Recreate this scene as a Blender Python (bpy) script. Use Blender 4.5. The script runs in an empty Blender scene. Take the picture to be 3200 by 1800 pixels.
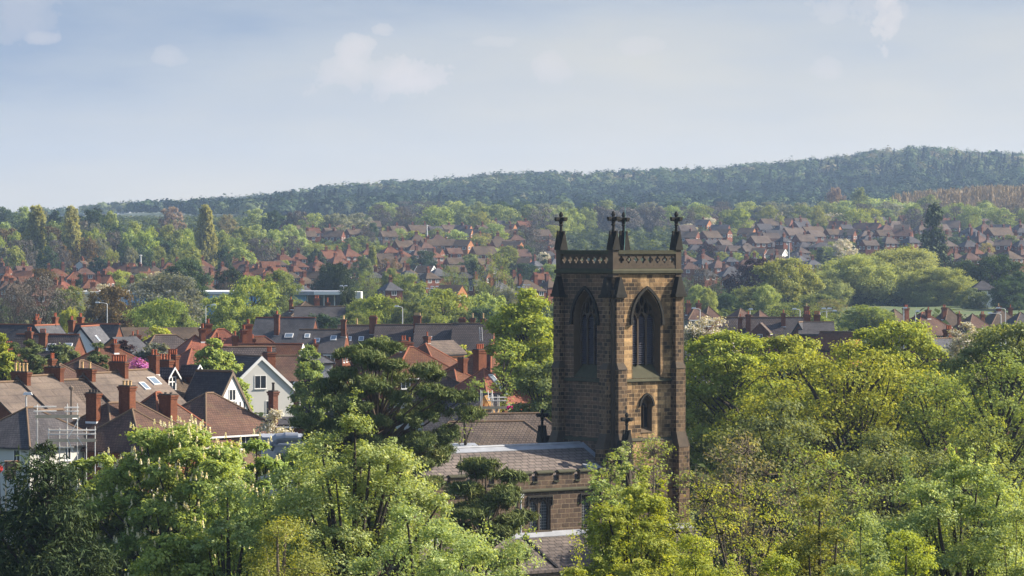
import bpy, bmesh, math, random
import numpy as np
from math import sin, cos, tan, pi, radians, sqrt, atan2, degrees
from mathutils import Vector, Matrix

S = bpy.context.scene
COL = S.collection
# ------------------------------------------------------------------ camera, light, sky
F = 11500.0          # focal length in photo pixels (photo is 3200 wide)
HOR = 770.0          # row of the horizon in the photo
CZ = 30.0            # camera height
cd = bpy.data.cameras.new('camera')
cd.sensor_width = 36.0
cd.lens = 36.0 * F / 3200.0
cd.shift_y = -(900.0 - HOR) / 3200.0
cd.clip_start = 1.0
cd.clip_end = 30000.0
cam = bpy.data.objects.new('camera', cd)
COL.objects.link(cam)
cam.location = (0, 0, CZ)
cam.rotation_euler = (radians(90), 0, 0)
S.camera = cam

SUN_EL = radians(35.0)
SUN_DIR = Vector((0.972 * cos(SUN_EL), 0.235 * cos(SUN_EL), sin(SUN_EL))).normalized()
ld = bpy.data.lights.new('sun', 'SUN')
ld.energy = 4.8
ld.angle = radians(0.5)
ld.color = (1.0, 0.90, 0.76)
sun = bpy.data.objects.new('sun', ld)
COL.objects.link(sun)
sun.rotation_euler = SUN_DIR.to_track_quat('Z', 'Y').to_euler()
sun.location = (200, 50, 300)

W = bpy.data.worlds.new('World')
S.world = W
W.use_nodes = True
nt = W.node_tree
nt.nodes.clear()
def N(nt, typ, **kw):
    n = nt.nodes.new(typ)
    for k, v in kw.items():
        setattr(n, k, v)
    return n
def L(nt, a, b):
    nt.links.new(a, b)
out = N(nt, 'ShaderNodeOutputWorld')
bg = N(nt, 'ShaderNodeBackground')
bg.inputs['Strength'].default_value = 0.105
sky = N(nt, 'ShaderNodeTexSky')
sky.sky_type = 'NISHITA'
sky.sun_disc = False
sky.sun_elevation = SUN_EL
sky.sun_rotation = atan2(SUN_DIR.x, SUN_DIR.y)
sky.altitude = 60
sky.air_density = 1.0
sky.dust_density = 1.2
sky.ozone_density = 1.0
# thin high veil and a few small cumulus in the sky (direction space of the world)
tc = N(nt, 'ShaderNodeTexCoord')
sep = N(nt, 'ShaderNodeSeparateXYZ')
L(nt, tc.outputs['Generated'], sep.inputs[0])
def math_node(nt, op, a=None, b=None, c=None):
    n = N(nt, 'ShaderNodeMath', operation=op)
    for i, v in enumerate((a, b, c)):
        if v is None: continue
        if isinstance(v, (int, float)): n.inputs[i].default_value = v
        else: L(nt, v, n.inputs[i])
    return n.outputs[0]
def ramp(nt, fac, stops):
    r = N(nt, 'ShaderNodeValToRGB')
    e = r.color_ramp.elements
    while len(e) < len(stops): e.new(0.5)
    for el, (p, c) in zip(e, stops):
        el.position = p
        el.color = c if len(c) == 4 else (*c, 1)
    L(nt, fac, r.inputs[0])
    return r.outputs[0]
def mixc(nt, fac, a, b, mode='MIX'):
    m = N(nt, 'ShaderNodeMix', data_type='RGBA', blend_type=mode)
    for sock, v in ((m.inputs[0], fac), (m.inputs[6], a), (m.inputs[7], b)):
        if isinstance(v, (int, float)): sock.default_value = v
        elif isinstance(v, tuple): sock.default_value = v if len(v) == 4 else (*v, 1)
        else: L(nt, v, sock)
    return m.outputs[2]
def noise(nt, vec, scale, detail=3.0, rough=0.55, dist=0.0):
    n = N(nt, 'ShaderNodeTexNoise')
    n.inputs['Scale'].default_value = scale
    n.inputs['Detail'].default_value = detail
    n.inputs['Roughness'].default_value = rough
    n.inputs['Distortion'].default_value = dist
    if vec is not None: L(nt, vec, n.inputs['Vector'])
    return n.outputs['Fac']
def mapping(nt, vec, scale=(1, 1, 1), loc=(0, 0, 0)):
    m = N(nt, 'ShaderNodeMapping')
    m.inputs['Scale'].default_value = scale
    m.inputs['Location'].default_value = loc
    L(nt, vec, m.inputs['Vector'])
    return m.outputs[0]
elev = sep.outputs['Z']
# thin veil of haze cloud low down (this is the sky the photograph looks into), clear blue overhead
veil_n = noise(nt, mapping(nt, tc.outputs['Generated'], (5, 5, 22)), 1.7, 5, 0.55)
tv = math_node(nt, 'MULTIPLY', elev, 13.0)
tv = math_node(nt, 'ADD', tv, math_node(nt, 'MULTIPLY', sep.outputs['X'], -1.3))
tv = math_node(nt, 'ADD', tv, math_node(nt, 'MULTIPLY', math_node(nt, 'SUBTRACT', veil_n, 0.5), 0.85))
low = ramp(nt, tv, [(0.10, (3.55, 3.24, 2.62)), (0.42, (3.03, 2.92, 2.60)), (0.74, (2.29, 2.45, 2.62)), (1.05, (1.45, 1.80, 2.36))])
skyc = mixc(nt, ramp(nt, elev, [(0.08, (0,) * 3), (0.30, (1,) * 3)]), low, sky.outputs[0])
# cumulus
def blob(az, el, ra, re):
    """soft ellipse around a direction (tan azimuth, tan elevation)"""
    y = math_node(nt, 'MAXIMUM', sep.outputs['Y'], 0.05)
    dx = math_node(nt, 'DIVIDE', math_node(nt, 'SUBTRACT', math_node(nt, 'DIVIDE', sep.outputs['X'], y), az), ra)
    dz = math_node(nt, 'DIVIDE', math_node(nt, 'SUBTRACT', math_node(nt, 'DIVIDE', sep.outputs['Z'], y), el), re)
    r2 = math_node(nt, 'ADD', math_node(nt, 'MULTIPLY', dx, dx), math_node(nt, 'MULTIPLY', dz, dz))
    return math_node(nt, 'SUBTRACT', 1.0, r2)
def sky_px(px, py, w, h):
    return ((px - 1600) / F, (HOR - py) / F, w / F, h / F)
blobs = [(sky_px(2765, 60, 60, 95), 1.0), (sky_px(2755, 165, 50, 55), 1.0), (sky_px(2700, 30, 170, 60), 0.4), (sky_px(1110, 185, 75, 80), 0.75), (sky_px(1285, 235, 130, 62), 0.9), (sky_px(1120, 235, 190, 80), 0.6),
         (sky_px(540, 175, 60, 34), 0.4), (sky_px(1735, 215, 80, 50), 0.5), (sky_px(1195, 92, 34, 22), 0.6), (sky_px(130, 118, 60, 22), 0.5), (sky_px(2000, 140, 80, 30), 0.35), (sky_px(1550, 130, 90, 20), 0.35), (sky_px(2580, 210, 60, 40), 0.4), (sky_px(60, 40, 150, 90), 0.3)]
cn = noise(nt, tc.outputs['Generated'], 75, 10, 0.64)
cnv = math_node(nt, 'MULTIPLY', math_node(nt, 'SUBTRACT', cn, 0.5), 3.6)
cl_f = None
for b, w_ in blobs:
    v = math_node(nt, 'ADD', math_node(nt, 'MULTIPLY', blob(*b), 0.62), cnv)
    f_ = ramp(nt, v, [(0.05, (0,) * 3), (0.14, (0.40 * w_,) * 3), (0.70, (0.75 * w_,) * 3)])
    cl_f = f_ if cl_f is None else math_node(nt, 'MAXIMUM', cl_f, f_)
skyc = mixc(nt, cl_f, skyc, (3.6, 3.3, 3.14))
L(nt, skyc, bg.inputs['Color'])
L(nt, bg.outputs[0], out.inputs[0])

S.view_settings.view_transform = 'Standard'
S.view_settings.look = 'None'
S.view_settings.exposure = 1.15
S.view_settings.gamma = 1.0
S.render.film_transparent = False
S.cycles.use_denoising = True
try:
    S.cycles.denoising_prefilter = 'ACCURATE'
except Exception: pass
S.cycles.max_bounces = 7
S.cycles.diffuse_bounces = 3
S.cycles.glossy_bounces = 2
S.cycles.transmission_bounces = 4
S.cycles.transparent_max_bounces = 8
S.cycles.volume_bounces = 0
S.cycles.sample_clamp_indirect = 6.0
S.render.threads_mode = 'AUTO'
S.cycles.caustics_reflective = False
S.cycles.caustics_refractive = False

# ------------------------------------------------------------------ helpers
def P(px, py, d):
    """world point seen at photo pixel (px, py) at distance d"""
    return Vector(((px - 1600) / F * d, d, CZ + (HOR - py) / F * d))
GD = [0, 150, 200, 269, 300, 340, 420, 560, 680, 850, 1000, 1250, 1350, 1400, 1500, 1650, 1800, 1900, 2000, 2300, 2600, 2900, 9000]
GZ = [-27, -27, -27, -26, -23.6, -21.6, -21.2, -20.6, -20, -17.3, -16.5, -14, -9.5, -6.5, -2.5, 1.5, 5.5, 8, 10.5, 14, 18, 18, 18]
CX = [-900, 0, 270, 400, 600, 800, 1000, 1200, 1400, 1500, 1650, 1800, 2000, 2200, 2400, 2600, 2700, 2800, 2870, 3000, 3200, 4200]
CY = [700, 672, 650, 640, 632, 620, 592, 575, 566, 555, 541, 546, 537, 531, 514, 498, 481, 468, 463, 476, 484, 500]
HILL0, HILL1 = 2600.0, 4300.0
def gz(x, y):
    """ground height (numpy friendly), world z"""
    x = np.asarray(x, float); y = np.asarray(y, float)
    z = np.interp(y, GD, GZ)
    px = 1600 + x / np.maximum(y, 1) * F
    crest = (HOR - (np.interp(px, CX, CY) + 30)) / F * HILL1
    t = np.clip((y - HILL0) / (HILL1 - HILL0), 0, 1)
    s = t * t * (3 - 2 * t)
    s = 0.55 * s + 0.45 * np.sin(t * pi / 2) ** 1.3
    z = z + np.maximum(crest - 18, -6) * s + 5 * np.sin(x / 190 + 1.0) * np.sin(y / 260) * np.clip((y - 2600) / 500, 0, 1) * (1 - t)
    z = z - 0.02 * np.maximum(y - HILL1, 0)
    return z + CZ
def g1(x, y): return float(gz(x, y))

class MB:
    """collects plain shapes; build() links them as ONE mesh object with box-mapped UVs in metres"""
    def __init__(s): s.v = []; s.f = []; s.m = []
    def add(s, verts, faces, m=0):
        o = len(s.v); s.v += [tuple(p) for p in verts]; s.f += [tuple(i + o for i in f) for f in faces]; s.m += [m] * len(faces); return s
    def box(s, x0, x1, y0, y1, z0, z1, m=0):
        return s.add([(x0,y0,z0),(x1,y0,z0),(x1,y1,z0),(x0,y1,z0),(x0,y0,z1),(x1,y0,z1),(x1,y1,z1),(x0,y1,z1)],
                     [(0,3,2,1),(4,5,6,7),(0,1,5,4),(1,2,6,5),(2,3,7,6),(3,0,4,7)], m)
    def taper(s, x0, x1, y0, y1, z0, X0, X1, Y0, Y1, z1, m=0):
        return s.add([(x0,y0,z0),(x1,y0,z0),(x1,y1,z0),(x0,y1,z0),(X0,Y0,z1),(X1,Y0,z1),(X1,Y1,z1),(X0,Y1,z1)],
                     [(0,3,2,1),(4,5,6,7),(0,1,5,4),(1,2,6,5),(2,3,7,6),(3,0,4,7)], m)
    def slab(s, quad, t, m=0):
        """quad: 4 top points in order (ccw seen from above); thickness t downwards"""
        q = [Vector(p) for p in quad]; b = [p - Vector((0, 0, t)) for p in q]
        return s.add(q + b, [(0,1,2,3),(7,6,5,4),(0,4,5,1),(1,5,6,2),(2,6,7,3),(3,7,4,0)], m)
    def tube(s, path, radii, n=6, m=0, cap=True):
        path = [Vector(p) for p in path]
        if isinstance(radii, (int, float)): radii = [radii] * len(path)
        o = len(s.v); vs = []; fs = []
        for i, p in enumerate(path):
            d = (path[min(i + 1, len(path) - 1)] - path[max(i - 1, 0)])
            d = d.normalized() if d.length > 1e-9 else Vector((0, 0, 1))
            a = d.cross(Vector((0, 0, 1)))
            if a.length < 1e-3: a = d.cross(Vector((1, 0, 0)))
            a.normalize(); b = d.cross(a)
            for k in range(n):
                t = 2 * pi * k / n
                vs.append(p + (a * cos(t) + b * sin(t)) * radii[i])
        for i in range(len(path) - 1):
            for k in range(n):
                fs.append((i*n + k, i*n + (k+1) % n, (i+1)*n + (k+1) % n, (i+1)*n + k))
        if cap:
            fs.append(tuple(range(n))[::-1]); fs.append(tuple((len(path)-1)*n + k for k in range(n)))
        return s.add(vs, fs, m)
    def lathe(s, prof, c=(0, 0), n=8, m=0, rot=0.0):
        vs = []; fs = []
        for (r, z) in prof:
            for k in range(n):
                t = 2 * pi * k / n + rot
                vs.append((c[0] + r * cos(t), c[1] + r * sin(t), z))
        for i in range(len(prof) - 1):
            for k in range(n):
                fs.append((i*n + k, i*n + (k+1) % n, (i+1)*n + (k+1) % n, (i+1)*n + k))
        fs.append(tuple(range(n))[::-1]); fs.append(tuple((len(prof)-1)*n + k for k in range(n)))
        return s.add(vs, fs, m)
    def xf(s, M, start=0):
        s.v[start:] = [tuple(M @ Vector(p)) for p in s.v[start:]]; return s
    def build(s, name, mats, parent=None, smooth=False):
        me = bpy.data.meshes.new(name)
        me.from_pydata(s.v, [], s.f)
        if not isinstance(mats, (list, tuple)): mats = [mats]
        for m in mats: me.materials.append(m)
        if len(mats) > 1: me.polygons.foreach_set('material_index', s.m)
        uv = me.uv_layers.new(name='UVMap')
        co = np.array(s.v, float)
        for p in me.polygons:
            n = p.normal
            if abs(n.z) > 0.985: t = Vector((1, 0, 0))
            else: t = Vector((0, 0, 1)).cross(n).normalized()
            b = n.cross(t)
            for li, vi in zip(p.loop_indices, p.vertices):
                c = co[vi]
                uv.data[li].uv = (c[0]*t.x + c[1]*t.y + c[2]*t.z, c[0]*b.x + c[1]*b.y + c[2]*b.z)
        if smooth: me.polygons.foreach_set('use_smooth', [True] * len(me.polygons))
        me.update()
        o = bpy.data.objects.new(name, me); COL.objects.link(o)
        if parent is not None: o.parent = parent
        return o
LABELS = {}
def tag(o, label=None, cat=None, group=None, kind=None):
    if label: o['label'] = label
    if cat: o['category'] = cat
    if group: o['group'] = group
    if kind: o['kind'] = kind
    return o
def empty(name, loc, rz=0.0):
    o = bpy.data.objects.new(name, None); COL.objects.link(o)
    o.location = loc; o.rotation_euler = (0, 0, rz); o.empty_display_size = 0.5
    return o
def dup(o, parent=None):
    c = o.copy(); COL.objects.link(c); c.parent = parent
    for ch in list(o.children): dup(ch, c)
    return c

# ------------------------------------------------------------------ materials
def new_mat(name):
    m = bpy.data.materials.new(name); m.use_nodes = True
    t = m.node_tree; t.nodes.clear()
    o = N(t, 'ShaderNodeOutputMaterial'); b = N(t, 'ShaderNodeBsdfPrincipled')
    b.inputs['Roughness'].default_value = 0.85
    b.inputs['Specular IOR Level'].default_value = 0.25
    L(t, b.outputs[0], o.inputs[0])
    return m, t, b
def plain(name, col, rough=0.7, metal=0.0, spec=0.3, var=0.12, scale=2.0):
    m, t, b = new_mat(name)
    tcn = N(t, 'ShaderNodeTexCoord')
    n = noise(t, tcn.outputs['Object'], scale, 4)
    c = mixc(t, n, tuple(x * (1 - var) for x in col), tuple(min(1, x * (1 + var)) for x in col))
    L(t, c, b.inputs['Base Color'])
    b.inputs['Roughness'].default_value = rough; b.inputs['Metallic'].default_value = metal
    b.inputs['Specular IOR Level'].default_value = spec
    return m
def masonry(name, c1, c2, mortar, bw, bh, ms=0.02, stain=None, stain_amt=0.5, hue=None, bump=0.4, var2=None, off=0.5, soot=0.8):
    m, t, b = new_mat(name)
    uv = N(t, 'ShaderNodeUVMap')
    br = N(t, 'ShaderNodeTexBrick')
    br.offset = off
    br.inputs['Scale'].default_value = 1.0
    br.inputs['Brick Width'].default_value = bw; br.inputs['Row Height'].default_value = bh
    br.inputs['Mortar Size'].default_value = ms; br.inputs['Mortar Smooth'].default_value = 0.3
    br.inputs['Color1'].default_value = (*c1, 1); br.inputs['Color2'].default_value = (*c2, 1); br.inputs['Mortar'].default_value = (*mortar, 1)
    br.inputs['Bias'].default_value = 0.0
    L(t, uv.outputs[0], br.inputs['Vector'])
    c = br.outputs['Color']
    tcn = N(t, 'ShaderNodeTexCoord')
    if var2 is not None:
        f = ramp(t, noise(t, tcn.outputs['Object'], 0.55, 3), [(0.40, (0,)*3), (0.62, (1,)*3)])
        br2 = N(t, 'ShaderNodeTexBrick'); br2.offset = off
        for k in ('Scale', 'Brick Width', 'Row Height', 'Mortar Size', 'Mortar Smooth'):
            br2.inputs[k].default_value = br.inputs[k].default_value
        br2.inputs['Color1'].default_value = (*var2[0], 1); br2.inputs['Color2'].default_value = (*var2[1], 1); br2.inputs['Mortar'].default_value = (*mortar, 1)
        L(t, uv.outputs[0], br2.inputs['Vector'])
        c = mixc(t, f, c, br2.outputs['Color'])
    n1 = noise(t, tcn.outputs['Object'], 6.0, 4, 0.6)
    c = mixc(t, 0.55, c, ramp(t, n1, [(0.25, (0.45,)*3), (0.75, (1.45,)*3)]), 'MULTIPLY')
    if stain:
        n2 = ramp(t, noise(t, mapping(t, tcn.outputs['Object'], (1, 1, 0.5)), soot, 6, 0.65), [(0.46, (0,)*3), (0.60, (stain_amt,)*3)])
        c = mixc(t, n2, c, stain)
        n4 = ramp(t, noise(t, mapping(t, tcn.outputs['Object'], (2.4, 2.4, 0.16)), 1.0, 4, 0.6), [(0.50, (0,)*3), (0.66, (stain_amt * 0.9,)*3)])
        c = mixc(t, n4, c, stain)
    L(t, c, b.inputs['Base Color'])
    b.inputs['Roughness'].default_value = 0.9
    if bump:
        bp = N(t, 'ShaderNodeBump'); bp.inputs['Strength'].default_value = bump; bp.inputs['Distance'].default_value = 0.03
        L(t, math_node(t, 'ADD', math_node(t, 'MULTIPLY', br.outputs['Fac'], -0.8), math_node(t, 'MULTIPLY', n1, 0.8)), bp.inputs['Height'])
        L(t, bp.outputs[0], b.inputs['Normal'])
    return m
def tiled(name, c1, c2, row=0.3, width=0.28, line=0.35, moss=None, moss_amt=0.35, seed=0.0, patch=None):
    """roof tiles / slates: courses along the slope (UV v), per-tile shade, weathering patches"""
    m, t, b = new_mat(name)
    uv = N(t, 'ShaderNodeUVMap')
    br = N(t, 'ShaderNodeTexBrick'); br.offset = 0.5
    br.inputs['Scale'].default_value = 1.0
    br.inputs['Brick Width'].default_value = width; br.inputs['Row Height'].default_value = row
    br.inputs['Mortar Size'].default_value = row * 0.13; br.inputs['Mortar Smooth'].default_value = 0.5
    br.inputs['Color1'].default_value = (*c1, 1); br.inputs['Color2'].default_value = (*c2, 1)
    br.inputs['Mortar'].default_value = (*[x * (1 - line) for x in c1], 1)
    L(t, uv.outputs[0], br.inputs['Vector'])
    c = br.outputs['Color']
    tcn = N(t, 'ShaderNodeTexCoord'); oi = N(t, 'ShaderNodeObjectInfo')
    off = N(t, 'ShaderNodeVectorMath', operation='ADD')
    L(t, tcn.outputs['Object'], off.inputs[0]); L(t, math_node(t, 'MULTIPLY', oi.outputs['Random'], 50.0), off.inputs[1])
    n1 = noise(t, off.outputs[0], 0.35, 5, 0.6)
    c = mixc(t, 0.85, c, ramp(t, n1, [(0.30, (0.55, 0.53, 0.53)), (0.70, (1.42, 1.36, 1.28))]), 'MULTIPLY')
    n3 = noise(t, off.outputs[0], 3.5, 3, 0.6)
    c = mixc(t, 0.45, c, ramp(t, n3, [(0.3, (0.6,)*3), (0.7, (1.35,)*3)]), 'MULTIPLY')
    if moss:
        n2 = ramp(t, noise(t, off.outputs[0], 0.7, 6, 0.65), [(0.52, (0,)*3), (0.70, (moss_amt,)*3)])
        c = mixc(t, n2, c, moss)
    hv = N(t, 'ShaderNodeHueSaturation')
    hv.inputs['Value'].default_value = 1.0
    L(t, math_node(t, 'ADD', 0.86, math_node(t, 'MULTIPLY', oi.outputs['Random'], 0.28)), hv.inputs['Value'])
    L(t, c, hv.inputs['Color'])
    L(t, hv.outputs[0], b.inputs['Base Color'])
    b.inputs['Roughness'].default_value = 0.85
    bp = N(t, 'ShaderNodeBump'); bp.inputs['Strength'].default_value = 0.5; bp.inputs['Distance'].default_value = 0.04
    sepuv = N(t, 'ShaderNodeSeparateXYZ'); L(t, uv.outputs[0], sepuv.inputs[0])
    saw = math_node(t, 'FRACT', math_node(t, 'DIVIDE', sepuv.outputs['Y'], row))
    L(t, math_node(t, 'ADD', math_node(t, 'MULTIPLY', saw, -0.8), math_node(t, 'MULTIPLY', br.outputs['Fac'], -0.6)), bp.inputs['Height'])
    L(t, bp.outputs[0], b.inputs['Normal'])
    return m
def leaf(name, c1, c2, c3=None, trans=0.42, gloss=0.03, hue=0.02, val=0.16):
    """foliage: leaf colour from the leaf's own random tint, some light through the leaf, a little sheen"""
    m = bpy.data.materials.new(name); m.use_nodes = True
    t = m.node_tree; t.nodes.clear()
    o = N(t, 'ShaderNodeOutputMaterial')
    at = N(t, 'ShaderNodeAttribute', attribute_name='tint')
    stops = [(0.0, c1), (0.75, c2)] + ([(1.0, c3)] if c3 else [])
    c = ramp(t, at.outputs['Fac'], stops)
    oi = N(t, 'ShaderNodeObjectInfo')
    hv = N(t, 'ShaderNodeHueSaturation')
    L(t, math_node(t, 'ADD', 0.5 - hue / 2, math_node(t, 'MULTIPLY', oi.outputs['Random'], hue)), hv.inputs['Hue'])
    r2 = math_node(t, 'FRACT', math_node(t, 'MULTIPLY', oi.outputs['Random'], 7.31))
    L(t, math_node(t, 'ADD', 1 - val / 2, math_node(t, 'MULTIPLY', r2, val)), hv.inputs['Value'])
    L(t, c, hv.inputs['Color'])
    d = N(t, 'ShaderNodeBsdfDiffuse'); tr = N(t, 'ShaderNodeBsdfTranslucent'); gl = N(t, 'ShaderNodeBsdfGlossy')
    gl.inputs['Roughness'].default_value = 0.6
    gl.inputs['Color'].default_value = (0.5, 0.55, 0.4, 1)
    L(t, hv.outputs[0], d.inputs['Color'])
    tc_ = mixc(t, 1.0, hv.outputs[0], (1.45, 1.30, 0.50), 'MULTIPLY')
    L(t, tc_, tr.inputs['Color'])
    m1 = N(t, 'ShaderNodeMixShader'); m1.inputs[0].default_value = trans
    L(t, d.outputs[0], m1.inputs[1]); L(t, tr.outputs[0], m1.inputs[2])
    m2 = N(t, 'ShaderNodeMixShader'); m2.inputs[0].default_value = gloss
    L(t, m1.outputs[0], m2.inputs[1]); L(t, gl.outputs[0], m2.inputs[2])
    L(t, m2.outputs[0], o.inputs[0])
    return m

M = {}
M['stone'] = masonry('sunlit_sooty_sandstone', (0.032, 0.022, 0.014), (0.349, 0.209, 0.096), (0.457, 0.317, 0.170), 0.56, 0.285, 0.018,
                     stain=(0.026, 0.021, 0.014), stain_amt=0.66, soot=0.5, var2=((0.161, 0.100, 0.053), (0.591, 0.376, 0.175)))  # sooty stone, lightened: sunlight on the sun-facing tower walls put into the colour
M['stone_shaded'] = masonry('shaded_sandstone', (0.051, 0.037, 0.026), (0.175, 0.105, 0.062), (0.334, 0.230, 0.146), 0.56, 0.285, 0.016,
                          stain=(0.043, 0.034, 0.026), stain_amt=0.5)  # darker copy of the tower stone, shade of the sunless walls painted in
M['quoin'] = masonry('quoin_sandstone', (0.030, 0.022, 0.016), (0.193, 0.122, 0.067), (0.268, 0.193, 0.116), 0.40, 0.285, 0.020,
                     stain=(0.036, 0.028, 0.020), stain_amt=0.2)
M['black_stone'] = plain('blackened_stone', (0.022, 0.020, 0.015), 0.9, var=0.5, scale=3.0)
M['moss_stone'] = plain('mossy_stone', (0.053, 0.051, 0.028), 0.9, var=0.5, scale=2.0)
M['brown_stone'] = plain('weathered_stone', (0.075, 0.056, 0.038), 0.9, var=0.5, scale=2.2)
M['pale_stone'] = plain('pale_dressed_stone', (0.096, 0.067, 0.040), 0.9, var=0.35, scale=2.5)
M['nave_stone'] = masonry('brown_ashlar', (0.068, 0.045, 0.031), (0.140, 0.092, 0.059), (0.225, 0.170, 0.107), 0.72, 0.34, 0.026, stain=(0.045, 0.034, 0.026), stain_amt=0.35)
M['louvre'] = plain('slate_louvre', (0.050, 0.047, 0.061), 0.55, var=0.3)
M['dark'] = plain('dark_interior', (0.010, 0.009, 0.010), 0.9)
M['lead'] = plain('lead_sheet', (0.27, 0.28, 0.30), 0.55, 0.0, 0.4, var=0.35, scale=1.5)
M['glass'] = plain('window_glass', (0.025, 0.030, 0.036), 0.12, 0.0, 0.6, var=0.4)
M['skyglass'] = plain('rooflight_glass', (0.16, 0.20, 0.24), 0.10, 0.0, 0.8, var=0.2)
M['white'] = plain('white_paint', (0.72, 0.71, 0.68), 0.5, var=0.06)
M['offwhite'] = plain('pale_render', (0.533, 0.519, 0.476), 0.85, var=0.07, scale=0.8)
M['greyrender'] = plain('grey_render', (0.47, 0.47, 0.47), 0.85, var=0.08, scale=0.8)
M['black'] = plain('black_paint', (0.014, 0.014, 0.016), 0.4)
M['steel'] = plain('galvanised_tube', (0.62, 0.61, 0.58), 0.45, 0.0, 0.5)
M['plank'] = plain('scaffold_board', (0.60, 0.47, 0.32), 0.8, var=0.3)
M['timber'] = plain('new_timber', (0.52, 0.30, 0.11), 0.8, var=0.3)
M['orange'] = plain('orange_paint', (0.75, 0.18, 0.02), 0.5)
M['red'] = plain('red_paint', (0.55, 0.03, 0.03), 0.4)
M['pink'] = plain('bright_pink_cloth', (0.75, 0.02, 0.22), 0.8)
M['hivis'] = plain('orange_red_cloth', (0.80, 0.10, 0.02), 0.8)
M['skin'] = plain('skin', (0.45, 0.26, 0.18), 0.7)
M['navy'] = plain('dark_trousers', (0.03, 0.035, 0.06), 0.8)
M['flue'] = plain('grey_metal_duct', (0.30, 0.31, 0.34), 0.4, 0.3, 0.5)
M['brick'] = masonry('red_brick', (0.143, 0.036, 0.014), (0.201, 0.060, 0.021), (0.162, 0.095, 0.057), 0.225, 0.075, 0.008, stain=(0.076, 0.026, 0.014), stain_amt=0.4, bump=0.1)
M['brick_dark'] = masonry('brown_brick', (0.122, 0.039, 0.023), (0.173, 0.058, 0.032), (0.153, 0.102, 0.071), 0.225, 0.075, 0.008, stain=(0.064, 0.032, 0.022), stain_amt=0.4, bump=0.1)
M['brick_orange'] = masonry('orange_brick', (0.306, 0.109, 0.032), (0.370, 0.153, 0.051), (0.287, 0.178, 0.095), 0.225, 0.075, 0.008, stain=(0.204, 0.076, 0.032), stain_amt=0.3, bump=0.1)
M['brick_tan'] = masonry('tan_brick', (0.180, 0.112, 0.071), (0.240, 0.150, 0.094), (0.225, 0.165, 0.112), 0.225, 0.075, 0.008, bump=0.1)
M['pot_buff'] = plain('buff_clay_pot', (0.55, 0.36, 0.17), 0.8)
M['pot_red'] = plain('red_clay_pot', (0.336, 0.088, 0.036), 0.8)
M['cap'] = plain('sooty_chimney_cap', (0.055, 0.045, 0.035), 0.9, var=0.4)
M['tile_red'] = tiled('red_clay_tile', (0.114, 0.043, 0.021), (0.143, 0.059, 0.026), moss=(0.067, 0.056, 0.022), seed=1)
M['tile_bright'] = tiled('new_red_tile', (0.190, 0.063, 0.038), (0.218, 0.077, 0.046), line=0.2)
M['tile_brown'] = tiled('brown_clay_tile', (0.087, 0.046, 0.033), (0.114, 0.063, 0.042), moss=(0.079, 0.065, 0.030), seed=2)
M['tile_plum'] = tiled('plum_tile', (0.075, 0.053, 0.034), (0.098, 0.068, 0.043), row=0.32, seed=3)
M['tile_grey'] = tiled('grey_brown_concrete_tile', (0.090, 0.069, 0.055), (0.115, 0.086, 0.069), row=0.34, width=0.33, line=0.5, moss=(0.102, 0.086, 0.048), moss_amt=0.25, seed=4)
M['slate'] = tiled('blue_grey_slate', (0.061, 0.064, 0.073), (0.090, 0.090, 0.099), row=0.24, width=0.3, line=0.25, seed=5)
M['slate_dark'] = tiled('dark_slate', (0.043, 0.040, 0.044), (0.068, 0.064, 0.066), row=0.25, width=0.3, line=0.3, seed=6)
M['pantile'] = tiled('dark_pantile', (0.056, 0.045, 0.044), (0.078, 0.062, 0.059), row=0.36, width=0.30, line=0.65, seed=7)
M['felt'] = tiled('grey_torched_roof', (0.123, 0.097, 0.080), (0.138, 0.110, 0.088), row=1.0, width=4.0, line=0.10, moss=(0.095, 0.067, 0.049), moss_amt=0.5, seed=8)
M['stone_slate'] = tiled('stone_slate', (0.119, 0.100, 0.091), (0.158, 0.131, 0.116), row=0.42, width=0.62, line=0.5, moss=(0.099, 0.090, 0.071), moss_amt=0.25, seed=9)
M['ridge'] = plain('ridge_tile', (0.150, 0.096, 0.056), 0.85, var=0.3)
M['ridge_red'] = plain('red_ridge_tile', (0.252, 0.084, 0.040), 0.85, var=0.25)
M['store_blue'] = plain('blue_cladding', (0.17, 0.36, 0.58), 0.5, var=0.06, scale=0.2)
M['store_grey'] = plain('pale_cladding', (0.50, 0.53, 0.57), 0.5, var=0.06, scale=0.2)
M['bark'] = plain('bark', (0.045, 0.036, 0.026), 0.95, var=0.5, scale=3.0)
M['bark_pale'] = plain('pale_bark', (0.17, 0.13, 0.095), 0.95, var=0.4, scale=3.0)
M['bark_olive'] = plain('olive_twig', (0.15, 0.125, 0.07), 0.95, var=0.4, scale=3.0)
M['bark_pine'] = plain('pine_bark', (0.105, 0.075, 0.052), 0.95, var=0.4, scale=2.0)
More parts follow.
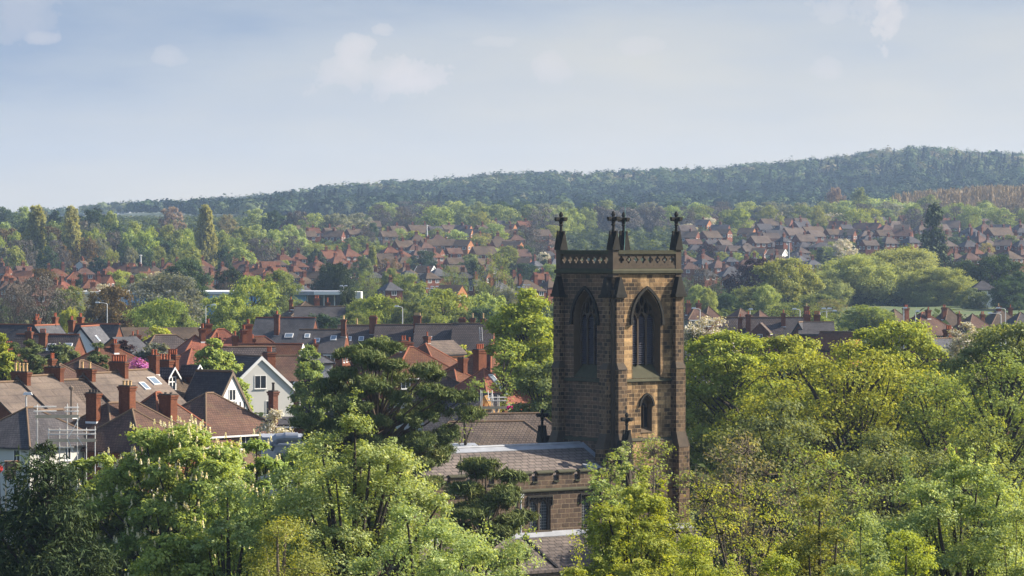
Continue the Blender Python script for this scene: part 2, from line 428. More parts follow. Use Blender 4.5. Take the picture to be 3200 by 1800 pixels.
# ------------------------------------------------------------------ ground sheet
def build_ground():
    ys = np.concatenate([np.linspace(-400, 0, 5), np.linspace(20, 700, 69), np.linspace(712, 2600, 120), np.linspace(2625, 4500, 90), np.linspace(4650, 6400, 8)])
    us = np.linspace(-1, 1, 121)
    us = np.sign(us) * (np.abs(us) * 0.35 + 0.65 * np.abs(us) ** 3)
    V = []
    for y in ys:
        half = 260 + 0.42 * max(y, 0)
        xs = us * half
        zs = gz(xs, np.full_like(xs, max(y, 0.0)))
        zs = zs + 0.25 * np.sin(xs / 17.0) * np.sin(y / 23.0)
        V += [(x, y, z) for x, z in zip(xs, zs)]
    n = len(us)
    Fc = [(i*n + k, i*n + k + 1, (i+1)*n + k + 1, (i+1)*n + k) for i in range(len(ys) - 1) for k in range(n - 1)]
    me = bpy.data.meshes.new('ground'); me.from_pydata(V, [], Fc)
    m, t, b = new_mat('grass_and_gardens')
    tcn = N(t, 'ShaderNodeTexCoord')
    n1 = noise(t, tcn.outputs['Object'], 0.03, 5, 0.65)
    n2 = noise(t, tcn.outputs['Object'], 0.5, 4, 0.6)
    c = ramp(t, n1, [(0.35, (0.030, 0.042, 0.014)), (0.55, (0.055, 0.070, 0.024)), (0.7, (0.085, 0.075, 0.040))])
    c = mixc(t, 0.6, c, ramp(t, n2, [(0.3, (0.5,)*3), (0.7, (1.4,)*3)]), 'MULTIPLY')
    L(t, c, b.inputs['Base Color'])
    b.inputs['Roughness'].default_value = 1.0
    me.materials.append(m)
    me.polygons.foreach_set('use_smooth', [True] * len(me.polygons))
    o = bpy.data.objects.new('ground', me); COL.objects.link(o)
    tag(o, kind='structure')
build_ground()

# haze: one closed box of thin even air
def build_haze():
    mb = MB(); mb.box(-3100, 3100, -420, 6500, CZ - 160, CZ + 175)
    m = bpy.data.materials.new('thin_haze'); m.use_nodes = True
    t = m.node_tree; t.nodes.clear()
    o = N(t, 'ShaderNodeOutputMaterial'); v = N(t, 'ShaderNodeVolumePrincipled')
    v.inputs['Color'].default_value = (0.50, 0.68, 0.97, 1)
    v.inputs['Density'].default_value = HAZE
    v.inputs['Anisotropy'].default_value = 0.2
    L(t, v.outputs[0], o.inputs['Volume'])
    ob = mb.build('haze', m); tag(ob, kind='stuff')
HAZE = 0.000082
build_haze()

# ------------------------------------------------------------------ the church
TH = atan2(0.62, 0.785)
U = Vector((cos(TH), sin(TH), 0)); Vv = Vector((-sin(TH), cos(TH), 0))
H = 3.15
Cc = P(1916, 770, 264.6)
TC = Vector((Cc.x, Cc.y, 0)) + H * U + H * Vv
CB = 26.0                                   # church floor below camera height
church = empty('church', (TC.x, TC.y, CZ - CB), TH)
tag(church, 'soot-blackened sandstone church with a square pinnacled bell tower and slate nave', 'church')
def Z(row, d=266.0): return (HOR - row) / F * d + CB
def rotk(k): return Matrix.Rotation(-k * pi / 2, 4, 'Z')
def sweep(mb, pts, w, d0, d1, h=H, closed=False):
    """bar of width w following pts (s,z) on a face, from depth d0 (outside) to d1 (inside)"""
    n = len(pts); vs = []
    for i, (s, z) in enumerate(pts):
        a = pts[max(i - 1, 0)] if not closed else pts[i - 1]
        b = pts[min(i + 1, n - 1)] if not closed else pts[(i + 1) % n]
        tx, tz = b[0] - a[0], b[1] - a[1]; l = sqrt(tx*tx + tz*tz) or 1
        nx, nz = -tz / l * w / 2, tx / l * w / 2
        for (sg, d) in ((1, d0), (-1, d0), (-1, d1), (1, d1)):
            vs.append((s + sg * nx, -h + d, z + sg * nz))
    fs = []
    for i in range(n if closed else n - 1):
        j = (i + 1) % n
        for k in range(4):
            fs.append((i*4 + k, i*4 + (k+1) % 4, j*4 + (k+1) % 4, j*4 + k))
    if not closed: fs += [(0, 1, 2, 3), ((n-1)*4 + 3, (n-1)*4 + 2, (n-1)*4 + 1, (n-1)*4)]
    mb.add(vs, fs)
def arch(a, zs, za, n=9, s0=0.0):
    """left springing -> apex -> right springing"""
    h = za - zs; r = (a*a + h*h) / (2*a); c = r - a
    L_ = []
    t1 = atan2(h, c)
    for i in range(n + 1):
        t = t1 * i / n
        L_.append((s0 + c - r * cos(t), zs + r * sin(t)))
    return L_ + [(2*s0 - s, z) for (s, z) in L_[-2::-1]]
def wall_with_arch(mb, hw, z0, z1, a, zb, zs, za, depth, shrink, h=H, s0=0.0):
    arc = arch(a, zs, za, s0=s0); n = len(arc); mid = n // 2
    left = [(s0 - a, zb)] + arc[:mid + 1]; right = [(s0 + a, zb)] + arc[mid:][::-1]
    def quad(p): mb.add([(s, -h, z) for s, z in p], [(0, 1, 2, 3)])
    for i in range(len(left) - 1):
        p, q = left[i], left[i + 1]
        quad([(-hw, p[1]), p, q, (-hw, q[1])])
    for i in range(len(right) - 1):
        p, q = right[i], right[i + 1]
        quad([p, (hw, p[1]), (hw, q[1]), q])
    quad([(-hw, za), (hw, za), (hw, z1), (-hw, z1)])
    quad([(-hw, z0), (hw, z0), (hw, zb), (-hw, zb)])
    return left, right
def reveal(mb, a, zb, zs, za, a2, zs2, za2, depth, h=H, zb2=None):
    o1 = [(-a, zb)] + arch(a, zs, za) + [(a, zb)]
    o2 = [(-a2, zb2 if zb2 is not None else zb)] + arch(a2, zs2, za2) + [(a2, zb2 if zb2 is not None else zb)]
    vs = [(s, -h, z) for s, z in o1] + [(s, -h + depth, z) for s, z in o2]
    n = len(o1)
    mb.add(vs, [(i, i + 1, n + i + 1, n + i) for i in range(n - 1)])

zW1 = Z(850); zSt1 = Z(1188); zSt2 = Z(1375)
BELL = dict(a=1.33, zs=Z(1003), za=Z(907), zb=Z(1182))
LOW = dict(a=0.52, zs=Z(1268), za=Z(1238), zb=Z(1352))
for k in range(4):
    mb = MB(); b = BELL
    wall_with_arch(mb, H, zSt1, zW1, b['a'], b['zb'], b['zs'], b['za'], 0.8, 0.2)
    if k == 0:
        wall_with_arch(mb, H, zSt2, zSt1, LOW['a'], LOW['zb'], LOW['zs'], LOW['za'], 0.5, 0.1)
    else:
        mb.add([(-H, -H, zSt2), (H, -H, zSt2), (H, -H, zSt1), (-H, -H, zSt1)], [(0, 1, 2, 3)])
    mb.box(-H - 0.2, H + 0.2, -H - 0.2, -H + 0.3, -1.0, zSt2 - 0.02)
    mb.xf(rotk(k)); o = mb.build('tower_wall', M['stone'] if k in (0, 3) else M['stone_shaded'], church)  # sun-facing walls take the lightened copy, walls away from the sun the shaded one
# bell openings
def bell_opening(k):
    R = rotk(k); b = BELL
    jm = MB(); a2 = 1.17; za2 = b['za'] - 0.30; zs2 = b['zs']; dz = Z(1140)
    reveal(jm, b['a'], b['zb'], b['zs'], b['za'], b['a'] - 0.06, zs2, b['za'] - 0.10, 0.20)
    s_ = len(jm.v)
    reveal(jm, b['a'] - 0.06, b['zb'], zs2, b['za'] - 0.10, a2, zs2, za2, 0.42, h=H - 0.20, zb2=b['zb'])
    # sloping sill
    jm.add([(-b['a'], -H - 0.02, b['zb']), (b['a'], -H - 0.02, b['zb']), (a2, -H + 0.72, dz), (-a2, -H + 0.72, dz)], [(0, 1, 2, 3)], 1)
    jm.xf(R); win = jm.build('belfry_window', [M['pale_stone'], M['moss_stone']], church)
    hd = MB(); sweep(hd, arch(b['a'] + 0.17, b['zs'] - 0.05, b['za'] + 0.2), 0.2, -0.15, 0.05)
    for sg in (-1, 1):
        hd.box(sg * (b['a'] + 0.17) - 0.13, sg * (b['a'] + 0.17) + 0.13, -H - 0.2, -H + 0.02, b['zs'] - 0.28, b['zs'] - 0.02)
    hd.xf(R); hd.build('hood_mould', M['black_stone'], win)
    # tracery: two mullions, three cusped heads, upper lights
    tr = MB(); D0, D1 = 0.50, 0.72
    lw = 2 * a2 / 3
    for i in (-1, 1):
        sweep(tr, [(i * lw / 2, dz - 0.05), (i * lw / 2, zs2 + 0.1)], 0.13, D0, D1)
    for i in (-1, 0, 1):
        sweep(tr, arch(lw / 2, zs2 - 0.1, zs2 + 0.62, 6, s0=i * lw), 0.10, D0 + 0.03, D1)
    for i in (-1, 1):
        pts = [(i * lw * 0.5 + 0.27 * sin(t) * (1 if True else 1), zs2 + 0.92 - 0.52 * cos(t)) for t in np.linspace(0, 2 * pi, 14)[:-1]]
        sweep(tr, pts, 0.10, D0 + 0.03, D1, closed=True)
    pts = [(0.25 * sin(t), zs2 + 1.42 - 0.40 * cos(t)) for t in np.linspace(0, 2 * pi, 14)[:-1]]
    sweep(tr, pts, 0.10, D0 + 0.03, D1, closed=True)
    ar = arch(a2, zs2, za2); sweep(tr, [(-a2, dz)] + ar + [(a2, dz)], 0.16, D0, D1)
    # solid stone between the heads and the upper lights
    for (s, z, w, h) in ((-lw / 2, zs2 + 0.42, 0.16, 0.22), (lw / 2, zs2 + 0.42, 0.16, 0.22), (0, zs2 + 1.0, 0.14, 0.18), (-0.62, zs2 + 1.12, 0.15, 0.25), (0.62, zs2 + 1.12, 0.15, 0.25), (-0.88, zs2 + 0.62, 0.16, 0.25), (0.88, zs2 + 0.62, 0.16, 0.25)):
        tr.box(s - w / 2, s + w / 2, -H + D0 + 0.05, -H + D1, z - h / 2, z + h / 2)
    tr.xf(R); tr.build('tracery', M['brown_stone'], win)
    for i in (-1, 0, 1):
        lv = MB(); n = 21; z = dz + 0.05
        hgt = (zs2 + 0.25 - dz) / n
        for q in range(n):
            zz = dz + 0.03 + q * hgt
            x0, x1 = i * lw - lw / 2 + 0.05, i * lw + lw / 2 - 0.05
            lv.add([(x0, -H + 0.60, zz), (x1, -H + 0.60, zz), (x1, -H + 0.86, zz + hgt * 1.1), (x0, -H + 0.86, zz + hgt * 1.1),
                    (x0, -H + 0.60, zz + 0.05), (x1, -H + 0.60, zz + 0.05), (x1, -H + 0.86, zz + hgt * 1.1 + 0.05), (x0, -H + 0.86, zz + hgt * 1.1 + 0.05)],
                   [(0,3,2,1),(4,5,6,7),(0,1,5,4),(1,2,6,5),(2,3,7,6),(3,0,4,7)])
        lv.xf(R); lv.build('louvre', M['louvre'], win)
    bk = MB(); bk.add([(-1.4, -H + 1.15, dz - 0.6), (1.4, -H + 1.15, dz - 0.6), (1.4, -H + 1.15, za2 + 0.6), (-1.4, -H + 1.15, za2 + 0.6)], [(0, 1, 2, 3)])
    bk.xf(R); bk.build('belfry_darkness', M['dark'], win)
for k in (0, 1): bell_opening(k)
for k in (2, 3):
    bk = MB(); bk.add([(-1.4, -H + 0.5, BELL['zb'] - 0.2), (1.4, -H + 0.5, BELL['zb'] - 0.2), (1.4, -H + 0.5, BELL['za'] + 0.2), (-1.4, -H + 0.5, BELL['za'] + 0.2)], [(0, 1, 2, 3)])
    bk.xf(rotk(k)); bk.build('belfry_screen', M['louvre'], church)
# little lancet of the stage below
jm = MB(); l = LOW
reveal(jm, l['a'], l['zb'], l['zs'], l['za'], l['a'] - 0.12, l['zs'], l['za'] - 0.15, 0.4)
jm.add([(-l['a'] - 0.05, -H - 0.05, l['zb'] - 0.02), (l['a'] + 0.05, -H - 0.05, l['zb'] - 0.02), (l['a'], -H + 0.42, l['zb'] + 0.35), (-l['a'], -H + 0.42, l['zb'] + 0.35)], [(0, 1, 2, 3)])
lan = jm.build('lancet_window', M['pale_stone'], church)
hd = MB(); sweep(hd, arch(l['a'] + 0.12, l['zs'] - 0.05, l['za'] + 0.15), 0.15, -0.12, 0.05); hd.build('hood_mould', M['black_stone'], lan)
tr = MB(); sweep(tr, arch(l['a'] - 0.2, l['zs'] - 0.15, l['za'] - 0.35, 6), 0.12, 0.34, 0.46)
sweep(tr, [(0, l['zb']), (0, l['zs'])], 0.09, 0.34, 0.46)
tr.box(-0.45, 0.45, -H + 0.37, -H + 0.45, l['zs'] + 0.18, l['za'] - 0.02)
tr.build('tracery', M['pale_stone'], lan)
bk = MB(); bk.box(-0.6, 0.6, -H + 0.43, -H + 0.6, l['zb'] - 0.2, l['za'] + 0.2); bk.build('pane', M['dark'], lan)
# string courses and cornice
def ring(name, z0, z1, pr, mat, slope=0.0):
    mb = MB()
    for k in range(4):
        s = len(mb.v)
        e = H + pr
        mb.add([(-e, -e, z0 + slope * 0.3), (e, -e, z0 + slope * 0.3), (e, -e, z1 - slope), (-e, -e, z1 - slope), (-H + 0.02, -H + 0.02, z1), (H - 0.02, -H + 0.02, z1), (-H, -H, z0), (H, -H, z0)],
               [(0, 1, 2, 3), (3, 2, 5, 4), (6, 7, 1, 0)])
        mb.xf(rotk(k), s)
    mb.build(name, mat, church)
ring('string_course', zSt1 - 0.17, zSt1 + 0.12, 0.16, M['moss_stone'], 0.2)
ring('string_course', zSt2 - 0.14, zSt2 + 0.16, 0.24, M['moss_stone'], 0.2)
ring('cornice', Z(852) - 0.1, Z(837), 0.20, M['moss_stone'], 0.2)
# tower roof
mb = MB(); mb.box(-H + 0.15, H - 0.15, -H + 0.15, H - 0.15, zW1 - 0.35, zW1 - 0.05); mb.build('tower_roof', M['lead'], church)
# corner buttresses: two to a corner, each with weatherings and a gabled cap
def buttress(k, side):
    R = rotk(k); mb = MB()
    w, wl = 0.70, 0.82
    s1 = side * H; s0 = s1 - side * w; s0l = s1 - side * wl
    lo, hi = min(s0, s1), max(s0, s1); lol, hil = min(s0l, s1), max(s0l, s1)
    p1, p2, p3 = 0.40, 0.60, 0.98
    zt = Z(905); zw0, zw1 = Z(1153), Z(1133)
    mb.box(lo, hi, -H - p1, -H + 0.2, zw1 - 0.02, zt)
    mb.taper(lol - 0.03, hil + 0.03, -H - p2 - 0.05, -H + 0.2, zw0, lo, hi, -H - p1, -H + 0.2, zw1, 1)
    mb.box(lol, hil, -H - p2, -H + 0.2, Z(1392), zw0)
    mb.taper(lol - 0.06, hil + 0.06, -H - p3, -H + 0.2, Z(1400), lol, hil, -H - p2, -H + 0.2, Z(1352), 1)
    mb.box(lol - 0.05, hil + 0.05, -H - p3 + 0.03, -H + 0.2, -1.0, Z(1400))
    mb.xf(R); o = mb.build('buttress', [M['quoin'], M['brown_stone']], church)
    g = MB(); m_ = (lo + hi) / 2; g0, g1_ = Z(924), Z(865); hw = w / 2 + 0.13; pf = p1 + 0.16
    # saddle-roofed gablet: ridge runs outwards, gable faces out
    g.add([(m_ - hw, -H - pf, g0), (m_ + hw, -H - pf, g0), (m_ + hw, -H + 0.2, g0), (m_ - hw, -H + 0.2, g0),
           (m_ - 0.07, -H - pf + 0.10, g1_), (m_ + 0.07, -H - pf + 0.10, g1_), (m_ + 0.07, -H + 0.2, g1_), (m_ - 0.07, -H + 0.2, g1_)],
          [(0, 3, 2, 1), (4, 5, 6, 7), (0, 1, 5, 4), (1, 2, 6, 5), (2, 3, 7, 6), (3, 0, 4, 7)])
    g.box(m_ - hw - 0.03, m_ + hw + 0.03, -H - pf - 0.03, -H + 0.15, g0 - 0.12, g0 + 0.10)
    g.xf(R); g.build('gablet', M['black_stone'], o)
for k in range(4):
    for sd in (-1, 1): buttress(k, sd)
mb = MB()
for sx in (-1, 1):
    for sy in (-1, 1):
        x, y = sx * H, sy * H
        mb.box(min(x, x + sx * 0.24), max(x, x + sx * 0.24), min(y, y + sy * 0.24), max(y, y + sy * 0.24), zW1 - 14, Z(905))
mb.build('corner_shaft', M['brown_stone'], church)
# pinnacles
def pinnacle(px_, py_, zb, zs, zt, w, parent=church, fin=True, conductor=False):
    mb = MB(); s = w / 2
    mb.box(px_ - s, px_ + s, py_ - s, py_ + s, zb, zs)
    o = mb.build('pinnacle', M['brown_stone'], parent)
    g = MB(); b_ = w * 0.68; r = w * 0.74
    h1 = zs + (zt - zs) * 0.47
    g.box(px_ - b_, px_ + b_, py_ - b_, py_ + b_, zs - 0.05, zs + 0.05)
    g.add([(px_ - b_, py_ - b_, zs + 0.05), (px_ + b_, py_ - b_, zs + 0.05), (px_ + b_, py_ + b_, zs + 0.05), (px_ - b_, py_ + b_, zs + 0.05),
           (px_, py_ - r, h1), (px_ + r, py_, h1), (px_, py_ + r, h1), (px_ - r, py_, h1), (px_, py_, h1)],
          [(0, 1, 4), (1, 2, 5), (2, 3, 6), (3, 0, 7), (0, 4, 8, 7), (1, 5, 8, 4), (2, 6, 8, 5), (3, 7, 8, 6)])
    for (dx, dy) in ((0, -r), (r, 0), (0, r), (-r, 0)):
        g.box(px_ + dx * 0.8 - 0.06, px_ + dx * 0.8 + 0.06, py_ + dy * 0.8 - 0.06, py_ + dy * 0.8 + 0.06, h1 - 0.12, h1 + 0.05)
    g.build('gablet', M['black_stone'], o)
    f = MB(); hh = zt - h1; q = w * 0.21
    f.lathe([(q * 1.3, h1 - 0.05), (q, h1 + hh * 0.10), (q * 0.95, h1 + hh * 0.28), (q * 1.6, h1 + hh * 0.33), (q * 1.0, h1 + hh * 0.38), (q * 1.3, h1 + hh * 0.46), (q * 1.9, h1 + hh * 0.58),
             (q * 1.5, h1 + hh * 0.70), (q * 0.9, h1 + hh * 0.74), (q * 1.5, h1 + hh * 0.84), (q * 1.1, h1 + hh * 0.92), (q * 0.5, h1 + hh)], (px_, py_), 8)
    z0 = h1 + hh * 0.50; z1 = h1 + hh * 0.70
    for (dx, dy) in ((1, 0), (-1, 0), (0, 1), (0, -1)):
        e = w * 0.78
        f.box(px_ + min(0, dx * e) - 0.09, px_ + max(0, dx * e) + 0.09, py_ + min(0, dy * e) - 0.09, py_ + max(0, dy * e) + 0.09, z0 + 0.02, z1)
        f.box(px_ + dx * e - 0.12, px_ + dx * e + 0.12, py_ + dy * e - 0.12, py_ + dy * e + 0.12, z0 + 0.12, z1 + 0.03)
    f.build('finial', M['black_stone'], o)
    return o
i_ = H - 0.16
for (sx, sy) in ((-1, -1), (1, -1), (-1, 1), (1, 1)):
    pinnacle(sx * i_, sy * i_, Z(866), Z(779), Z(660), 0.52)
# pierced parapet
def parapet(k):
    R = rotk(k); hw = H - 0.42; n = 8; cw = 2 * hw / n
    zt, zb = Z(782), Z(838)
    mb = MB()
    mb.box(-hw, hw, -H - 0.12, -H + 0.18, Z(794), zt, 1)
    mb.box(-hw, hw, -H - 0.06, -H + 0.14, zb - 0.02, Z(829))
    z0, z1 = Z(829), Z(794); zm = (z0 + z1) / 2; hh = (z1 - z0) / 2
    y0, y1 = -H - 0.02, -H + 0.12
    for i in range(n):
        cx = -hw + (i + 0.5) * cw; K = 24; outer = []; inner = []
        for q in range(K):
            t = 2 * pi * q / K
            c, s = cos(t), sin(t); m_ = max(abs(c) / (cw / 2), abs(s) / hh)
            outer.append((cx + c / m_, zm + s / m_))
            r = 0.15 + 0.085 * abs(cos(2 * t)) ** 1.0
            inner.append((cx + r * c * 1.05, zm + r * s * 1.15))
        for (y, fl) in ((y0, 0), (y1, 1)):
            vs = [(s, y, z) for s, z in outer] + [(s, y, z) for s, z in inner]
            fs = [(q, (q+1) % K, K + (q+1) % K, K + q) for q in range(K)]
            if fl: fs = [f[::-1] for f in fs]
            mb.add(vs, fs)
        vs = [(s, y0, z) for s, z in inner] + [(s, y1, z) for s, z in inner]
        mb.add(vs, [(q, (q+1) % K, K + (q+1) % K, K + q) for q in range(K)])
    mb.xf(R); mb.build('parapet', [M['brown_stone'], M['moss_stone']], church)
for k in range(4): parapet(k)
# lightning conductor tape
mb = MB(); mb.tube([(i_ - 0.1, i_ - 0.3, Z(640)), (i_ - 0.1, i_ - 0.3, Z(716)), (i_ - 0.28, i_ - 0.42, Z(779)), (i_ - 0.3, i_ - 0.45, Z(845))], 0.022, 5)
mb.build('lightning_conductor', plain('verdigris_tape', (0.18, 0.36, 0.30), 0.6), church)

# ---- nave
def loc_x(px, yl, guess=-8.0):
    """local x on the plane y = yl that projects to photo column px"""
    lo, hi = -30.0, 6.0
    for _ in range(50):
        m_ = (lo + hi) / 2
        w = TC + U * m_ + Vv * yl
        if 1600 + w.x / w.y * F < px: lo = m_
        else: hi = m_
    return (lo + hi) / 2
NL = -23.0; HW = 4.45
zr = CB - 14.28; ze = CB - 16.35; zpar = CB - 16.62; zstr = CB - 17.25; zgut = CB - 20.15
mb = MB()
mb.slab([(NL, -HW + 0.3, ze), (-H, -HW + 0.3, ze), (-H, 0, zr), (NL, 0, zr)], 0.2)
mb.slab([(NL, 0, zr), (-H, 0, zr), (-H, HW - 0.3, ze), (NL, HW - 0.3, ze)], 0.2)
mb.slab([(-H + 0.01, -HW + 0.3, ze - 0.02), (0.4, -HW + 0.3, ze - 0.02), (0.4, -H - 0.1, ze + 0.55), (-H + 0.01, -H - 0.1, ze + 0.55)], 0.2)
nr = mb.build('nave_roof', M['stone_slate'], church)
mb = MB(); mb.slab([(NL, -0.62, zr - 0.235), (-H - 0.5, -0.62, zr - 0.235), (-H - 0.5, 0.02, zr + 0.06), (NL, 0.02, zr + 0.06)], 0.05)
mb.tube([(NL, 0, zr + 0.05), (-H - 0.5, 0, zr + 0.05)], 0.10, 8)
mb.slab([(-H - 0.62, -HW + 0.6, ze + 0.17), (-H - 0.1, -HW + 0.6, ze + 0.2), (-H - 0.1, 0.0, zr + 0.09), (-H - 0.62, 0.0, zr + 0.06)], 0.05)
mb.build('lead_flashing', M['lead'], nr)
mb = MB(); hx = loc_x(1848, -HW + 1.3); mb.slab([(hx - 0.5, -HW + 0.75, ze + 0.42), (hx + 0.75, -HW + 0.75, ze + 0.42), (hx + 0.75, -HW + 1.7, ze + 0.80), (hx - 0.5, -HW + 1.7, ze + 0.80)], 0.22)
mb.build('roof_hatch', M['lead'], nr)
# clerestory wall with window openings
wins = [loc_x(p, -HW) for p in (1524, 1687, 1850)]
ww, wz0, wz1 = 0.98, CB - 20.0, CB - 17.68
xs = [NL]
mb = MB()
cuts = sorted([w - ww for w in wins] + [w + ww for w in wins])
prev = NL
for w in wins:
    mb.box(prev, w - ww, -HW, -HW + 0.6, zgut - 0.6, zstr)
    mb.box(w - ww, w + ww, -HW, -HW + 0.6, wz1, zstr); mb.box(w - ww, w + ww, -HW, -HW + 0.6, zgut - 0.6, wz0)
    prev = w + ww
mb.box(prev, 0.4, -HW, -HW + 0.6, zgut - 0.6, zstr)
mb.box(NL, 0.4, HW - 0.6, HW, -1, zstr)
mb.box(NL, NL + 0.6, -HW + 0.62, HW - 0.62, -1, ze)
mb.box(0.41, 0.9, -HW + 0.02, -H - 0.1, -1, zpar + 0.1)
mb.build('nave_wall', M['nave_stone'], church)
m, t, b = new_mat('leaded_glass')
uv = N(t, 'ShaderNodeUVMap'); br = N(t, 'ShaderNodeTexBrick'); br.offset = 0.0
for k_, v_ in (('Scale', 1.0), ('Brick Width', 0.16), ('Row Height', 0.2), ('Mortar Size', 0.018)): br.inputs[k_].default_value = v_
br.inputs['Color1'].default_value = (0.012, 0.014, 0.018, 1); br.inputs['Color2'].default_value = (0.03, 0.034, 0.04, 1); br.inputs['Mortar'].default_value = (0.20, 0.21, 0.21, 1)
L(t, uv.outputs[0], br.inputs['Vector']); L(t, br.outputs['Color'], b.inputs['Base Color']); b.inputs['Roughness'].default_value = 0.35
M['leaded'] = m
for w in wins:
    fr = MB(); hq = HW
    for i in (-1, 1):
        c0 = w + i * ww / 2
        sweep(fr, arch(ww / 2 - 0.09, wz1 - 0.75, wz1 - 0.10, 6, s0=c0), 0.12, 0.16, 0.34, h=hq)
        for sg in (-1, 1):
            fr.box(c0 + sg * (ww / 2 - 0.16) - 0.10, c0 + sg * (ww / 2 - 0.16) + 0.10, -hq + 0.2, -hq + 0.32, wz1 - 0.28, wz1 - 0.02)
    for s in (w - ww + 0.07, w, w + ww - 0.07): fr.box(s - 0.08, s + 0.08, -hq + 0.12, -hq + 0.36, wz0, wz1)
    fr.box(w - ww - 0.06, w + ww + 0.06, -hq - 0.08, -hq + 0.3, wz0 - 0.16, wz0 + 0.02)
    o = fr.build('clerestory_window', M['pale_stone'] if False else M['brown_stone'], church)
    hd = MB(); sweep(hd, [(w - ww - 0.1, wz1 - 0.55), (w - ww - 0.1, wz1 + 0.1), (w + ww + 0.1, wz1 + 0.1), (w + ww + 0.1, wz1 - 0.55)], 0.13, -0.12, 0.03, h=hq)
    hd.build('hood_mould', M['black_stone'], o)
    pn = MB(); pn.box(w - ww, w + ww, -hq + 0.30, -hq + 0.42, wz0, wz1); pn.build('pane', M['leaded'], o)
mb = MB(); mb.add([(NL, -HW - 0.17, zstr + 0.02), (0.4, -HW - 0.17, zstr + 0.02), (0.4, -HW - 0.17, zstr + 0.10), (NL, -HW - 0.17, zstr + 0.10), (NL, -HW, zstr + 0.22), (0.4, -HW, zstr + 0.22), (NL, -HW, zstr - 0.08), (0.4, -HW, zstr - 0.08)], [(0, 1, 2, 3), (3, 2, 5, 4), (6, 7, 1, 0)])
mb.build('string_course', M['moss_stone'], church)
mb = MB()
mb.box(NL, 0.4, -HW + 0.03, -HW + 0.38, zstr, zpar)
x = NL + 0.3; mer = 1.42; gap = 0.51
bt = mb.build('battlement', M['nave_stone'], church)
cp = MB(); k = 0
while x + mer < 0.4:
    q = MB(); q.box(x, x + mer, -HW + 0.04, -HW + 0.37, zpar, zpar + 0.64)
    c_ = MB()
    q.add([(x - 0.07, -HW - 0.08, zpar + 0.64), (x + mer + 0.07, -HW - 0.08, zpar + 0.64), (x + mer + 0.07, -HW + 0.49, zpar + 0.64), (x - 0.07, -HW + 0.49, zpar + 0.64),
           (x - 0.07, -HW - 0.08, zpar + 0.72), (x + mer + 0.07, -HW - 0.08, zpar + 0.72), (x + mer + 0.07, -HW + 0.49, zpar + 0.72), (x - 0.07, -HW + 0.49, zpar + 0.72), (x - 0.03, -HW + 0.2, zpar + 0.84), (x + mer + 0.03, -HW + 0.2, zpar + 0.84)],
          [(0, 3, 2, 1), (0, 1, 5, 4), (1, 2, 6, 9, 5), (2, 3, 7, 6), (3, 0, 4, 8, 7), (4, 5, 9, 8), (6, 7, 8, 9)], 1)
    q.box(x + mer + 0.02, x + mer + gap - 0.02, -HW - 0.06, -HW + 0.42, zpar, zpar + 0.09, 1)
    q.build('merlon', [M['nave_stone'], M['moss_stone']], bt)
    x += mer + gap
# lean-to aisle below
ay = -HW - 4.3; za_ = CB - 22.3
mb = MB(); mb.slab([(NL, ay, za_), (3.0, ay, za_), (3.0, -HW, zgut), (NL, -HW, zgut)], 0.2)
ar_ = mb.build('aisle_roof', M['stone_slate'], church)
mb = MB(); mb.slab([(NL, -HW - 0.55, zgut - 0.20), (3.0, -HW - 0.55, zgut - 0.20), (3.0, -HW + 0.0, zgut + 0.10), (NL, -HW + 0.0, zgut + 0.10)], 0.05)
mb.build('lead_flashing', M['lead'], ar_)
dx = loc_x(1624, -HW)
mb = MB(); mb.box(dx - 0.07, dx + 0.07, -HW - 0.7, ay, 0, 0.001)
mb = MB(); mb.slab([(dx - 0.11, ay + 0.1, za_ + 0.16), (dx + 0.11, ay + 0.1, za_ + 0.16), (dx + 0.11, -HW - 0.5, zgut - 0.09), (dx - 0.11, -HW - 0.5, zgut - 0.09)], 0.12)
mb.build('drain_channel', M['black'], ar_)
mb = MB(); mb.tube([(dx, -HW - 0.12, zstr - 0.3), (dx, -HW - 0.12, zgut + 0.1)], 0.06, 6); mb.box(dx - 0.16, dx + 0.16, -HW - 0.3, -HW, zstr - 0.35, zstr - 0.08)
mb.build('downpipe', M['greyrender'], church)
mb = MB(); mb.box(NL, 3.0, ay + 0.15, ay + 0.7, -1, za_ - 0.05); mb.build('aisle_wall', M['nave_stone'], church)
# pinnacled ends of the nave gable beside the tower
for sy in (-1, 1):
    o = pinnacle(-H + (0.15 if sy < 0 else -0.4), sy * (HW + 0.05), -1, CB - 14.35, CB - 11.9, 0.48)
    mb = MB(); mb.taper(-H - 0.75, -H + 0.45, sy * HW - 0.5, sy * HW + 0.5, CB - 15.9, -H - 0.4, -H + 0.35, sy * HW - 0.3, sy * HW + 0.3, CB - 13.9); mb.build('kneeler', M['black_stone'], church)
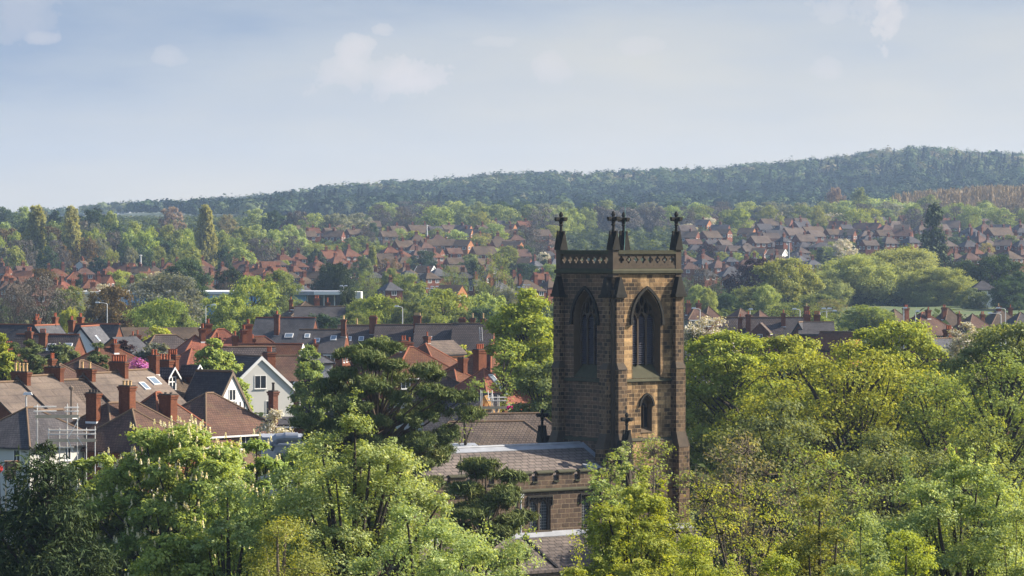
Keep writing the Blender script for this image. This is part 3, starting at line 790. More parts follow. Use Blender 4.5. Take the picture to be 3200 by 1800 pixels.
# ------------------------------------------------------------------ houses
rng = random.Random(7)
def solve_d(px, row, height, lo=800.0, hi=2400.0):
    """distance at which a ridge seen at (px,row) stands `height` above the ground"""
    best = (1e9, lo)
    for i in range(321):
        d = lo + (hi - lo) * i / 320
        p = P(px, row, d)
        e = abs(p.z - g1(p.x, p.y) - height)
        if e < best[0] - 1e-6: best = (e, d)
    return best[1]
def window(parent, k, hd, s, z, w, h, far=False, mull=1, frame='white', glass='glass', trans=True):
    R = rotk(k); f = 0.07 if not far else 0.11
    mb = MB(); y0, y1 = -hd - 0.05, -hd + 0.02
    mb.box(s - w/2, s + w/2, y0, y1, z, z + f); mb.box(s - w/2, s + w/2, y0, y1, z + h - f, z + h)
    mb.box(s - w/2, s - w/2 + f, y0, y1, z + f, z + h - f); mb.box(s + w/2 - f, s + w/2, y0, y1, z + f, z + h - f)
    for i in range(mull):
        c = s - w/2 + w * (i + 1) / (mull + 1); mb.box(c - f*0.45, c + f*0.45, y0 + 0.003, y1, z + f, z + h - f)
    if not far: mb.box(s - w/2 - 0.06, s + w/2 + 0.06, y0 - 0.07, y1, z - 0.06, z - 0.002)
    if far:
        mb.box(s - w/2 + f*0.5, s + w/2 - f*0.5, -hd - 0.02, -hd + 0.01, z + f*0.5, z + h - f*0.5, 1)
        mb.xf(R); return mb.build('window', [M[frame], M[glass]], parent)
    mb.xf(R); o = mb.build('window', M[frame], parent)
    pn = MB(); pn.box(s - w/2 + f*0.5, s + w/2 - f*0.5, -hd - 0.02, -hd + 0.01, z + f*0.5, z + h - f*0.5); pn.xf(R); pn.build('pane', M[glass], o)
    return o
def chimney(parent, x, y, zb, zt, w, dd, pots=2, pot='pot_red', mat='brick', far=False, poth=0.55, corbel=True):
    mb = MB()
    mb.box(x - w/2, x + w/2, y - dd/2, y + dd/2, zb, zt - 0.42)
    c = 0.06
    mb.box(x - w/2 - c, x + w/2 + c, y - dd/2 - c, y + dd/2 + c, zt - 0.42, zt - 0.22)
    mb.box(x - w/2 - 2*c, x + w/2 + 2*c, y - dd/2 - 2*c, y + dd/2 + 2*c, zt - 0.22, zt - 0.08, 0)
    mb.box(x - w/2 - 0.02, x + w/2 + 0.02, y - dd/2 - 0.02, y + dd/2 + 0.02, zt - 0.08, zt + 0.02, 1)
    mats = [M[mat], M['cap'], M['white']]
    if not far: mb.box(x - w/2 - 0.03, x + w/2 + 0.03, y - dd/2 - 0.03, y + dd/2 + 0.03, zb + 0.05, zb + 0.22, 2)
    def pot_shape(m_, q, mm=0):
        t = (q + 0.5) / pots - 0.5
        cx, cy = (x + t * (w - 0.1), y) if w > dd else (x, y + t * (dd - 0.1))
        m_.lathe([(0.13, zt - 0.02), (0.12, zt + poth * 0.25), (0.105, zt + poth * 0.82), (0.14, zt + poth * 0.86), (0.14, zt + poth)], (cx, cy), 7, mm)
    if far:
        mats.append(M[pot])
        for q in range(pots): pot_shape(mb, q, 3)
        return mb.build('chimney', mats, parent)
    o = mb.build('chimney', mats, parent)
    for q in range(pots):
        pm = MB(); pot_shape(pm, q); pm.build('chimney_pot', M[pot], o)
    return o
def house(name, label, px, py, d, phi, Ln, Wd, rise, kind='hip', roof='tile_red', wall='brick', cat='house', group=None, chim=(), win=True,
          anchor='mid', hip=1.0, far=False, ridge='ridge', barge=None, lights=(), height=8.0, ww=1.2, wh=1.15, over=0.3, wrows=2, skipwin=()):
    if d is None: d = solve_d(px, py, height)
    ph = radians(phi)
    rl = Ln / 2 if kind == 'gable' else max(0.05, Ln / 2 - hip * Wd / 2)
    xa = {'mid': 0.0, 'near': -rl if sin(ph) >= 0 else rl, 'left': -rl, 'right': rl}[anchor]
    A = P(px, py, d)
    rx, ry = A.x - cos(ph) * xa, A.y - sin(ph) * xa
    base = g1(rx, ry)
    root = empty(name, (rx, ry, base), ph); tag(root, label, cat, group)
    zr = A.z - base; ze = zr - rise
    hl, hw = Ln / 2, Wd / 2
    mb = MB()
    mb.box(-hl, hl, -hw, hw, -1.2, ze)
    if kind == 'gable':
        for sx in (-1, 1):
            x = sx * hl; xi = x - sx * 0.25
            mb.add([(x, -hw, ze), (x, hw, ze), (x, 0, zr - 0.05), (xi, -hw, ze), (xi, hw, ze), (xi, 0, zr - 0.05)], [(0, 1, 2), (5, 4, 3), (0, 2, 5, 3), (2, 1, 4, 5)])
    mb.build('wall', M[wall], root)
    sl = rise / hw; o_ = over; t_ = 0.16
    rm = MB(); rg = MB()
    if kind == 'gable':
        e = hl + 0.12
        rm.slab([(-e, -hw - o_, ze - o_*sl + t_), (e, -hw - o_, ze - o_*sl + t_), (e, 0, zr + t_), (-e, 0, zr + t_)], t_)
        rm.slab([(-e, 0, zr + t_), (e, 0, zr + t_), (e, hw + o_, ze - o_*sl + t_), (-e, hw + o_, ze - o_*sl + t_)], t_)
        rg.tube([(-e, 0, zr + t_ + 0.02), (e, 0, zr + t_ + 0.02)], 0.13, 6)
    else:
        hx = hl + o_; hy = hw + o_; z0 = ze - o_*sl
        rm.add([(-hx, -hy, z0), (hx, -hy, z0), (hx, hy, z0), (-hx, hy, z0), (-rl, 0, zr), (rl, 0, zr), (-hx, -hy, z0 - 0.14), (hx, -hy, z0 - 0.14), (hx, hy, z0 - 0.14), (-hx, hy, z0 - 0.14)],
               [(0, 1, 5, 4), (1, 2, 5), (2, 3, 4, 5), (3, 0, 4), (0, 6, 7, 1), (1, 7, 8, 2), (2, 8, 9, 3), (3, 9, 6, 0), (9, 8, 7, 6)])
        rg.tube([(-rl, 0, zr + 0.02), (rl, 0, zr + 0.02)], 0.12, 6)
        for sx in (-1, 1):
            for sy in (-1, 1):
                rg.tube([(sx * rl, 0, zr + 0.01), (sx * hx, sy * hy, z0 + 0.01)], 0.10, 5)
    ro = rm.build('roof', M[roof], root)
    if ridge: rg.build('ridge_tile', M[ridge], ro)
    if not far or barge:
        gmat = M['white' if rng.random() < 0.5 else 'black'] if not far else M['white']
        for sy in (-1, 1):
            gm = MB(); y = sy * (hw + o_ + 0.06); gm.box(-hl - o_*0.3, hl + o_*0.3, y - 0.06, y + 0.05, ze - o_*sl - 0.16, ze - o_*sl - 0.02)
            gm.build('gutter', gmat, root)
    if barge and kind == 'gable':
        for sx in (-1, 1):
            bm = MB(); x = sx * (hl + 0.16)
            for sy in (-1, 1):
                bm.add([(x - 0.04, 0, zr + t_ + 0.04), (x + 0.04, 0, zr + t_ + 0.04), (x + 0.04, sy*(hw + o_), ze - o_*sl + t_ + 0.04), (x - 0.04, sy*(hw + o_), ze - o_*sl + t_ + 0.04),
                        (x - 0.04, 0, zr - 0.22), (x + 0.04, 0, zr - 0.22), (x + 0.04, sy*(hw + o_), ze - o_*sl - 0.22), (x - 0.04, sy*(hw + o_), ze - o_*sl - 0.22)],
                       [(0,1,2,3),(4,7,6,5),(0,4,5,1),(3,2,6,7),(0,3,7,4),(1,5,6,2)])
            bm.build('bargeboard', M[barge], ro)
    def roof_z(x, y):
        z = zr - sl * abs(y)
        if kind != 'gable' and abs(x) > rl: z = min(z, zr - rise * (abs(x) - rl) / max(0.1, hl - rl))
        return z
    for c in chim:
        c = dict(c); x, y = c.pop('x'), c.pop('y', 0.0); w, dd = c.pop('w', 0.9), c.pop('dd', 0.6); h_ = c.pop('h', 1.2)
        zb = min(roof_z(x, abs(y) + dd / 2), roof_z(abs(x) + w / 2, y)) - 0.05
        if c.pop('out', False): zb = -1
        chimney(ro, x, y, zb, zr + h_, w, dd, far=far, **c)
    for (x, t, w, h) in lights:
        sy = -1 if t > 0 else 1; t = abs(t)
        c_ = MB(); yc = sy * t * hw; n_ = Vector((0, sy * sl, 1)).normalized(); up = Vector((0, -sy, sl)).normalized()
        cz = zr - sl * t * hw + (t_ if kind == 'gable' else 0) + 0.03
        def rect(w_, h_, off):
            c0 = Vector((x, yc, cz)) + n_ * off
            return [c0 + Vector((sx * w_ / 2, 0, 0)) * (1) + up * (q * h_ / 2) for sx, q in ((-1, -1), (1, -1), (1, 1), (-1, 1))]
        a, b_ = rect(w, h, 0.09), rect(w, h, -0.12)
        c_.add(a + b_, [(0,1,2,3),(7,6,5,4),(0,4,5,1),(1,5,6,2),(2,6,7,3),(3,7,4,0)])
        fo = c_.build('rooflight', M['white'], ro)
        g_ = MB(); a, b_ = rect(w - 0.2, h - 0.2, 0.10), rect(w - 0.2, h - 0.2, 0.05)
        g_.add(a + b_, [(0,1,2,3),(7,6,5,4),(0,4,5,1),(1,5,6,2),(2,6,7,3),(3,7,4,0)]); g_.build('pane', M['skyglass'], fo)
    if win:
        tocam = Vector((-rx, -ry, 0)).normalized()
        for k in range(4):
            if k in skipwin: continue
            n_ = Vector((0, -1, 0)); n_.rotate(Matrix.Rotation(ph - k * pi / 2, 3, 'Z'))
            if n_.dot(tocam) < 0.12: continue
            ln = Ln if k % 2 == 0 else Wd; hd = hw if k % 2 == 0 else hl
            n = max(1, int(round(ln / 3.1)))
            for r in range(1 if far else wrows):
                z = ze - 0.35 - wh - r * 2.7
                if z < 0.5: break
                for i in range(n):
                    if n == 1 and ln < 2.2: continue
                    s = (i + 0.5) / n * ln - ln / 2
                    window(root, k, hd, s, z, ww if ln > 3.5 else 0.8, wh, far, mull=2 if ww > 1.5 else 1)
    return dict(root=root, roof=ro, zr=zr, ze=ze, L=Ln, W=Wd, rl=rl, sl=sl, t=t_)
C = lambda x, y=0.0, w=0.9, dd=0.6, h=1.2, **k: dict(x=x, y=y, w=w, dd=dd, h=h, **k)

# ---- the near street on the left: a terrace seen across its rooftops, ridge running away to the right
GT = 'terraced houses along the near street'
def terrace(px, py, d, roof, lab, **k):
    return house('terraced_house', lab, px, py, d, 55, 5.05, 9.0, 3.25, 'gable', roof, 'brick', group=GT, ridge='ridge', over=0.25, **k)
big = dict(w=0.5, dd=1.9, h=0.9, mat='brick')
terrace(8, 1200, 328, 'felt', 'grey-roofed terraced house at the very left edge of the near street', chim=[C(2.52, 0.1, pots=4, pot='pot_buff', poth=0.75, **{**big, 'h': 1.05})])
terrace(113, 1180, 332, 'felt', 'grey-roofed terraced house left of the brown ribbed roof in the near terrace', chim=[C(2.52, 0.1, pots=4, pot='cap', poth=0.12, **big)])
terrace(214, 1193, 336, 'tile_grey', 'terraced house with ribbed brown tiles between two smooth grey roofs', chim=[C(2.52, 0.1, pots=2, pot='pot_buff', poth=0.6, **{**big, 'h': 1.15})])
terrace(318, 1171, 340, 'felt', 'grey-roofed terraced house right of the brown ribbed roof', chim=[C(2.52, 0.1, pots=6, pot='pot_red', poth=0.62, **{**big, 'h': 1.15})])
terrace(420, 1162, 344, 'felt', 'grey-roofed terraced house with two rooflights in the near street', lights=[(-0.9, 0.45, 0.75, 1.1), (1.1, 0.33, 1.1, 1.15)],
        chim=[C(2.6, -0.2, pots=2, **{**big, 'dd': 0.9, 'h': 1.5})])
hd_ = house('dormer_house', 'brown-tiled brick house with two white-framed gabled dormers', 530, 1166, 351, 55, 7.6, 9.4, 3.5, 'gable', 'tile_plum', 'brick', over=0.3, ridge='ridge_red',
            chim=[C(-0.6, 0.25, pots=5, pot='pot_red', **{**big, 'w': 0.6, 'h': 1.3}), C(1.5, 0.9, pots=4, pot='pot_red', **{**big, 'w': 0.5, 'dd': 1.2, 'h': 1.7})])
def dormer(h, x, t, w, hh, mat_roof):
    yf = -t * h['W'] / 2; zf = h['zr'] - h['sl'] * abs(yf) + 0.15
    mb = MB(); z1 = zf + hh; rz = z1 + 0.75
    back = -0.2
    yb = -(h['zr'] - rz) / h['sl'] if rz < h['zr'] else -0.05
    mb.box(x - w/2, x + w/2, yf, yf + (zf + hh - zf) / h['sl'] * 0.98, zf - 0.3, z1, 1)
    mb.add([(x - w/2, yf, z1), (x + w/2, yf, z1), (x, yf, rz - 0.06)], [(0, 1, 2)], 1)
    for sx in (-1, 1):
        q = [(x + sx * (w/2 + 0.3), yf - 0.35, z1 - 0.18), (x, yf - 0.35, rz + 0.1), (x, yb, rz + 0.1), (x + sx * (w/2 + 0.3), yf + (hh) / h['sl'] * 0.9, z1 - 0.18)]
        if sx > 0: q = [q[0], q[3], q[2], q[1]][::-1]; q = [q[0], q[1], q[2], q[3]]
        mb.slab(q if sx < 0 else q, 0.1, 0)
    o = mb.build('dormer', [M[mat_roof], M['brick_dark']], h['roof'])
    f = MB()
    for sx in (-1, 1):
        f.add([(x, yf - 0.40, rz + 0.16), (x, yf - 0.33, rz + 0.16), (x + sx*(w/2 + 0.32), yf - 0.33, z1 - 0.12), (x + sx*(w/2 + 0.32), yf - 0.40, z1 - 0.12),
               (x, yf - 0.40, rz - 0.05), (x, yf - 0.33, rz - 0.05), (x + sx*(w/2 + 0.32), yf - 0.33, z1 - 0.33), (x + sx*(w/2 + 0.32), yf - 0.40, z1 - 0.33)],
              [(0,1,2,3),(4,7,6,5),(0,4,5,1),(3,2,6,7),(0,3,7,4),(1,5,6,2)])
    for s in (-1, 0, 1): f.box(x + s*(w/2 - 0.07) - 0.06, x + s*(w/2 - 0.07) + 0.06, yf - 0.06, yf - 0.005, zf - 0.05, z1)
    for z in (zf - 0.08, zf + hh * 0.55, z1 - 0.1): f.box(x - w/2, x + w/2, yf - 0.055, yf - 0.006, z, z + 0.1)
    f.build('dormer_window', M['white'], o)
    g = MB(); g.box(x - w/2 + 0.05, x + w/2 - 0.05, yf - 0.03, yf - 0.003, zf, z1 - 0.05); g.build('dormer_pane', M['glass'], o)
dormer(hd_, -2.2, 0.46, 1.15, 1.25, 'pantile'); dormer(hd_, 1.7, 0.42, 1.15, 1.25, 'pantile')
# cross wing with half-timbered gable
hg = house('gabled_house', 'dark-tiled house with black and white half-timbered gable facing right', 724, 1166, 346, -35, 4.2, 6.0, 4.1, 'gable', 'slate_dark', 'brick', over=0.45, anchor='right', barge='bark_pale', ridge='ridge')
mb = MB(); hl, hw = hg['L'] / 2, hg['W'] / 2
x = hl + 0.02
mb.add([(x, -hw, hg['ze']), (x, hw, hg['ze']), (x, 0, hg['zr'] - 0.1), (x + 0.03, -hw, hg['ze']), (x + 0.03, hw, hg['ze']), (x + 0.03, 0, hg['zr'] - 0.1)], [(3, 4, 5), (0, 2, 1), (0, 1, 4, 3), (1, 2, 5, 4), (2, 0, 3, 5)])
for i in range(-4, 5):
    y = i * 0.6; top = hg['zr'] - 0.15 - abs(y) * hg['sl']
    if top > hg['ze'] + 0.2: mb.box(x + 0.02, x + 0.07, y - 0.07, y + 0.07, hg['ze'], min(top, hg['ze'] + 1.35), 1)
mb.box(x + 0.02, x + 0.08, -hw, hw, hg['ze'] - 0.2, hg['ze'], 1)
mb.build('half_timbering', [M['white'], M['black']], hg['root'])
window(hg['root'], 3, hl + 0.06, 0.0, hg['ze'] + 1.5, 1.0, 1.1, mull=1)

# ---- the row in front with hipped roofs
house('rendered_house', 'white rendered house with dark hipped roof behind the scaffold', 83, 1275, 300, 55, 9.0, 8.2, 2.75, 'hip', 'slate_dark', 'offwhite', anchor='near', ridge='ridge', wrows=2, ww=0.75, wh=1.05)
house('brick_house', 'brick house with scaffolded roof and a stepped brown hipped roof', 338, 1260, 306, 55, 13.0, 9.5, 3.6, 'hip', 'tile_brown', 'brick', anchor='near', chim=[C(-3.6, 0.0, w=0.55, dd=1.15, h=0.95, pots=3, pot='cap', poth=0.25), C(-1.2, -1.6, w=0.75, dd=1.2, h=1.5, pots=3, pot='pot_buff', poth=0.4)])
house('projecting_wing', 'low dark hipped wing in front of the stepped brown roof', 413, 1279, 301, 55, 7.0, 8.0, 3.0, 'hip', 'tile_brown', 'brick', anchor='near', ridge='ridge')
house('brick_house', 'orange brick house with steep brown hip and open white windows', 487, 1227, 313, 55, 9.5, 9.0, 4.4, 'hip', 'tile_brown', 'brick_orange', anchor='near', chim=[C(-1.0, -2.0, w=0.85, dd=1.3, h=-0.05, pots=2, pot='cap', poth=0.15)], ridge='ridge_red')
house('brick_house', 'tan brick house with dark brown hipped roof and a tall detached-looking stack', 655, 1229, 319, 50, 9.5, 8.6, 3.2, 'hip', 'tile_brown', 'brick_tan', anchor='mid', chim=[C(4.2, -3.6, w=0.6, dd=0.6, h=0.2, pots=1, pot='cap', poth=0.7, mat='brick_dark')])
house('small_garage', 'low flat-roofed outbuilding beside the tan brick house', 850, 1308, 322, 10, 5.5, 4.0, 0.5, 'gable', 'slate_dark', 'brick_dark', win=False, ridge=None)
house('brick_house', 'low dark roof just showing between the scaffold and terrace', 130, 1290, 312, 55, 5, 5, 1.8, 'gable', 'slate_dark', 'brick', win=False)
# ---- white gable and its neighbours
wg = house('rendered_house', 'cream rendered house with a tall plain gable and single attic window', 816, 1118, 410, 122, 9.5, 8.2, 3.5, 'gable', 'pantile', 'offwhite', anchor='near', barge='white', ridge='ridge', win=False,
           chim=[C(-2.2, -2.4, w=1.1, dd=1.0, h=0.55, pots=3, pot='pot_red', poth=0.6)], over=0.35)
for (s, z, w, h) in ((-0.1, wg['ze'] + 0.05, 1.5, 1.5), (1.3, wg['ze'] - 2.9, 1.5, 1.6), (-2.2, wg['ze'] - 2.9, 1.2, 1.5)): window(wg['root'], 1, wg['L'] / 2, s, z, w, h)
house('brick_house', 'dark ribbed-tile house directly behind the cream gable', 752, 1089, 432, 12, 8.0, 9.0, 3.6, 'gable', 'pantile', 'brick', chim=[C(-2.8, -0.5, w=0.6, dd=0.9, h=1.3, pots=2), C(-0.6, 0.5, w=0.6, dd=0.9, h=1.5, pots=1)])
house('brick_house', 'brown-roofed house right of the cream gable', 882, 1112, 428, 8, 8.5, 8, 2.6, 'hip', 'tile_brown', 'brick_dark', hip=0.6)
# ---- dark slate and red houses of the middle distance
house('slate_house', 'slate-roofed brick house with pale cross gable at the left edge', 80, 1018, 520, -24, 9.8, 8.0, 3.4, 'gable', 'slate_dark', 'brick', ridge='ridge_red', chim=[C(1.3, 1, w=0.8, dd=0.6, h=1.1), C(2.5, -1.2, w=0.6, dd=0.8, h=0.8), C(4.5, 0.6, w=0.55, dd=0.8, h=1.3)])
house('slate_house', 'small slate cross gable beside the slate-roofed house', 108, 1021, 513, 66, 6.5, 5.0, 2.8, 'gable', 'slate', 'brick_dark', anchor='near', ridge='ridge_red', barge='black', win=False)
house('brick_house', 'ribbed dark-roofed house with two large white rooflights', 150, 1049, 482, -14, 8.6, 9.0, 4.2, 'gable', 'pantile', 'brick', ridge='ridge_red', chim=[C(-1.9, -1.8, w=0.75, dd=0.7, h=0.6, pots=2), C(-0.1, -1.5, w=0.95, dd=0.8, h=0.4, pots=3)], lights=[(1.1, 0.40, 1.1, 1.3), (3.4, 0.38, 1.1, 1.3)])
house('gabled_house', 'white gable with round-headed window and black bargeboards', 252, 1024, 500, 76, 7.0, 5.4, 3.1, 'gable', 'slate', 'white', anchor='near', barge='black', ridge='ridge_red', ww=0.7, wh=1.1, wrows=1, lights=[(-1.0, 0.55, 0.6, 1.0)])
house('slate_house', 'slate house with orange brick gable end behind the white gable', 300, 1016, 512, -18, 7.0, 6.4, 4.0, 'gable', 'slate_dark', 'brick', anchor='mid', ridge='ridge_red', chim=[C(-3.4, -0.6, w=0.75, dd=0.8, h=0.7, pots=2), C(-2.7, 0.8, w=0.7, dd=0.8, h=1.1, pots=2)])
house('brick_outbuilding', 'brick outbuilding with plain grey lean roof', 388, 1056, 470, 60, 5.0, 5.0, 1.8, 'gable', 'slate', 'brick_orange', win=False, ridge=None)
house('brick_house', 'wide red hipped house behind the near terrace chimneys', 335, 1087, 430, 48, 12.5, 10.0, 3.4, 'hip', 'tile_red', 'brick', ridge='ridge_red', chim=[C(0.5, -0.8, w=0.7, dd=0.6, h=0.5)])
house('brick_house', 'red hipped house with a pair of low chimneys near the left edge', 45, 1101, 415, 50, 9.0, 8.0, 2.6, 'hip', 'tile_red', 'brick', ridge='ridge_red', chim=[C(-0.4, 0.5, w=1.1, dd=0.6, h=0.7, pots=3)])
house('brick_house', 'small brown hipped house between two near chimneys', 188, 1138, 368, 55, 7.2, 7.0, 2.6, 'hip', 'tile_brown', 'brick', chim=[C(-0.3, 0.8, w=0.6, dd=0.5, h=0.55)])
house('brick_house', 'brown hipped house behind the grey terrace roofs', 256, 1127, 372, 50, 8.6, 8.0, 2.4, 'hip', 'tile_brown', 'brick')
house('long_low_building', 'long low dark building with a white fascia beyond the gardens', 485, 1026, 545, 3, 13.0, 7.0, 1.5, 'gable', 'tile_plum', 'brick_dark', barge='white', win=False, ridge=None)
house('rendered_house', 'dark pantiled hipped house with cream walls and two slim chimneys', 517, 1047, 478, 30, 11.5, 8.5, 3.4, 'hip', 'pantile', 'offwhite', chim=[C(-4.8, -0.4, w=0.7, dd=0.6, h=0.0, pots=1, mat='brick_dark'), C(-3.6, 0.8, w=0.7, dd=0.6, h=0.1, pots=1)])
house('brick_house', 'large house under bright salmon-red hipped roof', 690, 1029, 455, 25, 10.5, 9.5, 4.2, 'hip', 'tile_bright', 'brick', ridge='ridge_red', chim=[C(-0.9, 2.2, w=0.8, dd=0.8, h=0.7, pots=3), C(2.3, -1.9, w=0.6, dd=0.8, h=0.0, pots=2), C(4.6, 2.6, w=0.8, dd=0.8, h=0.6, pots=2)])
house('brick_house', 'salmon-red lower wing left of the large salmon-red roof', 610, 1048, 450, 25, 7.5, 8.0, 3.6, 'hip', 'tile_bright', 'brick', ridge='ridge_red', chim=[C(0.7, -0.6, w=0.6, dd=0.8, h=0.9, pots=2)])
house('brick_house', 'small salmon-red hip low beside the round green tree', 600, 1089, 415, 40, 6.0, 6.0, 2.4, 'hip', 'tile_bright', 'brick', ridge='ridge_red', win=False)
house('brick_house', 'red hipped house in front of the big grey slate roof', 795, 1052, 475, 14, 9.0, 9.0, 2.6, 'hip', 'tile_red', 'brick', ridge='ridge_red', hip=0.7, chim=[C(-0.6, -2.0, w=0.6, dd=0.7, h=-0.2, pots=1)])
house('brick_house', 'lower red gabled house with white verge behind the cream gable', 842, 1079, 445, -8, 8.0, 7.0, 2.2, 'gable', 'tile_red', 'brick', barge='white', ridge='ridge_red')
house('slate_house', 'big grey slate house with tall slope and small orange gable peak', 893, 996, 562, -10, 9.2, 10.5, 4.9, 'gable', 'slate', 'brick', ridge='ridge_red', chim=[C(-0.8, -2.4, w=0.75, dd=0.9, h=0.7, pots=2)], lights=[(1.2, 0.55, 1.3, 0.9)])
house('slate_house', 'lower slate house with three small rooflights beside the big slate roof', 1010, 1033, 548, -6, 7.0, 8.0, 3.2, 'gable', 'slate_dark', 'brick', lights=[(-2.2, 0.3, 0.8, 0.9), (-0.6, 0.5, 0.8, 0.9), (1.8, 0.4, 0.9, 1.0)], chim=[C(3.2, -0.9, w=0.7, dd=0.8, h=1.7, pots=2, pot='pot_buff')])
house('grey_house', 'small grey hipped house between red roofs', 945, 1079, 455, 20, 6.0, 6.0, 1.9, 'hip', 'slate', 'greyrender', chim=[C(1.6, 0, w=0.6, dd=0.6, h=0.2)], win=False)
for i, (x, lab, ch) in enumerate([
        (1120, 'first terraced house of the long dark row, leftmost with buff pots', [C(-2.6, 0.6, w=0.6, dd=0.6, h=0.25, pots=1, pot='pot_buff', poth=0.9), C(-0.3, 0.6, w=0.6, dd=0.6, h=0.3, pots=1, pot='pot_buff', poth=0.9), C(2.4, -1.1, w=1.1, dd=0.9, h=1.5, pots=4, pot='pot_red', poth=0.2)]),
        (1237, 'second terraced house of the long dark row, left of its tallest chimney', [C(3.4, -1.1, w=1.1, dd=0.9, h=1.6, pots=4, pot='pot_buff', poth=0.4)]),
        (1362, 'third terraced house of the long dark row, with small grey rooflight', [C(4.1, -1.0, w=1.0, dd=0.9, h=1.0, pots=4, pot='pot_red', poth=0.2)]),
        (1480, 'last terraced house of the long dark row, beside the tall green tree', [C(-0.2, 0.8, w=0.7, dd=0.7, h=1.0, pots=1, pot='pot_buff', poth=0.7), C(1.4, 0.8, w=0.7, dd=0.7, h=0.9, pots=1, pot='pot_buff', poth=0.8)])]):
    house('terraced_house', lab, x, 1020 - i * 2.0, 566 - i * 2, -4, 6.15, 9.6, 4.1, 'gable', 'pantile', 'brick', group='terraced houses of the long dark row', chim=ch, ridge='ridge', lights=[(-1.2, 0.5, 0.8, 1.0), (0.7, 0.5, 0.8, 1.0)] if i == 0 else ([(-0.8, 0.52, 0.9, 0.7)] if i == 2 else ()))
house('brick_house', 'red hipped house with lit right side below the long dark row', 1285, 1085, 432, 30, 9.2, 8.6, 3.2, 'hip', 'tile_red', 'brick', ridge='ridge_red', chim=[C(-0.7, 0.6, w=0.8, dd=0.6, h=0.8, pots=2), C(0.4, 1.2, w=0.6, dd=0.6, h=0.6, pots=1)])
house('brick_house', 'red house whose plain lit slope falls right of the pine', 1330, 1074, 445, 58, 8.0, 9.0, 3.4, 'hip', 'tile_red', 'brick', ridge='ridge_red', win=False)
house('brick_outbuilding', 'narrow brown gabled outbuilding with orange end wall', 1372, 1068, 480, 60, 7.0, 3.6, 1.4, 'gable', 'tile_grey', 'brick_orange', win=False, ridge=None, chim=[C(-3.0, 0, w=0.7, dd=0.7, h=0.8, pots=1)])
house('brick_house', 'large red house with broad dark slope left of the tall tree', 1545, 1076, 402, 45, 13.0, 12.0, 4.8, 'hip', 'tile_red', 'brick', ridge='ridge_red', chim=[C(-4.2, -2.0, w=1.2, dd=0.9, h=-0.4, pots=4, pot='pot_red')])
house('brick_house', 'red tiled house with one tall thin brick chimney', 1420, 1150, 392, 50, 7.0, 7.5, 2.6, 'hip', 'tile_red', 'offwhite', ridge='ridge_red', chim=[C(0.8, -0.5, w=0.65, dd=0.75, h=1.1, pots=1, pot='cap', poth=0.1)])
house('brick_house', 'small orange-red hipped house with two rooflights on its sunny side', 1512, 1153, 380, 50, 7.2, 7.2, 3.2, 'hip', 'tile_bright', 'brick', ridge='ridge_red', lights=[(0.2, 0.35, 0.7, 1.5), (0.2, 0.7, 0.7, 1.3)], win=False)
house('brick_house', 'brown hipped house half hidden behind the pine', 1375, 1165, 385, 35, 7.0, 7.0, 2.6, 'hip', 'tile_brown', 'offwhite', ridge='ridge', win=False)
house('repaired_house', 'house with new dark slates and open timber gable under repair', 1452, 1233, 352, -8, 6.6, 8.0, 3.4, 'gable', 'slate_dark', 'timber', ridge=None, win=False, cat='house')
house('church_hall', 'brown ribbed-tile hall with hipped roof just behind the nave', 1590, 1293, 322, 14, 11.5, 11.0, 3.4, 'hip', 'tile_grey', 'brick_dark', cat='hall', hip=0.55, ridge='ridge', win=False)
house('hall_wing', 'lower brown ribbed-tile wing in front of the hall', 1520, 1318, 312, 14, 11.0, 9.0, 2.4, 'hip', 'tile_grey', 'brick_dark', cat='hall', hip=0.5, ridge='ridge', win=False)
house('flat_roofed_store', 'white flat-roofed extension left of the hall', 1330, 1392, 300, 14, 8.0, 6.0, 0.4, 'gable', 'lead', 'offwhite', win=False, ridge=None, cat='building')
house('brick_house', 'dark hipped brick house just in front of the white canopy', 955, 942, 715, 18, 7.5, 8.0, 2.6, 'hip', 'tile_plum', 'brick_dark', chim=[C(2.4, 0.6, w=1.0, dd=0.7, h=0.6, pots=3), C(-2.9, 0.2, w=0.6, dd=0.6, h=0.4, pots=1)], win=False)
house('brick_house', 'lower dark roof before the hipped house by the canopy', 1000, 960, 690, 2, 9.5, 7.5, 2.6, 'gable', 'slate_dark', 'brick_dark', chim=[C(1.4, 0.4, w=0.9, dd=0.7, h=0.9, pots=1, pot='pot_red', poth=0.9), C(-5.2, -0.5, w=0.55, dd=0.6, h=0.1, pots=1)], win=False)
# ---- right of the tower
house('terraced_house', 'long dark-tiled house with little gabled dormer right of the tower', 2350, 995, 600, -4, 10.0, 9.0, 4.0, 'gable', 'pantile', 'brick', chim=[C(-1.9, -2.6, w=0.7, dd=0.8, h=0.2, pots=2), C(-0.6, -2.2, w=0.8, dd=0.8, h=0.7, pots=3), C(5.1, -1.2, w=0.7, dd=0.8, h=0.9, pots=1)], win=False, ridge='ridge')
dh = house('gabled_house', 'small red-framed gable with white window on the long dark roof', 2375, 1012, 592, 80, 3.2, 2.6, 1.3, 'gable', 'tile_grey', 'brick_dark', anchor='near', barge='brick_dark', ww=0.9, wh=1.3, wrows=1, ridge=None)
house('slate_house', 'slate house with steep cross gable right of the long dark roof', 2488, 995, 600, -6, 4.0, 9.0, 3.6, 'gable', 'slate_dark', 'brick', win=False)
house('gabled_house', 'steep slate gable with sunny right slope and black verge', 2495, 1010, 590, 68, 5.5, 4.6, 3.6, 'gable', 'slate', 'brick_dark', anchor='near', barge='black', win=False)
house('brick_house', 'dark red brick house with twin square chimney stacks', 2550, 1009, 592, -3, 5.6, 7.0, 1.7, 'gable', 'slate_dark', 'brick', chim=[C(-1.4, 1.5, w=1.1, dd=0.9, h=1.3, pots=3), C(0.2, 1.5, w=1.0, dd=0.9, h=1.3, pots=3)], win=False)
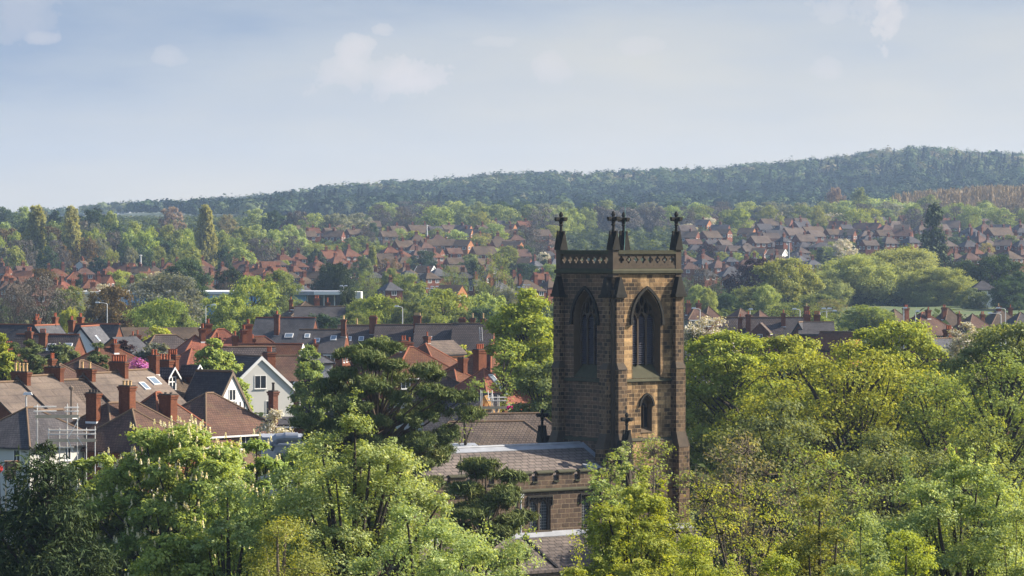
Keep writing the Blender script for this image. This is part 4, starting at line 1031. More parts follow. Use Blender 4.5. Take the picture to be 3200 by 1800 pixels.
house('brick_house', 'red gabled brick house with orange end glimpsed through leaves', 2620, 1040, 560, -30, 6, 5, 2.4, 'gable', 'tile_red', 'brick_orange', win=False)
GH = 'brown hipped houses along the dual carriageway'
for (x, y, d, phi, ln, w, rise, roof, lab, ch) in [
        (2215, 957, 720, 25, 5.6, 7.0, 3.6, 'tile_brown', 'brown pyramid-roofed house immediately right of the tower', []),
        (2172, 962, 700, 20, 5.0, 6.0, 2.0, 'tile_brown', 'house at the tower edge with two tall red stacks', [C(-1.4, 0, w=0.9, dd=0.8, h=0.9, pots=2), C(1.0, 0.6, w=0.8, dd=0.8, h=0.9, pots=1)]),
        (2315, 964, 725, 28, 6.5, 7.5, 3.0, 'tile_brown', 'brown hipped house behind the lamp with facing lantern', []),
        (2375, 970, 725, 30, 4.6, 6.5, 2.7, 'tile_brown', 'smallest brown hipped house behind the long dark roof', []),
        (2525, 985, 690, 20, 4.0, 5.5, 2.0, 'tile_brown', 'house with buff-topped chimney behind the twin stacks', [C(-0.3, 0, w=0.8, dd=0.8, h=1.7, pots=1, pot='pot_buff')]),
        (2795, 966, 742, 35, 6.0, 8.5, 3.6, 'tile_plum', 'dark hipped house at the left of the right-hand road row', [C(2.6, -0.3, w=0.8, dd=0.7, h=0.2)]),
        (2885, 976, 690, 30, 10.5, 10.0, 4.0, 'tile_brown', 'widest brown hipped house with orange ridge and white bay windows', [C(-3.2, 1.0, w=0.9, dd=0.7, h=0.9), C(0.2, -1.3, w=0.8, dd=0.7, h=0.5, pots=1)]),
        (2963, 963, 745, 22, 6.4, 8.5, 3.9, 'tile_plum', 'dark hipped house right behind the widest brown roof', [C(-1.6, -1.2, w=0.8, dd=0.7, h=0.2, pots=2)]),
        (3040, 982, 720, 25, 5.8, 6.5, 2.8, 'tile_brown', 'brown hipped house between two separate chimneys', [C(-3.1, 0, w=0.6, dd=0.6, h=0.1, pots=1), C(1.9, -0.5, w=0.8, dd=0.6, h=0.0, pots=2)]),
        (3125, 964, 742, 18, 7.2, 7.5, 3.2, 'tile_plum', 'plum hipped house under the tall double lamps at right', [C(-0.6, -0.6, w=0.7, dd=0.7, h=0.5, pots=1, pot='pot_buff'), C(2.3, 0, w=0.7, dd=0.7, h=0.2, pots=1)]),
        (3190, 976, 735, 18, 6.0, 7.0, 2.6, 'slate_dark', 'dark hipped house cut by the right edge above the road', [])]:
    house('hipped_house', lab, x, y, d, phi, ln, w, rise, 'hip', roof, 'brick', group=GH, chim=ch, ridge='ridge_red' if x == 2885 else 'ridge', ww=1.6, far=False, wrows=1)
house('brick_house', 'grey flat-pitched roof with dark urn-like chimney before the bay windows', 2930, 1062, 480, 40, 7, 6, 1.6, 'gable', 'slate', 'brick_dark', chim=[C(2.6, 0.5, w=1.0, dd=1.0, h=1.3, pots=3)], win=False)
house('white_banded_building', 'white-banded red brick building behind the trees at lower right', 3060, 1350, 330, 12, 10, 8, 1.6, 'gable', 'tile_red', 'offwhite', win=False, cat='building')
house('white_bungalow', 'white-walled bungalow with dark roof among bushes by the field', 3070, 877, 985, 5, 6.6, 6, 2.2, 'hip', 'slate_dark', 'offwhite', height=5, ridge=None, ww=1.6, wrows=1)

# ---- slate and brick houses just left of the tower, and the far estates
def far_house(px, py, w_px, kind, roof, wall='brick', phi=None, ch=1, height=8.0, lab=None, group=None, d=None, barge=None):
    if d is None: d = solve_d(px, py, height, 840, 2300)
    wm = w_px * d / F
    if phi is None: phi = rng.choice([-22, -14, 15, 24, 30, 35]) if kind == 'gable' else rng.choice([18, 25, 32, 40])
    Wd = min(8.2, max(4.8, wm * 0.72)); c, s = abs(cos(radians(phi))), abs(sin(radians(phi)))
    Ln = max(4.5, (wm - Wd * s * 0.75) / c)
    if kind == 'hip': Ln = max(Ln, Wd * 0.95)
    rise = min(3.4, Wd * 0.40) if height > 6 else 1.9
    chs = []
    for i in range(ch):
        x = 0.0 if ch == 1 else (-0.3 + 0.6 * i) * Ln
        chs.append(C(x + rng.uniform(-0.4, 0.4), rng.uniform(-0.3, 0.6), w=rng.uniform(0.8, 1.15), dd=0.7, h=rng.uniform(0.9, 1.4), pots=2, mat=rng.choice(['brick', 'brick', 'brick_dark']), pot='pot_red'))
    nm = {'slate': 'slate_house', 'slate_dark': 'slate_house'}.get(roof, 'bungalow' if height < 6 else ('gabled_house' if kind == 'gable' else 'hipped_house'))
    r = house(nm, lab, px, py, d, phi, Ln, Wd, rise, kind, roof, wall, group=group, chim=chs, far=True, ridge='ridge_red' if roof == 'tile_red' and rng.random() < 0.4 else None, barge=barge, ww=1.35, wh=1.2)
    return r
RW = {'tile_red': 'red', 'tile_bright': 'orange-red', 'tile_brown': 'brown', 'tile_plum': 'plum-brown', 'tile_grey': 'grey-brown', 'slate': 'grey slate', 'slate_dark': 'dark slate', 'pantile': 'dark-tiled'}
ORD = ['leftmost', 'second from left', 'third from left', 'fourth from left', 'fifth from left', 'sixth from left', 'seventh from left', 'eighth from left', 'ninth from left', 'tenth from left', 'eleventh from left', 'twelfth from left', 'thirteenth from left', 'fourteenth from left', 'fifteenth from left', 'sixteenth from left', 'seventeenth from left', 'eighteenth from left', 'nineteenth from left', 'twentieth from left']
ZONES = {
 'houses below the two left poplars': ('below the two left poplars', [
    (25, 820, 84, 'hip', 'tile_brown'), (75, 847, 75, 'gable', 'tile_red'), (18, 877, 50, 'hip', 'tile_brown'), (85, 866, 70, 'gable', 'tile_red'), (38, 879, 66, 'hip', 'tile_plum'),
    (175, 838, 90, 'hip', 'tile_red'), (160, 857, 62, 'gable', 'tile_plum'), (195, 875, 70, 'hip', 'tile_bright'), (236, 850, 70, 'hip', 'tile_red'), (285, 871, 92, 'hip', 'tile_red')]),
 'houses right of the two left poplars': ('right of the two left poplars', [
    (330, 814, 100, 'gable', 'tile_plum'), (388, 822, 84, 'gable', 'tile_red'), (395, 845, 60, 'hip', 'tile_plum'), (412, 884, 44, 'hip', 'slate'),
    (440, 834, 62, 'gable', 'tile_plum'), (482, 831, 60, 'hip', 'tile_plum'), (530, 820, 84, 'hip', 'tile_red'), (470, 850, 84, 'gable', 'tile_red')]),
 'red houses behind the blue store': ('behind the blue store', [
    (735, 801, 92, 'hip', 'tile_red'), (785, 800, 52, 'hip', 'tile_red'), (740, 817, 84, 'gable', 'tile_red'), (662, 846, 60, 'hip', 'tile_red'), (700, 852, 60, 'gable', 'tile_red'), (770, 846, 62, 'hip', 'tile_red'), (805, 838, 50, 'gable', 'tile_red'),
    (640, 884, 76, 'hip', 'tile_plum'), (845, 818, 66, 'gable', 'tile_red'), (838, 842, 46, 'hip', 'tile_red'), (872, 838, 44, 'gable', 'tile_red'), (908, 846, 60, 'hip', 'tile_plum'), (950, 862, 70, 'hip', 'tile_plum'), (985, 828, 52, 'hip', 'tile_brown'), (920, 828, 50, 'hip', 'tile_red'), (946, 890, 44, 'hip', 'slate')]),
 'red houses in the estate left of the tower': ('in the middle rows left of the tower', [
    (885, 793, 64, 'hip', 'tile_red'), (932, 791, 58, 'hip', 'tile_red'), (1035, 783, 84, 'gable', 'tile_red'), (1090, 777, 78, 'hip', 'tile_red'), (1150, 776, 62, 'hip', 'tile_red'), (1218, 770, 62, 'hip', 'tile_red'),
    (1050, 801, 72, 'hip', 'tile_red'), (1100, 815, 56, 'hip', 'tile_brown'), (1208, 803, 70, 'gable', 'tile_plum'), (1260, 803, 64, 'hip', 'tile_plum'), (1295, 762, 62, 'hip', 'tile_brown', 'offwhite'), (1328, 757, 56, 'hip', 'tile_brown'), (1358, 786, 56, 'hip', 'tile_red'), (1420, 806, 64, 'gable', 'tile_plum'), (1170, 846, 50, 'hip', 'slate')]),
 'plum-roofed houses at the far edge left of the tower': ('below the hill left of the tower', [
    (893, 700, 34, 'gable', 'tile_red'), (960, 722, 60, 'gable', 'tile_plum'), (1045, 721, 66, 'gable', 'tile_plum'), (1105, 716, 56, 'gable', 'tile_plum'), (980, 714, 44, 'gable', 'tile_red'), (1030, 713, 50, 'gable', 'tile_plum'), (1212, 722, 60, 'gable', 'tile_plum', 'brick_tan'), (1240, 707, 62, 'gable', 'tile_plum'), (1310, 704, 90, 'gable', 'tile_plum'),
    (1360, 708, 52, 'gable', 'slate_dark'), (1448, 704, 62, 'gable', 'slate_dark', 'brick_orange'), (1455, 716, 48, 'gable', 'slate_dark', 'brick_orange'), (1505, 704, 44, 'gable', 'tile_plum'), (1592, 716, 56, 'gable', 'tile_plum'), (1610, 686, 88, 'gable', 'tile_grey'), (1640, 692, 60, 'gable', 'tile_red'), (1590, 700, 50, 'gable', 'tile_plum', 'brick_orange'), (1700, 684, 70, 'gable', 'tile_grey'), (1690, 694, 56, 'gable', 'tile_plum'), (1730, 700, 44, 'gable', 'slate_dark')]),
 'tan and brown terrace at mid distance': ('in the brown row left of the tower', [
    (1340, 749, 62, 'gable', 'tile_plum', 'brick_tan'), (1392, 748, 66, 'gable', 'tile_plum', 'brick_tan'), (1448, 750, 62, 'gable', 'tile_plum', 'brick_orange', -26), (1260, 752, 70, 'gable', 'tile_plum'), (1568, 750, 76, 'gable', 'tile_plum'), (1600, 755, 78, 'gable', 'tile_plum', 'brick_orange', -26), (1510, 771, 86, 'gable', 'tile_plum'), (1720, 746, 56, 'hip', 'tile_brown'), (1712, 782, 56, 'hip', 'slate_dark'), (1640, 806, 44, 'gable', 'tile_plum'), (1672, 812, 44, 'hip', 'slate')]),
 'slate-roofed houses close left of the tower': ('low beside the tower', [
    (1275, 842, 64, 'hip', 'slate'), (1330, 832, 66, 'gable', 'tile_plum', 'offwhite', -26), (1368, 838, 74, 'hip', 'slate'), (1425, 830, 66, 'gable', 'tile_plum'), (1487, 868, 74, 'hip', 'slate'), (1556, 879, 108, 'hip', 'slate'), (1645, 874, 110, 'hip', 'tile_plum'), (1612, 862, 60, 'hip', 'tile_plum'), (1715, 872, 60, 'hip', 'tile_plum'), (1410, 892, 94, 'gable', 'tile_plum', 'brick_orange', -28), (1220, 880, 56, 'hip', 'slate'), (1690, 852, 40, 'gable', 'tile_red')]),
 'upper row of houses right of the tower': ('in the top row right of the tower', [
    (2148, 687, 40, 'gable', 'slate_dark'), (2196, 687, 56, 'gable', 'slate_dark', 'brick_orange', -28), (2250, 682, 64, 'gable', 'tile_red'), (2288, 686, 52, 'gable', 'slate_dark', 'offwhite', -28), (2345, 683, 62, 'gable', 'tile_plum'), (2402, 684, 70, 'gable', 'tile_plum'), (2448, 683, 66, 'gable', 'tile_plum'), (2500, 682, 56, 'gable', 'tile_plum'), (2592, 677, 60, 'gable', 'tile_plum'), (2614, 692, 52, 'gable', 'tile_red'), (2680, 676, 54, 'gable', 'slate_dark', 'offwhite', -28), (2742, 678, 62, 'gable', 'slate_dark'), (2840, 674, 70, 'gable', 'tile_red')]),
 'second row of houses right of the tower': ('in the second row right of the tower', [
    (2155, 723, 66, 'gable', 'tile_plum'), (2218, 722, 72, 'gable', 'tile_plum'), (2262, 716, 50, 'gable', 'tile_plum', 'brick', -30), (2335, 713, 60, 'gable', 'tile_plum', 'brick_orange', -28), (2385, 700, 60, 'gable', 'slate_dark'), (2440, 702, 60, 'hip', 'slate_dark'), (2478, 712, 80, 'gable', 'tile_grey'), (2538, 708, 84, 'gable', 'tile_plum'), (2606, 706, 50, 'gable', 'tile_plum', 'brick_orange', -30), (2642, 702, 44, 'gable', 'slate_dark')]),
 'dark roofed bungalows right of the tower': ('among low roofs right of the tower', [
    (2165, 748, 60, 'gable', 'tile_brown'), (2222, 751, 52, 'gable', 'slate_dark'), (2262, 751, 50, 'gable', 'tile_grey'), (2322, 748, 50, 'hip', 'slate_dark'), (2372, 738, 74, 'gable', 'tile_grey'), (2420, 746, 40, 'gable', 'brick_x'), (2448, 738, 42, 'hip', 'slate_dark'), (2512, 733, 74, 'gable', 'tile_grey'), (2512, 756, 66, 'hip', 'slate_dark'), (2570, 757, 84, 'hip', 'slate_dark'),
    (2172, 764, 56, 'hip', 'slate_dark'), (2254, 767, 46, 'gable', 'tile_grey'), (2294, 769, 46, 'gable', 'tile_grey'), (2334, 770, 46, 'gable', 'tile_grey'), (2372, 776, 52, 'gable', 'tile_plum'), (2428, 780, 66, 'gable', 'tile_plum', 'offwhite', -28), (2495, 788, 80, 'hip', 'slate_dark')]),
 'hipped houses with red stacks right of the tower': ('in the lowest row right of the tower', [
    (2155, 820, 66, 'hip', 'tile_brown'), (2196, 806, 56, 'hip', 'slate'), (2243, 813, 74, 'hip', 'tile_brown'), (2282, 799, 44, 'hip', 'slate'), (2330, 808, 74, 'hip', 'tile_brown'), (2358, 802, 52, 'hip', 'slate'), (2412, 809, 54, 'hip', 'tile_plum'), (2500, 797, 52, 'hip', 'slate'), (2538, 809, 58, 'hip', 'slate'), (2285, 833, 96, 'hip', 'slate'), (2205, 840, 66, 'hip', 'slate')]),
 'houses on the slope at upper right': ('around the tall dark conifer', [
    (2710, 697, 98, 'gable', 'tile_brown', 'brick', -32), (2802, 691, 100, 'hip', 'tile_grey', 'brick_tan'), (2960, 690, 88, 'gable', 'tile_grey'), (2948, 682, 60, 'gable', 'tile_red'), (3080, 683, 112, 'hip', 'tile_grey'), (3142, 671, 50, 'gable', 'tile_red'), (3132, 688, 36, 'gable', 'tile_grey', 'offwhite', -28), (3188, 679, 66, 'hip', 'tile_grey'), (3032, 709, 66, 'hip', 'slate_dark'), (3052, 722, 84, 'hip', 'slate_dark'), (3120, 712, 92, 'gable', 'tile_plum'), (3190, 711, 50, 'hip', 'slate_dark'),
    (2712, 734, 66, 'hip', 'slate_dark'), (2775, 738, 74, 'hip', 'tile_grey'), (2845, 738, 66, 'hip', 'slate_dark'), (2960, 731, 70, 'hip', 'tile_grey'), (2985, 788, 66, 'hip', 'tile_brown'), (3030, 789, 76, 'hip', 'tile_brown'), (3090, 786, 74, 'hip', 'tile_plum'), (3050, 775, 40, 'hip', 'tile_red'), (3155, 784, 80, 'hip', 'tile_plum'), (3192, 778, 46, 'hip', 'tile_brown')]),
}
def house_label(spec, i, lst, phrase):
    def keyof(s): return (RW.get(s[4], 'brown'), s[3], s[5] if len(s) > 5 else 'brick')
    k = keyof(spec)
    same = sorted([s for s in lst if keyof(s) == k], key=lambda s: (s[0], s[1]))
    wallw = {'offwhite': 'pale-walled', 'brick_orange': 'orange-brick', 'brick_tan': 'tan-brick', 'brick': 'red-brick'}.get(k[2], '')
    kind = 'hipped' if k[1] == 'hip' else 'gabled'
    j = same.index(spec)
    if len(same) == 1: return f'only {k[0]}-roofed {wallw} {kind} house {phrase}'
    return f'{ORD[min(j, 19)]} {k[0]}-roofed {wallw} {kind} house {phrase}'
# the same rows continue between the houses placed one by one
FILL = {'houses below the two left poplars': [(0, 300, r, 'tile_red tile_brown tile_plum') for r in (832, 852, 872, 892)], 'houses right of the two left poplars': [(320, 560, r, 'tile_plum tile_red') for r in (828, 842, 860)],
        'red houses behind the blue store': [(570, 1000, r, 'tile_red tile_red tile_plum tile_brown') for r in (812, 830, 850, 872)], 'red houses in the estate left of the tower': [(880, 1300, r, 'tile_red tile_plum tile_brown') for r in (782, 796, 815, 832)],
        'plum-roofed houses at the far edge left of the tower': [(940, 1740, r, 'tile_plum tile_plum slate_dark') for r in (690, 703, 716)], 'tan and brown terrace at mid distance': [(1240, 1740, r, 'tile_plum tile_brown') for r in (735, 756, 778)],
        'slate-roofed houses close left of the tower': [(1240, 1740, r, 'slate tile_plum slate_dark') for r in (806, 826, 848)], 'upper row of houses right of the tower': [(2140, 2700, r, 'tile_plum slate_dark') for r in (680, 690)],
        'second row of houses right of the tower': [(2140, 2700, r, 'tile_plum tile_grey slate_dark') for r in (704, 718, 728)], 'dark roofed bungalows right of the tower': [(2140, 2650, r, 'slate_dark tile_grey') for r in (746, 758, 772)],
        'hipped houses with red stacks right of the tower': [(2140, 2560, r, 'tile_brown slate tile_plum') for r in (796, 812)], 'houses on the slope at upper right': [(2690, 3210, r, 'slate_dark tile_grey tile_plum tile_brown') for r in (680, 700, 716, 732, 748)]}
frng = random.Random(21)
ALLH = [s[:3] for _, l in ZONES.values() for s in l]
for grp, specs in FILL.items():
    for (xa, xb, row, roofs) in specs:
        x = xa + frng.uniform(0, 30)
        while x < xb:
            r_ = row + frng.uniform(-3, 3); w_ = frng.uniform(54, 74)
            if all(abs(x - hx) > 0.5 * (w_ + hw_) * 0.72 or abs(r_ - hy) > 8.5 for hx, hy, hw_ in ALLH) and frng.random() < 0.8:
                ZONES[grp][1].append((round(x), round(r_), round(w_), 'gable' if ('plum-roofed' in grp or 'row of houses' in grp or frng.random() < 0.35) else 'hip', frng.choice(roofs.split())))
                ALLH.append((x, r_, w_))
            x += w_ * frng.uniform(0.75, 1.1)
for grp, (phrase, lst) in ZONES.items():
    for i, s in enumerate(lst):
        px, py, w, kind, roof = s[:5]
        wall = s[5] if len(s) > 5 else 'brick'; phi = s[6] if len(s) > 6 else None
        if roof == 'brick_x': roof = 'tile_brown'; s = lst[i] = (px, py, w, kind, roof) + tuple(s[5:])
        low = 'bungalow' in grp and py > 742
        hh = 5.4 if low else (8.0 if py > 730 else 7.4)
        far_house(px, py, w, kind, roof, wall, phi, ch=(2 if w > 80 else 1) if (kind == 'hip' or rng.random() < 0.55) and not low else 0, height=hh, lab=house_label(s, i, lst, phrase), group=grp, barge='white' if wall == 'offwhite' else None)
# white gabled house behind the second poplar
far_house(258, 816, 40, 'gable', 'tile_plum', 'offwhite', 70, 1, 8.0, 'white gable with dark triple window beside the second poplar', None)
# orange gable in front of the slate roof, right of the tower
far_house(2282, 856, 34, 'gable', 'slate', 'brick_orange', 72, 0, 8.0, 'orange brick gable with two white windows below the dark beech', None, d=1100)

# ------------------------------------------------------------------ blue and white store
def store():
    d = 850.0; A = P(240, 908, d); B = P(1130, 908, d); zt = A.z
    g0 = g1(0, d) - 1.5
    root = empty('retail_store', (A.x, d, g0)); tag(root, 'long low store with pale blue cladding and white canopy among the trees', 'store')
    def X(px): return (px - 1600) / F * d - A.x
    def Zr(row): return P(0, row, d).z - g0
    mb = MB(); mb.box(0, X(700), 0, 26, -1, Zr(916)); mb.build('grey_wall', M['store_grey'], root)
    mb = MB(); mb.box(X(392), X(858), -0.25, 0.0, -1, Zr(925)); mb.box(X(700) + 0.01, X(858), 0.01, 26, -1, Zr(925)); mb.build('blue_wall', M['store_blue'], root)
    mb = MB(); mb.box(-0.3, X(862), -0.7, 26.3, Zr(919), Zr(911)); mb.build('roof_edge', M['white'], root)
    mb = MB(); mb.add([(X(862), -0.4, Zr(918)), (X(902), -0.4, Zr(916)), (X(895), -0.4, Zr(965)), (X(872), -0.4, Zr(965)), (X(862), 0.6, Zr(918)), (X(902), 0.6, Zr(916)), (X(895), 0.6, Zr(965)), (X(872), 0.6, Zr(965))], [(3,2,1,0),(4,5,6,7),(0,1,5,4),(1,2,6,5),(2,3,7,6),(3,0,4,7)])
    mb.build('sign_wing', M['white'], root)
    mb = MB(); mb.box(X(866), X(896), -0.55, -0.41, Zr(934), Zr(920)); so = mb.build('sign_board', plain('navy_sign', (0.03, 0.07, 0.14), 0.5), root)
    mb = MB(); mb.box(X(869), X(880), -0.60, -0.56, Zr(925), Zr(923)); mb.box(X(872), X(889), -0.60, -0.56, Zr(930), Zr(928)); mb.build('sign_lettering', M['white'], so)
    mb = MB(); mb.box(X(903), X(957), 0, 14, -1, Zr(916)); mb.build('blue_block', M['store_blue'], root)
    mb = MB(); mb.box(X(897), X(1076), -1.6, 15, Zr(922), Zr(910)); mb.box(X(982), X(1076), -1.8, -1.5, Zr(920.5), Zr(911), 1); mb.build('canopy', [M['lead'], M['white']], root)
    mb = MB(); mb.box(X(958), X(1076), 1.0, 13, -1, Zr(923)); gl = mb.build('glazed_front', M['glass'], root)
    mb = MB()
    for px in (960, 985, 1012, 1045, 1074): mb.box(X(px) - 0.12, X(px) + 0.12, 0.85, 0.99, -1, Zr(923))
    mb.build('glazing_bars', M['white'], gl)
    mb = MB(); mb.box(X(1106), X(1128), -0.5, 10, -1, Zr(912)); mb.build('end_wall', M['offwhite'], root)
store()

# ------------------------------------------------------------------ street lamps and masts
def lamp(hx, hy, px, d, label, group='street lamps along the main road', double=False):
    top = P(px, hy, d); base = g1(top.x, d)
    root = empty('street_lamp', (top.x, d, base)); tag(root, label, 'street lamp', group)
    zt = top.z - base; dx = (hx - px) / F * d
    mb = MB(); mb.tube([(0, 0, -0.3), (0, 0, 1.4), (0, 0, zt - 0.25)], [0.14, 0.12, 0.07], 7); mb.build('column', M['steel'], root)
    sides = (1,) if not double else (1, -1)
    for s in sides:
        e = dx * s if abs(dx) > 0.05 else 0.0
        mb = MB(); mb.tube([(0, 0, zt - 0.35), (e * 0.15, -0.2, zt - 0.15), (e * 0.85, -0.3, zt)], 0.05, 6); mb.build('arm', M['steel'], root)
        mb = MB(); sg = 1 if e >= 0 else -1
        mb.taper(e - 0.42, e + 0.42, -0.48, -0.12, zt - 0.10, e - 0.30, e + 0.30, -0.42, -0.18, zt + 0.14); mb.build('lantern', M['white'], root)
for (hx, hy, px, d, lab) in [
    (305, 945, 335, 640, 'street lamp reaching left before the dark brown tree'), (668, 952, 643, 640, 'street lamp reaching right before the big leafy tree'),
    (1240, 957, 1258, 640, 'street lamp above the long dark terrace roof'), (2168, 963, 2188, 640, 'street lamp nearest the right edge of the tower'),
    (2346, 966, 2344, 650, 'street lamp facing the viewer behind the long dark roof'), (2482, 965, 2500, 640, 'street lamp reaching left before the twin chimney stacks'),
    (2608, 971, 2563, 640, 'street lamp with long arm reaching right of the twin stacks'), (2828, 962, 2824, 650, 'left one of the pair of lamps before the widest brown roof'),
    (2868, 972, 2861, 620, 'right one of the pair of lamps before the widest brown roof'), (3118, 962, 3142, 650, 'taller of the two lamps at far right'), (3093, 978, 3128, 630, 'shorter of the two lamps at far right')]:
    lamp(hx, hy, px, d, lab)
lamp(2592, 964, 2583, 600, 'slim twin-headed lamp beside the long-armed lamp', double=True)
for (hx, hy, px, d, lab) in [(1081, 893, 1074, 880, 'twin-headed car park lamp above the store canopy'), (944, 905, 938, 860, 'twin-headed car park lamp before the blue block'), (1350, 901, 1343, 900, 'left of two twin-headed lamps before the orange gable'), (1366, 895, 1358, 910, 'right of two twin-headed lamps before the orange gable'), (1636, 897, 1629, 900, 'lower twin-headed lamp below the plum hipped roof'), (1653, 890, 1646, 920, 'upper twin-headed lamp below the plum hipped roof')]:
    lamp(hx, hy, px, d, lab, 'twin-headed car park lamps', True)
lamp(927, 1197, 936, 400, 'near street lamp beside the cream gable', None)
lamp(88, 1230, 82, 322, 'small lamp standing above the scaffold at left', None)
def mast(px, top, d, label, r=0.12, mat='white', name='mast'):
    t = P(px, top, d); b = g1(t.x, d)
    root = empty(name, (t.x, d, b)); tag(root, label, 'mast')
    mb = MB(); mb.tube([(0, 0, -0.3), (0, 0, (t.z - b) * 0.6), (0, 0, t.z - b)], [r * 1.3, r, r * 0.7], 7); mb.build('pole', M[mat], root)
    mb = MB(); mb.lathe([(r * 1.6, t.z - b - 0.1), (r * 1.8, t.z - b + 0.12), (r * 0.4, t.z - b + 0.25)], n=8); mb.build('finial', M[mat], root)
mast(1335, 705, 1450, 'tall white flagpole mast left of the tower', 0.22)
mast(2465, 756, 1300, 'pale grey mast among the dark roofs right of the tower', 0.35, 'lead')
mast(440, 799, 1250, 'white mast between the left roofs and woodland', 0.28)
mast(2221, 641, 1950, 'dark post standing in the far tree belt', 0.30, 'black')
mast(223, 1214, 325, 'wooden telegraph pole behind the scaffold', 0.12, 'bark_pale', 'telegraph_pole')

# ------------------------------------------------------------------ scaffolds, pallet, ducts
def scaffold(label, d, x0, x1, rows, ups, top, base_row, phi=8, rails=(), brace=None, depth=1.3):
    r0_ = rows[0][2] if isinstance(rows[0], tuple) else rows[0]; A = P(x0, r0_, d); b = g1(A.x, d); root = empty('scaffold', (A.x, A.y, b), radians(phi)); tag(root, label, 'scaffold')
    sc = d / F / cos(radians(phi))
    X = lambda px: (px - x0) * sc
    Zr = lambda r: P(0, r, d).z - b
    for (px, t) in ups:
        for y in (0.0, depth):
            mb = MB(); mb.tube([(X(px), y, -0.3), (X(px), y, Zr(t))], 0.036, 6); mb.build('upright', M['steel'], root)
    for (a, c, r) in rails:
        mb = MB()
        mb.tube([(X(a), -0.06, Zr(r)), (X(c), -0.06, Zr(r))], 0.034, 6); mb.tube([(X(a), depth + 0.06, Zr(r)), (X(c), depth + 0.06, Zr(r))], 0.034, 6)
        mb.build('ledger', M['steel'], root)
    for (a, c, r) in [(x0, x1, r) if not isinstance(r, tuple) else r for r in rows]:
        mb = MB(); n = 5
        for i in range(n): mb.box(X(a), X(c), 0.05 + i * depth / n, 0.05 + (i + 0.93) * depth / n, Zr(r) - 0.05, Zr(r))
        mb.box(X(a), X(c), -0.10, -0.07, Zr(r) - 0.06, Zr(r) + 0.19)
        mb.build('platform', M['plank'], root)
    if brace:
        mb = MB()
        for (a, r0, c, r1) in brace: mb.tube([(X(a), -0.14, Zr(r0)), (X(c), -0.14, Zr(r1))], 0.034, 6)
        mb.build('brace', M['steel'], root)
    return root
scaffold('silver tube scaffold with plank decks against the stepped brown roof', 290, 116, 300, [(110, 245, 1304), (150, 298, 1379)], [(116, 1266), (151, 1340), (185, 1340), (209, 1264), (240, 1264), (268, 1340), (295, 1336)], 1264, 1420, 6,
         rails=[(105, 175, 1272), (105, 175, 1286), (200, 245, 1275), (200, 245, 1287), (150, 298, 1346), (150, 298, 1358), (150, 230, 1400)], brace=[(212, 1368, 248, 1304), (210, 1372, 228, 1416), (240, 1365, 256, 1392)])
scaffold('small plank scaffold round the open timber gable', 346, 1506, 1600, [(1500, 1592, 1276)], [(1506, 1220), (1540, 1232), (1560, 1236), (1592, 1262), (1616, 1276)], 1220, 1300, 6, rails=[(1525, 1585, 1243), (1525, 1585, 1253), (1580, 1618, 1276)], brace=[(1545, 1280, 1552, 1293)])
def timber_gable():
    A = P(1518, 1236, 349); b = g1(A.x, 349); root = empty('timber_frame', (A.x, A.y, b), radians(-8)); tag(root, 'orange new timber roof trusses at the repaired gable end', 'timber frame')
    zt = A.z - b
    for y in (-0.6, 0.2, 1.0):
        mb = MB()
        for s in (-1, 1): mb.tube([(0, y, zt), (s * 0.95, y, zt - 1.9)], 0.07, 4)
        mb.tube([(-0.8, y, zt - 1.3), (0.8, y, zt - 1.3)], 0.06, 4); mb.tube([(0, y, zt), (0, y, zt - 1.3)], 0.05, 4)
        mb.build('truss', M['timber'], root)
    mb = MB(); mb.box(-0.6, 0.05, 1.2, 1.25, zt - 1.3, zt - 0.4); mb.build('sheathing_board', M['orange'], root)
    mb = MB()
    for x in (-0.95, 0.95):
        mb.box(x - 0.07, x + 0.07, -0.66, 1.06, 0, zt - 1.85)
    mb.build('post', M['timber'], root)
timber_gable()
def ladder(px, r0, r1, d, lab):
    a, b_ = P(px, r0, d), P(px + 4, r1, d); root = empty('ladder', (a.x, a.y, b_.z)); tag(root, lab, 'ladder')
    h = a.z - b_.z; t = Vector((0.12, -0.5, 0)); mb = MB()
    for s in (-0.19, 0.19): mb.tube([(s, 0, h), (s + t.x, t.y, 0)], 0.03, 5)
    mb.build('stile', M['steel'], root); mb = MB(); n = max(4, int(h / 0.28))
    for i in range(1, n): f = i / n; mb.tube([(-0.19 + t.x * f, t.y * f, h * (1 - f)), (0.19 + t.x * f, t.y * f, h * (1 - f))], 0.02, 4)
    mb.build('rung', M['steel'], root)
ladder(1531, 1220, 1252, 345, 'short ladder rising from the scaffold at the timber gable')
ladder(1502, 1022, 1066, 556, 'white roof ladder lying on the long dark terrace roof')
def cloth(px, py, d, w, h, mat, lab, seed):
    r_ = random.Random(seed); A = P(px, py, d); root = empty('cloth_bundle', tuple(A)); tag(root, lab, 'cloth')
    mb = MB(); n = 9; m_ = 7; vs = []; fs = []
    for i in range(n):
        for j in range(m_):
            vs.append(((i/(n-1) - .5) * w, 0.10 * sin(i * 1.7 + j * 0.6) + r_.uniform(-.03, .03), -(j/(m_-1)) * h * (1 + 0.2 * sin(i * 1.1))))
    for i in range(n - 1):
        for j in range(m_ - 1): fs.append((i*m_ + j, (i+1)*m_ + j, (i+1)*m_ + j + 1, i*m_ + j + 1))
    mb.add(vs, fs); o = mb.build('sheet', M[mat], root)
    so = o.modifiers.new('thick', 'SOLIDIFY'); so.thickness = 0.03
cloth(1593, 1268, 345.4, 0.55, 0.30, 'pink', 'bright magenta sheet hung on the scaffold rail', 1)
cloth(1608, 1280, 345.4, 0.50, 0.32, 'red', 'crimson sheet hung below the magenta one on the scaffold', 2)
cloth(1625, 1276, 345.3, 0.28, 0.60, 'hivis', 'narrow orange sheet hung at the right end of the scaffold', 3)
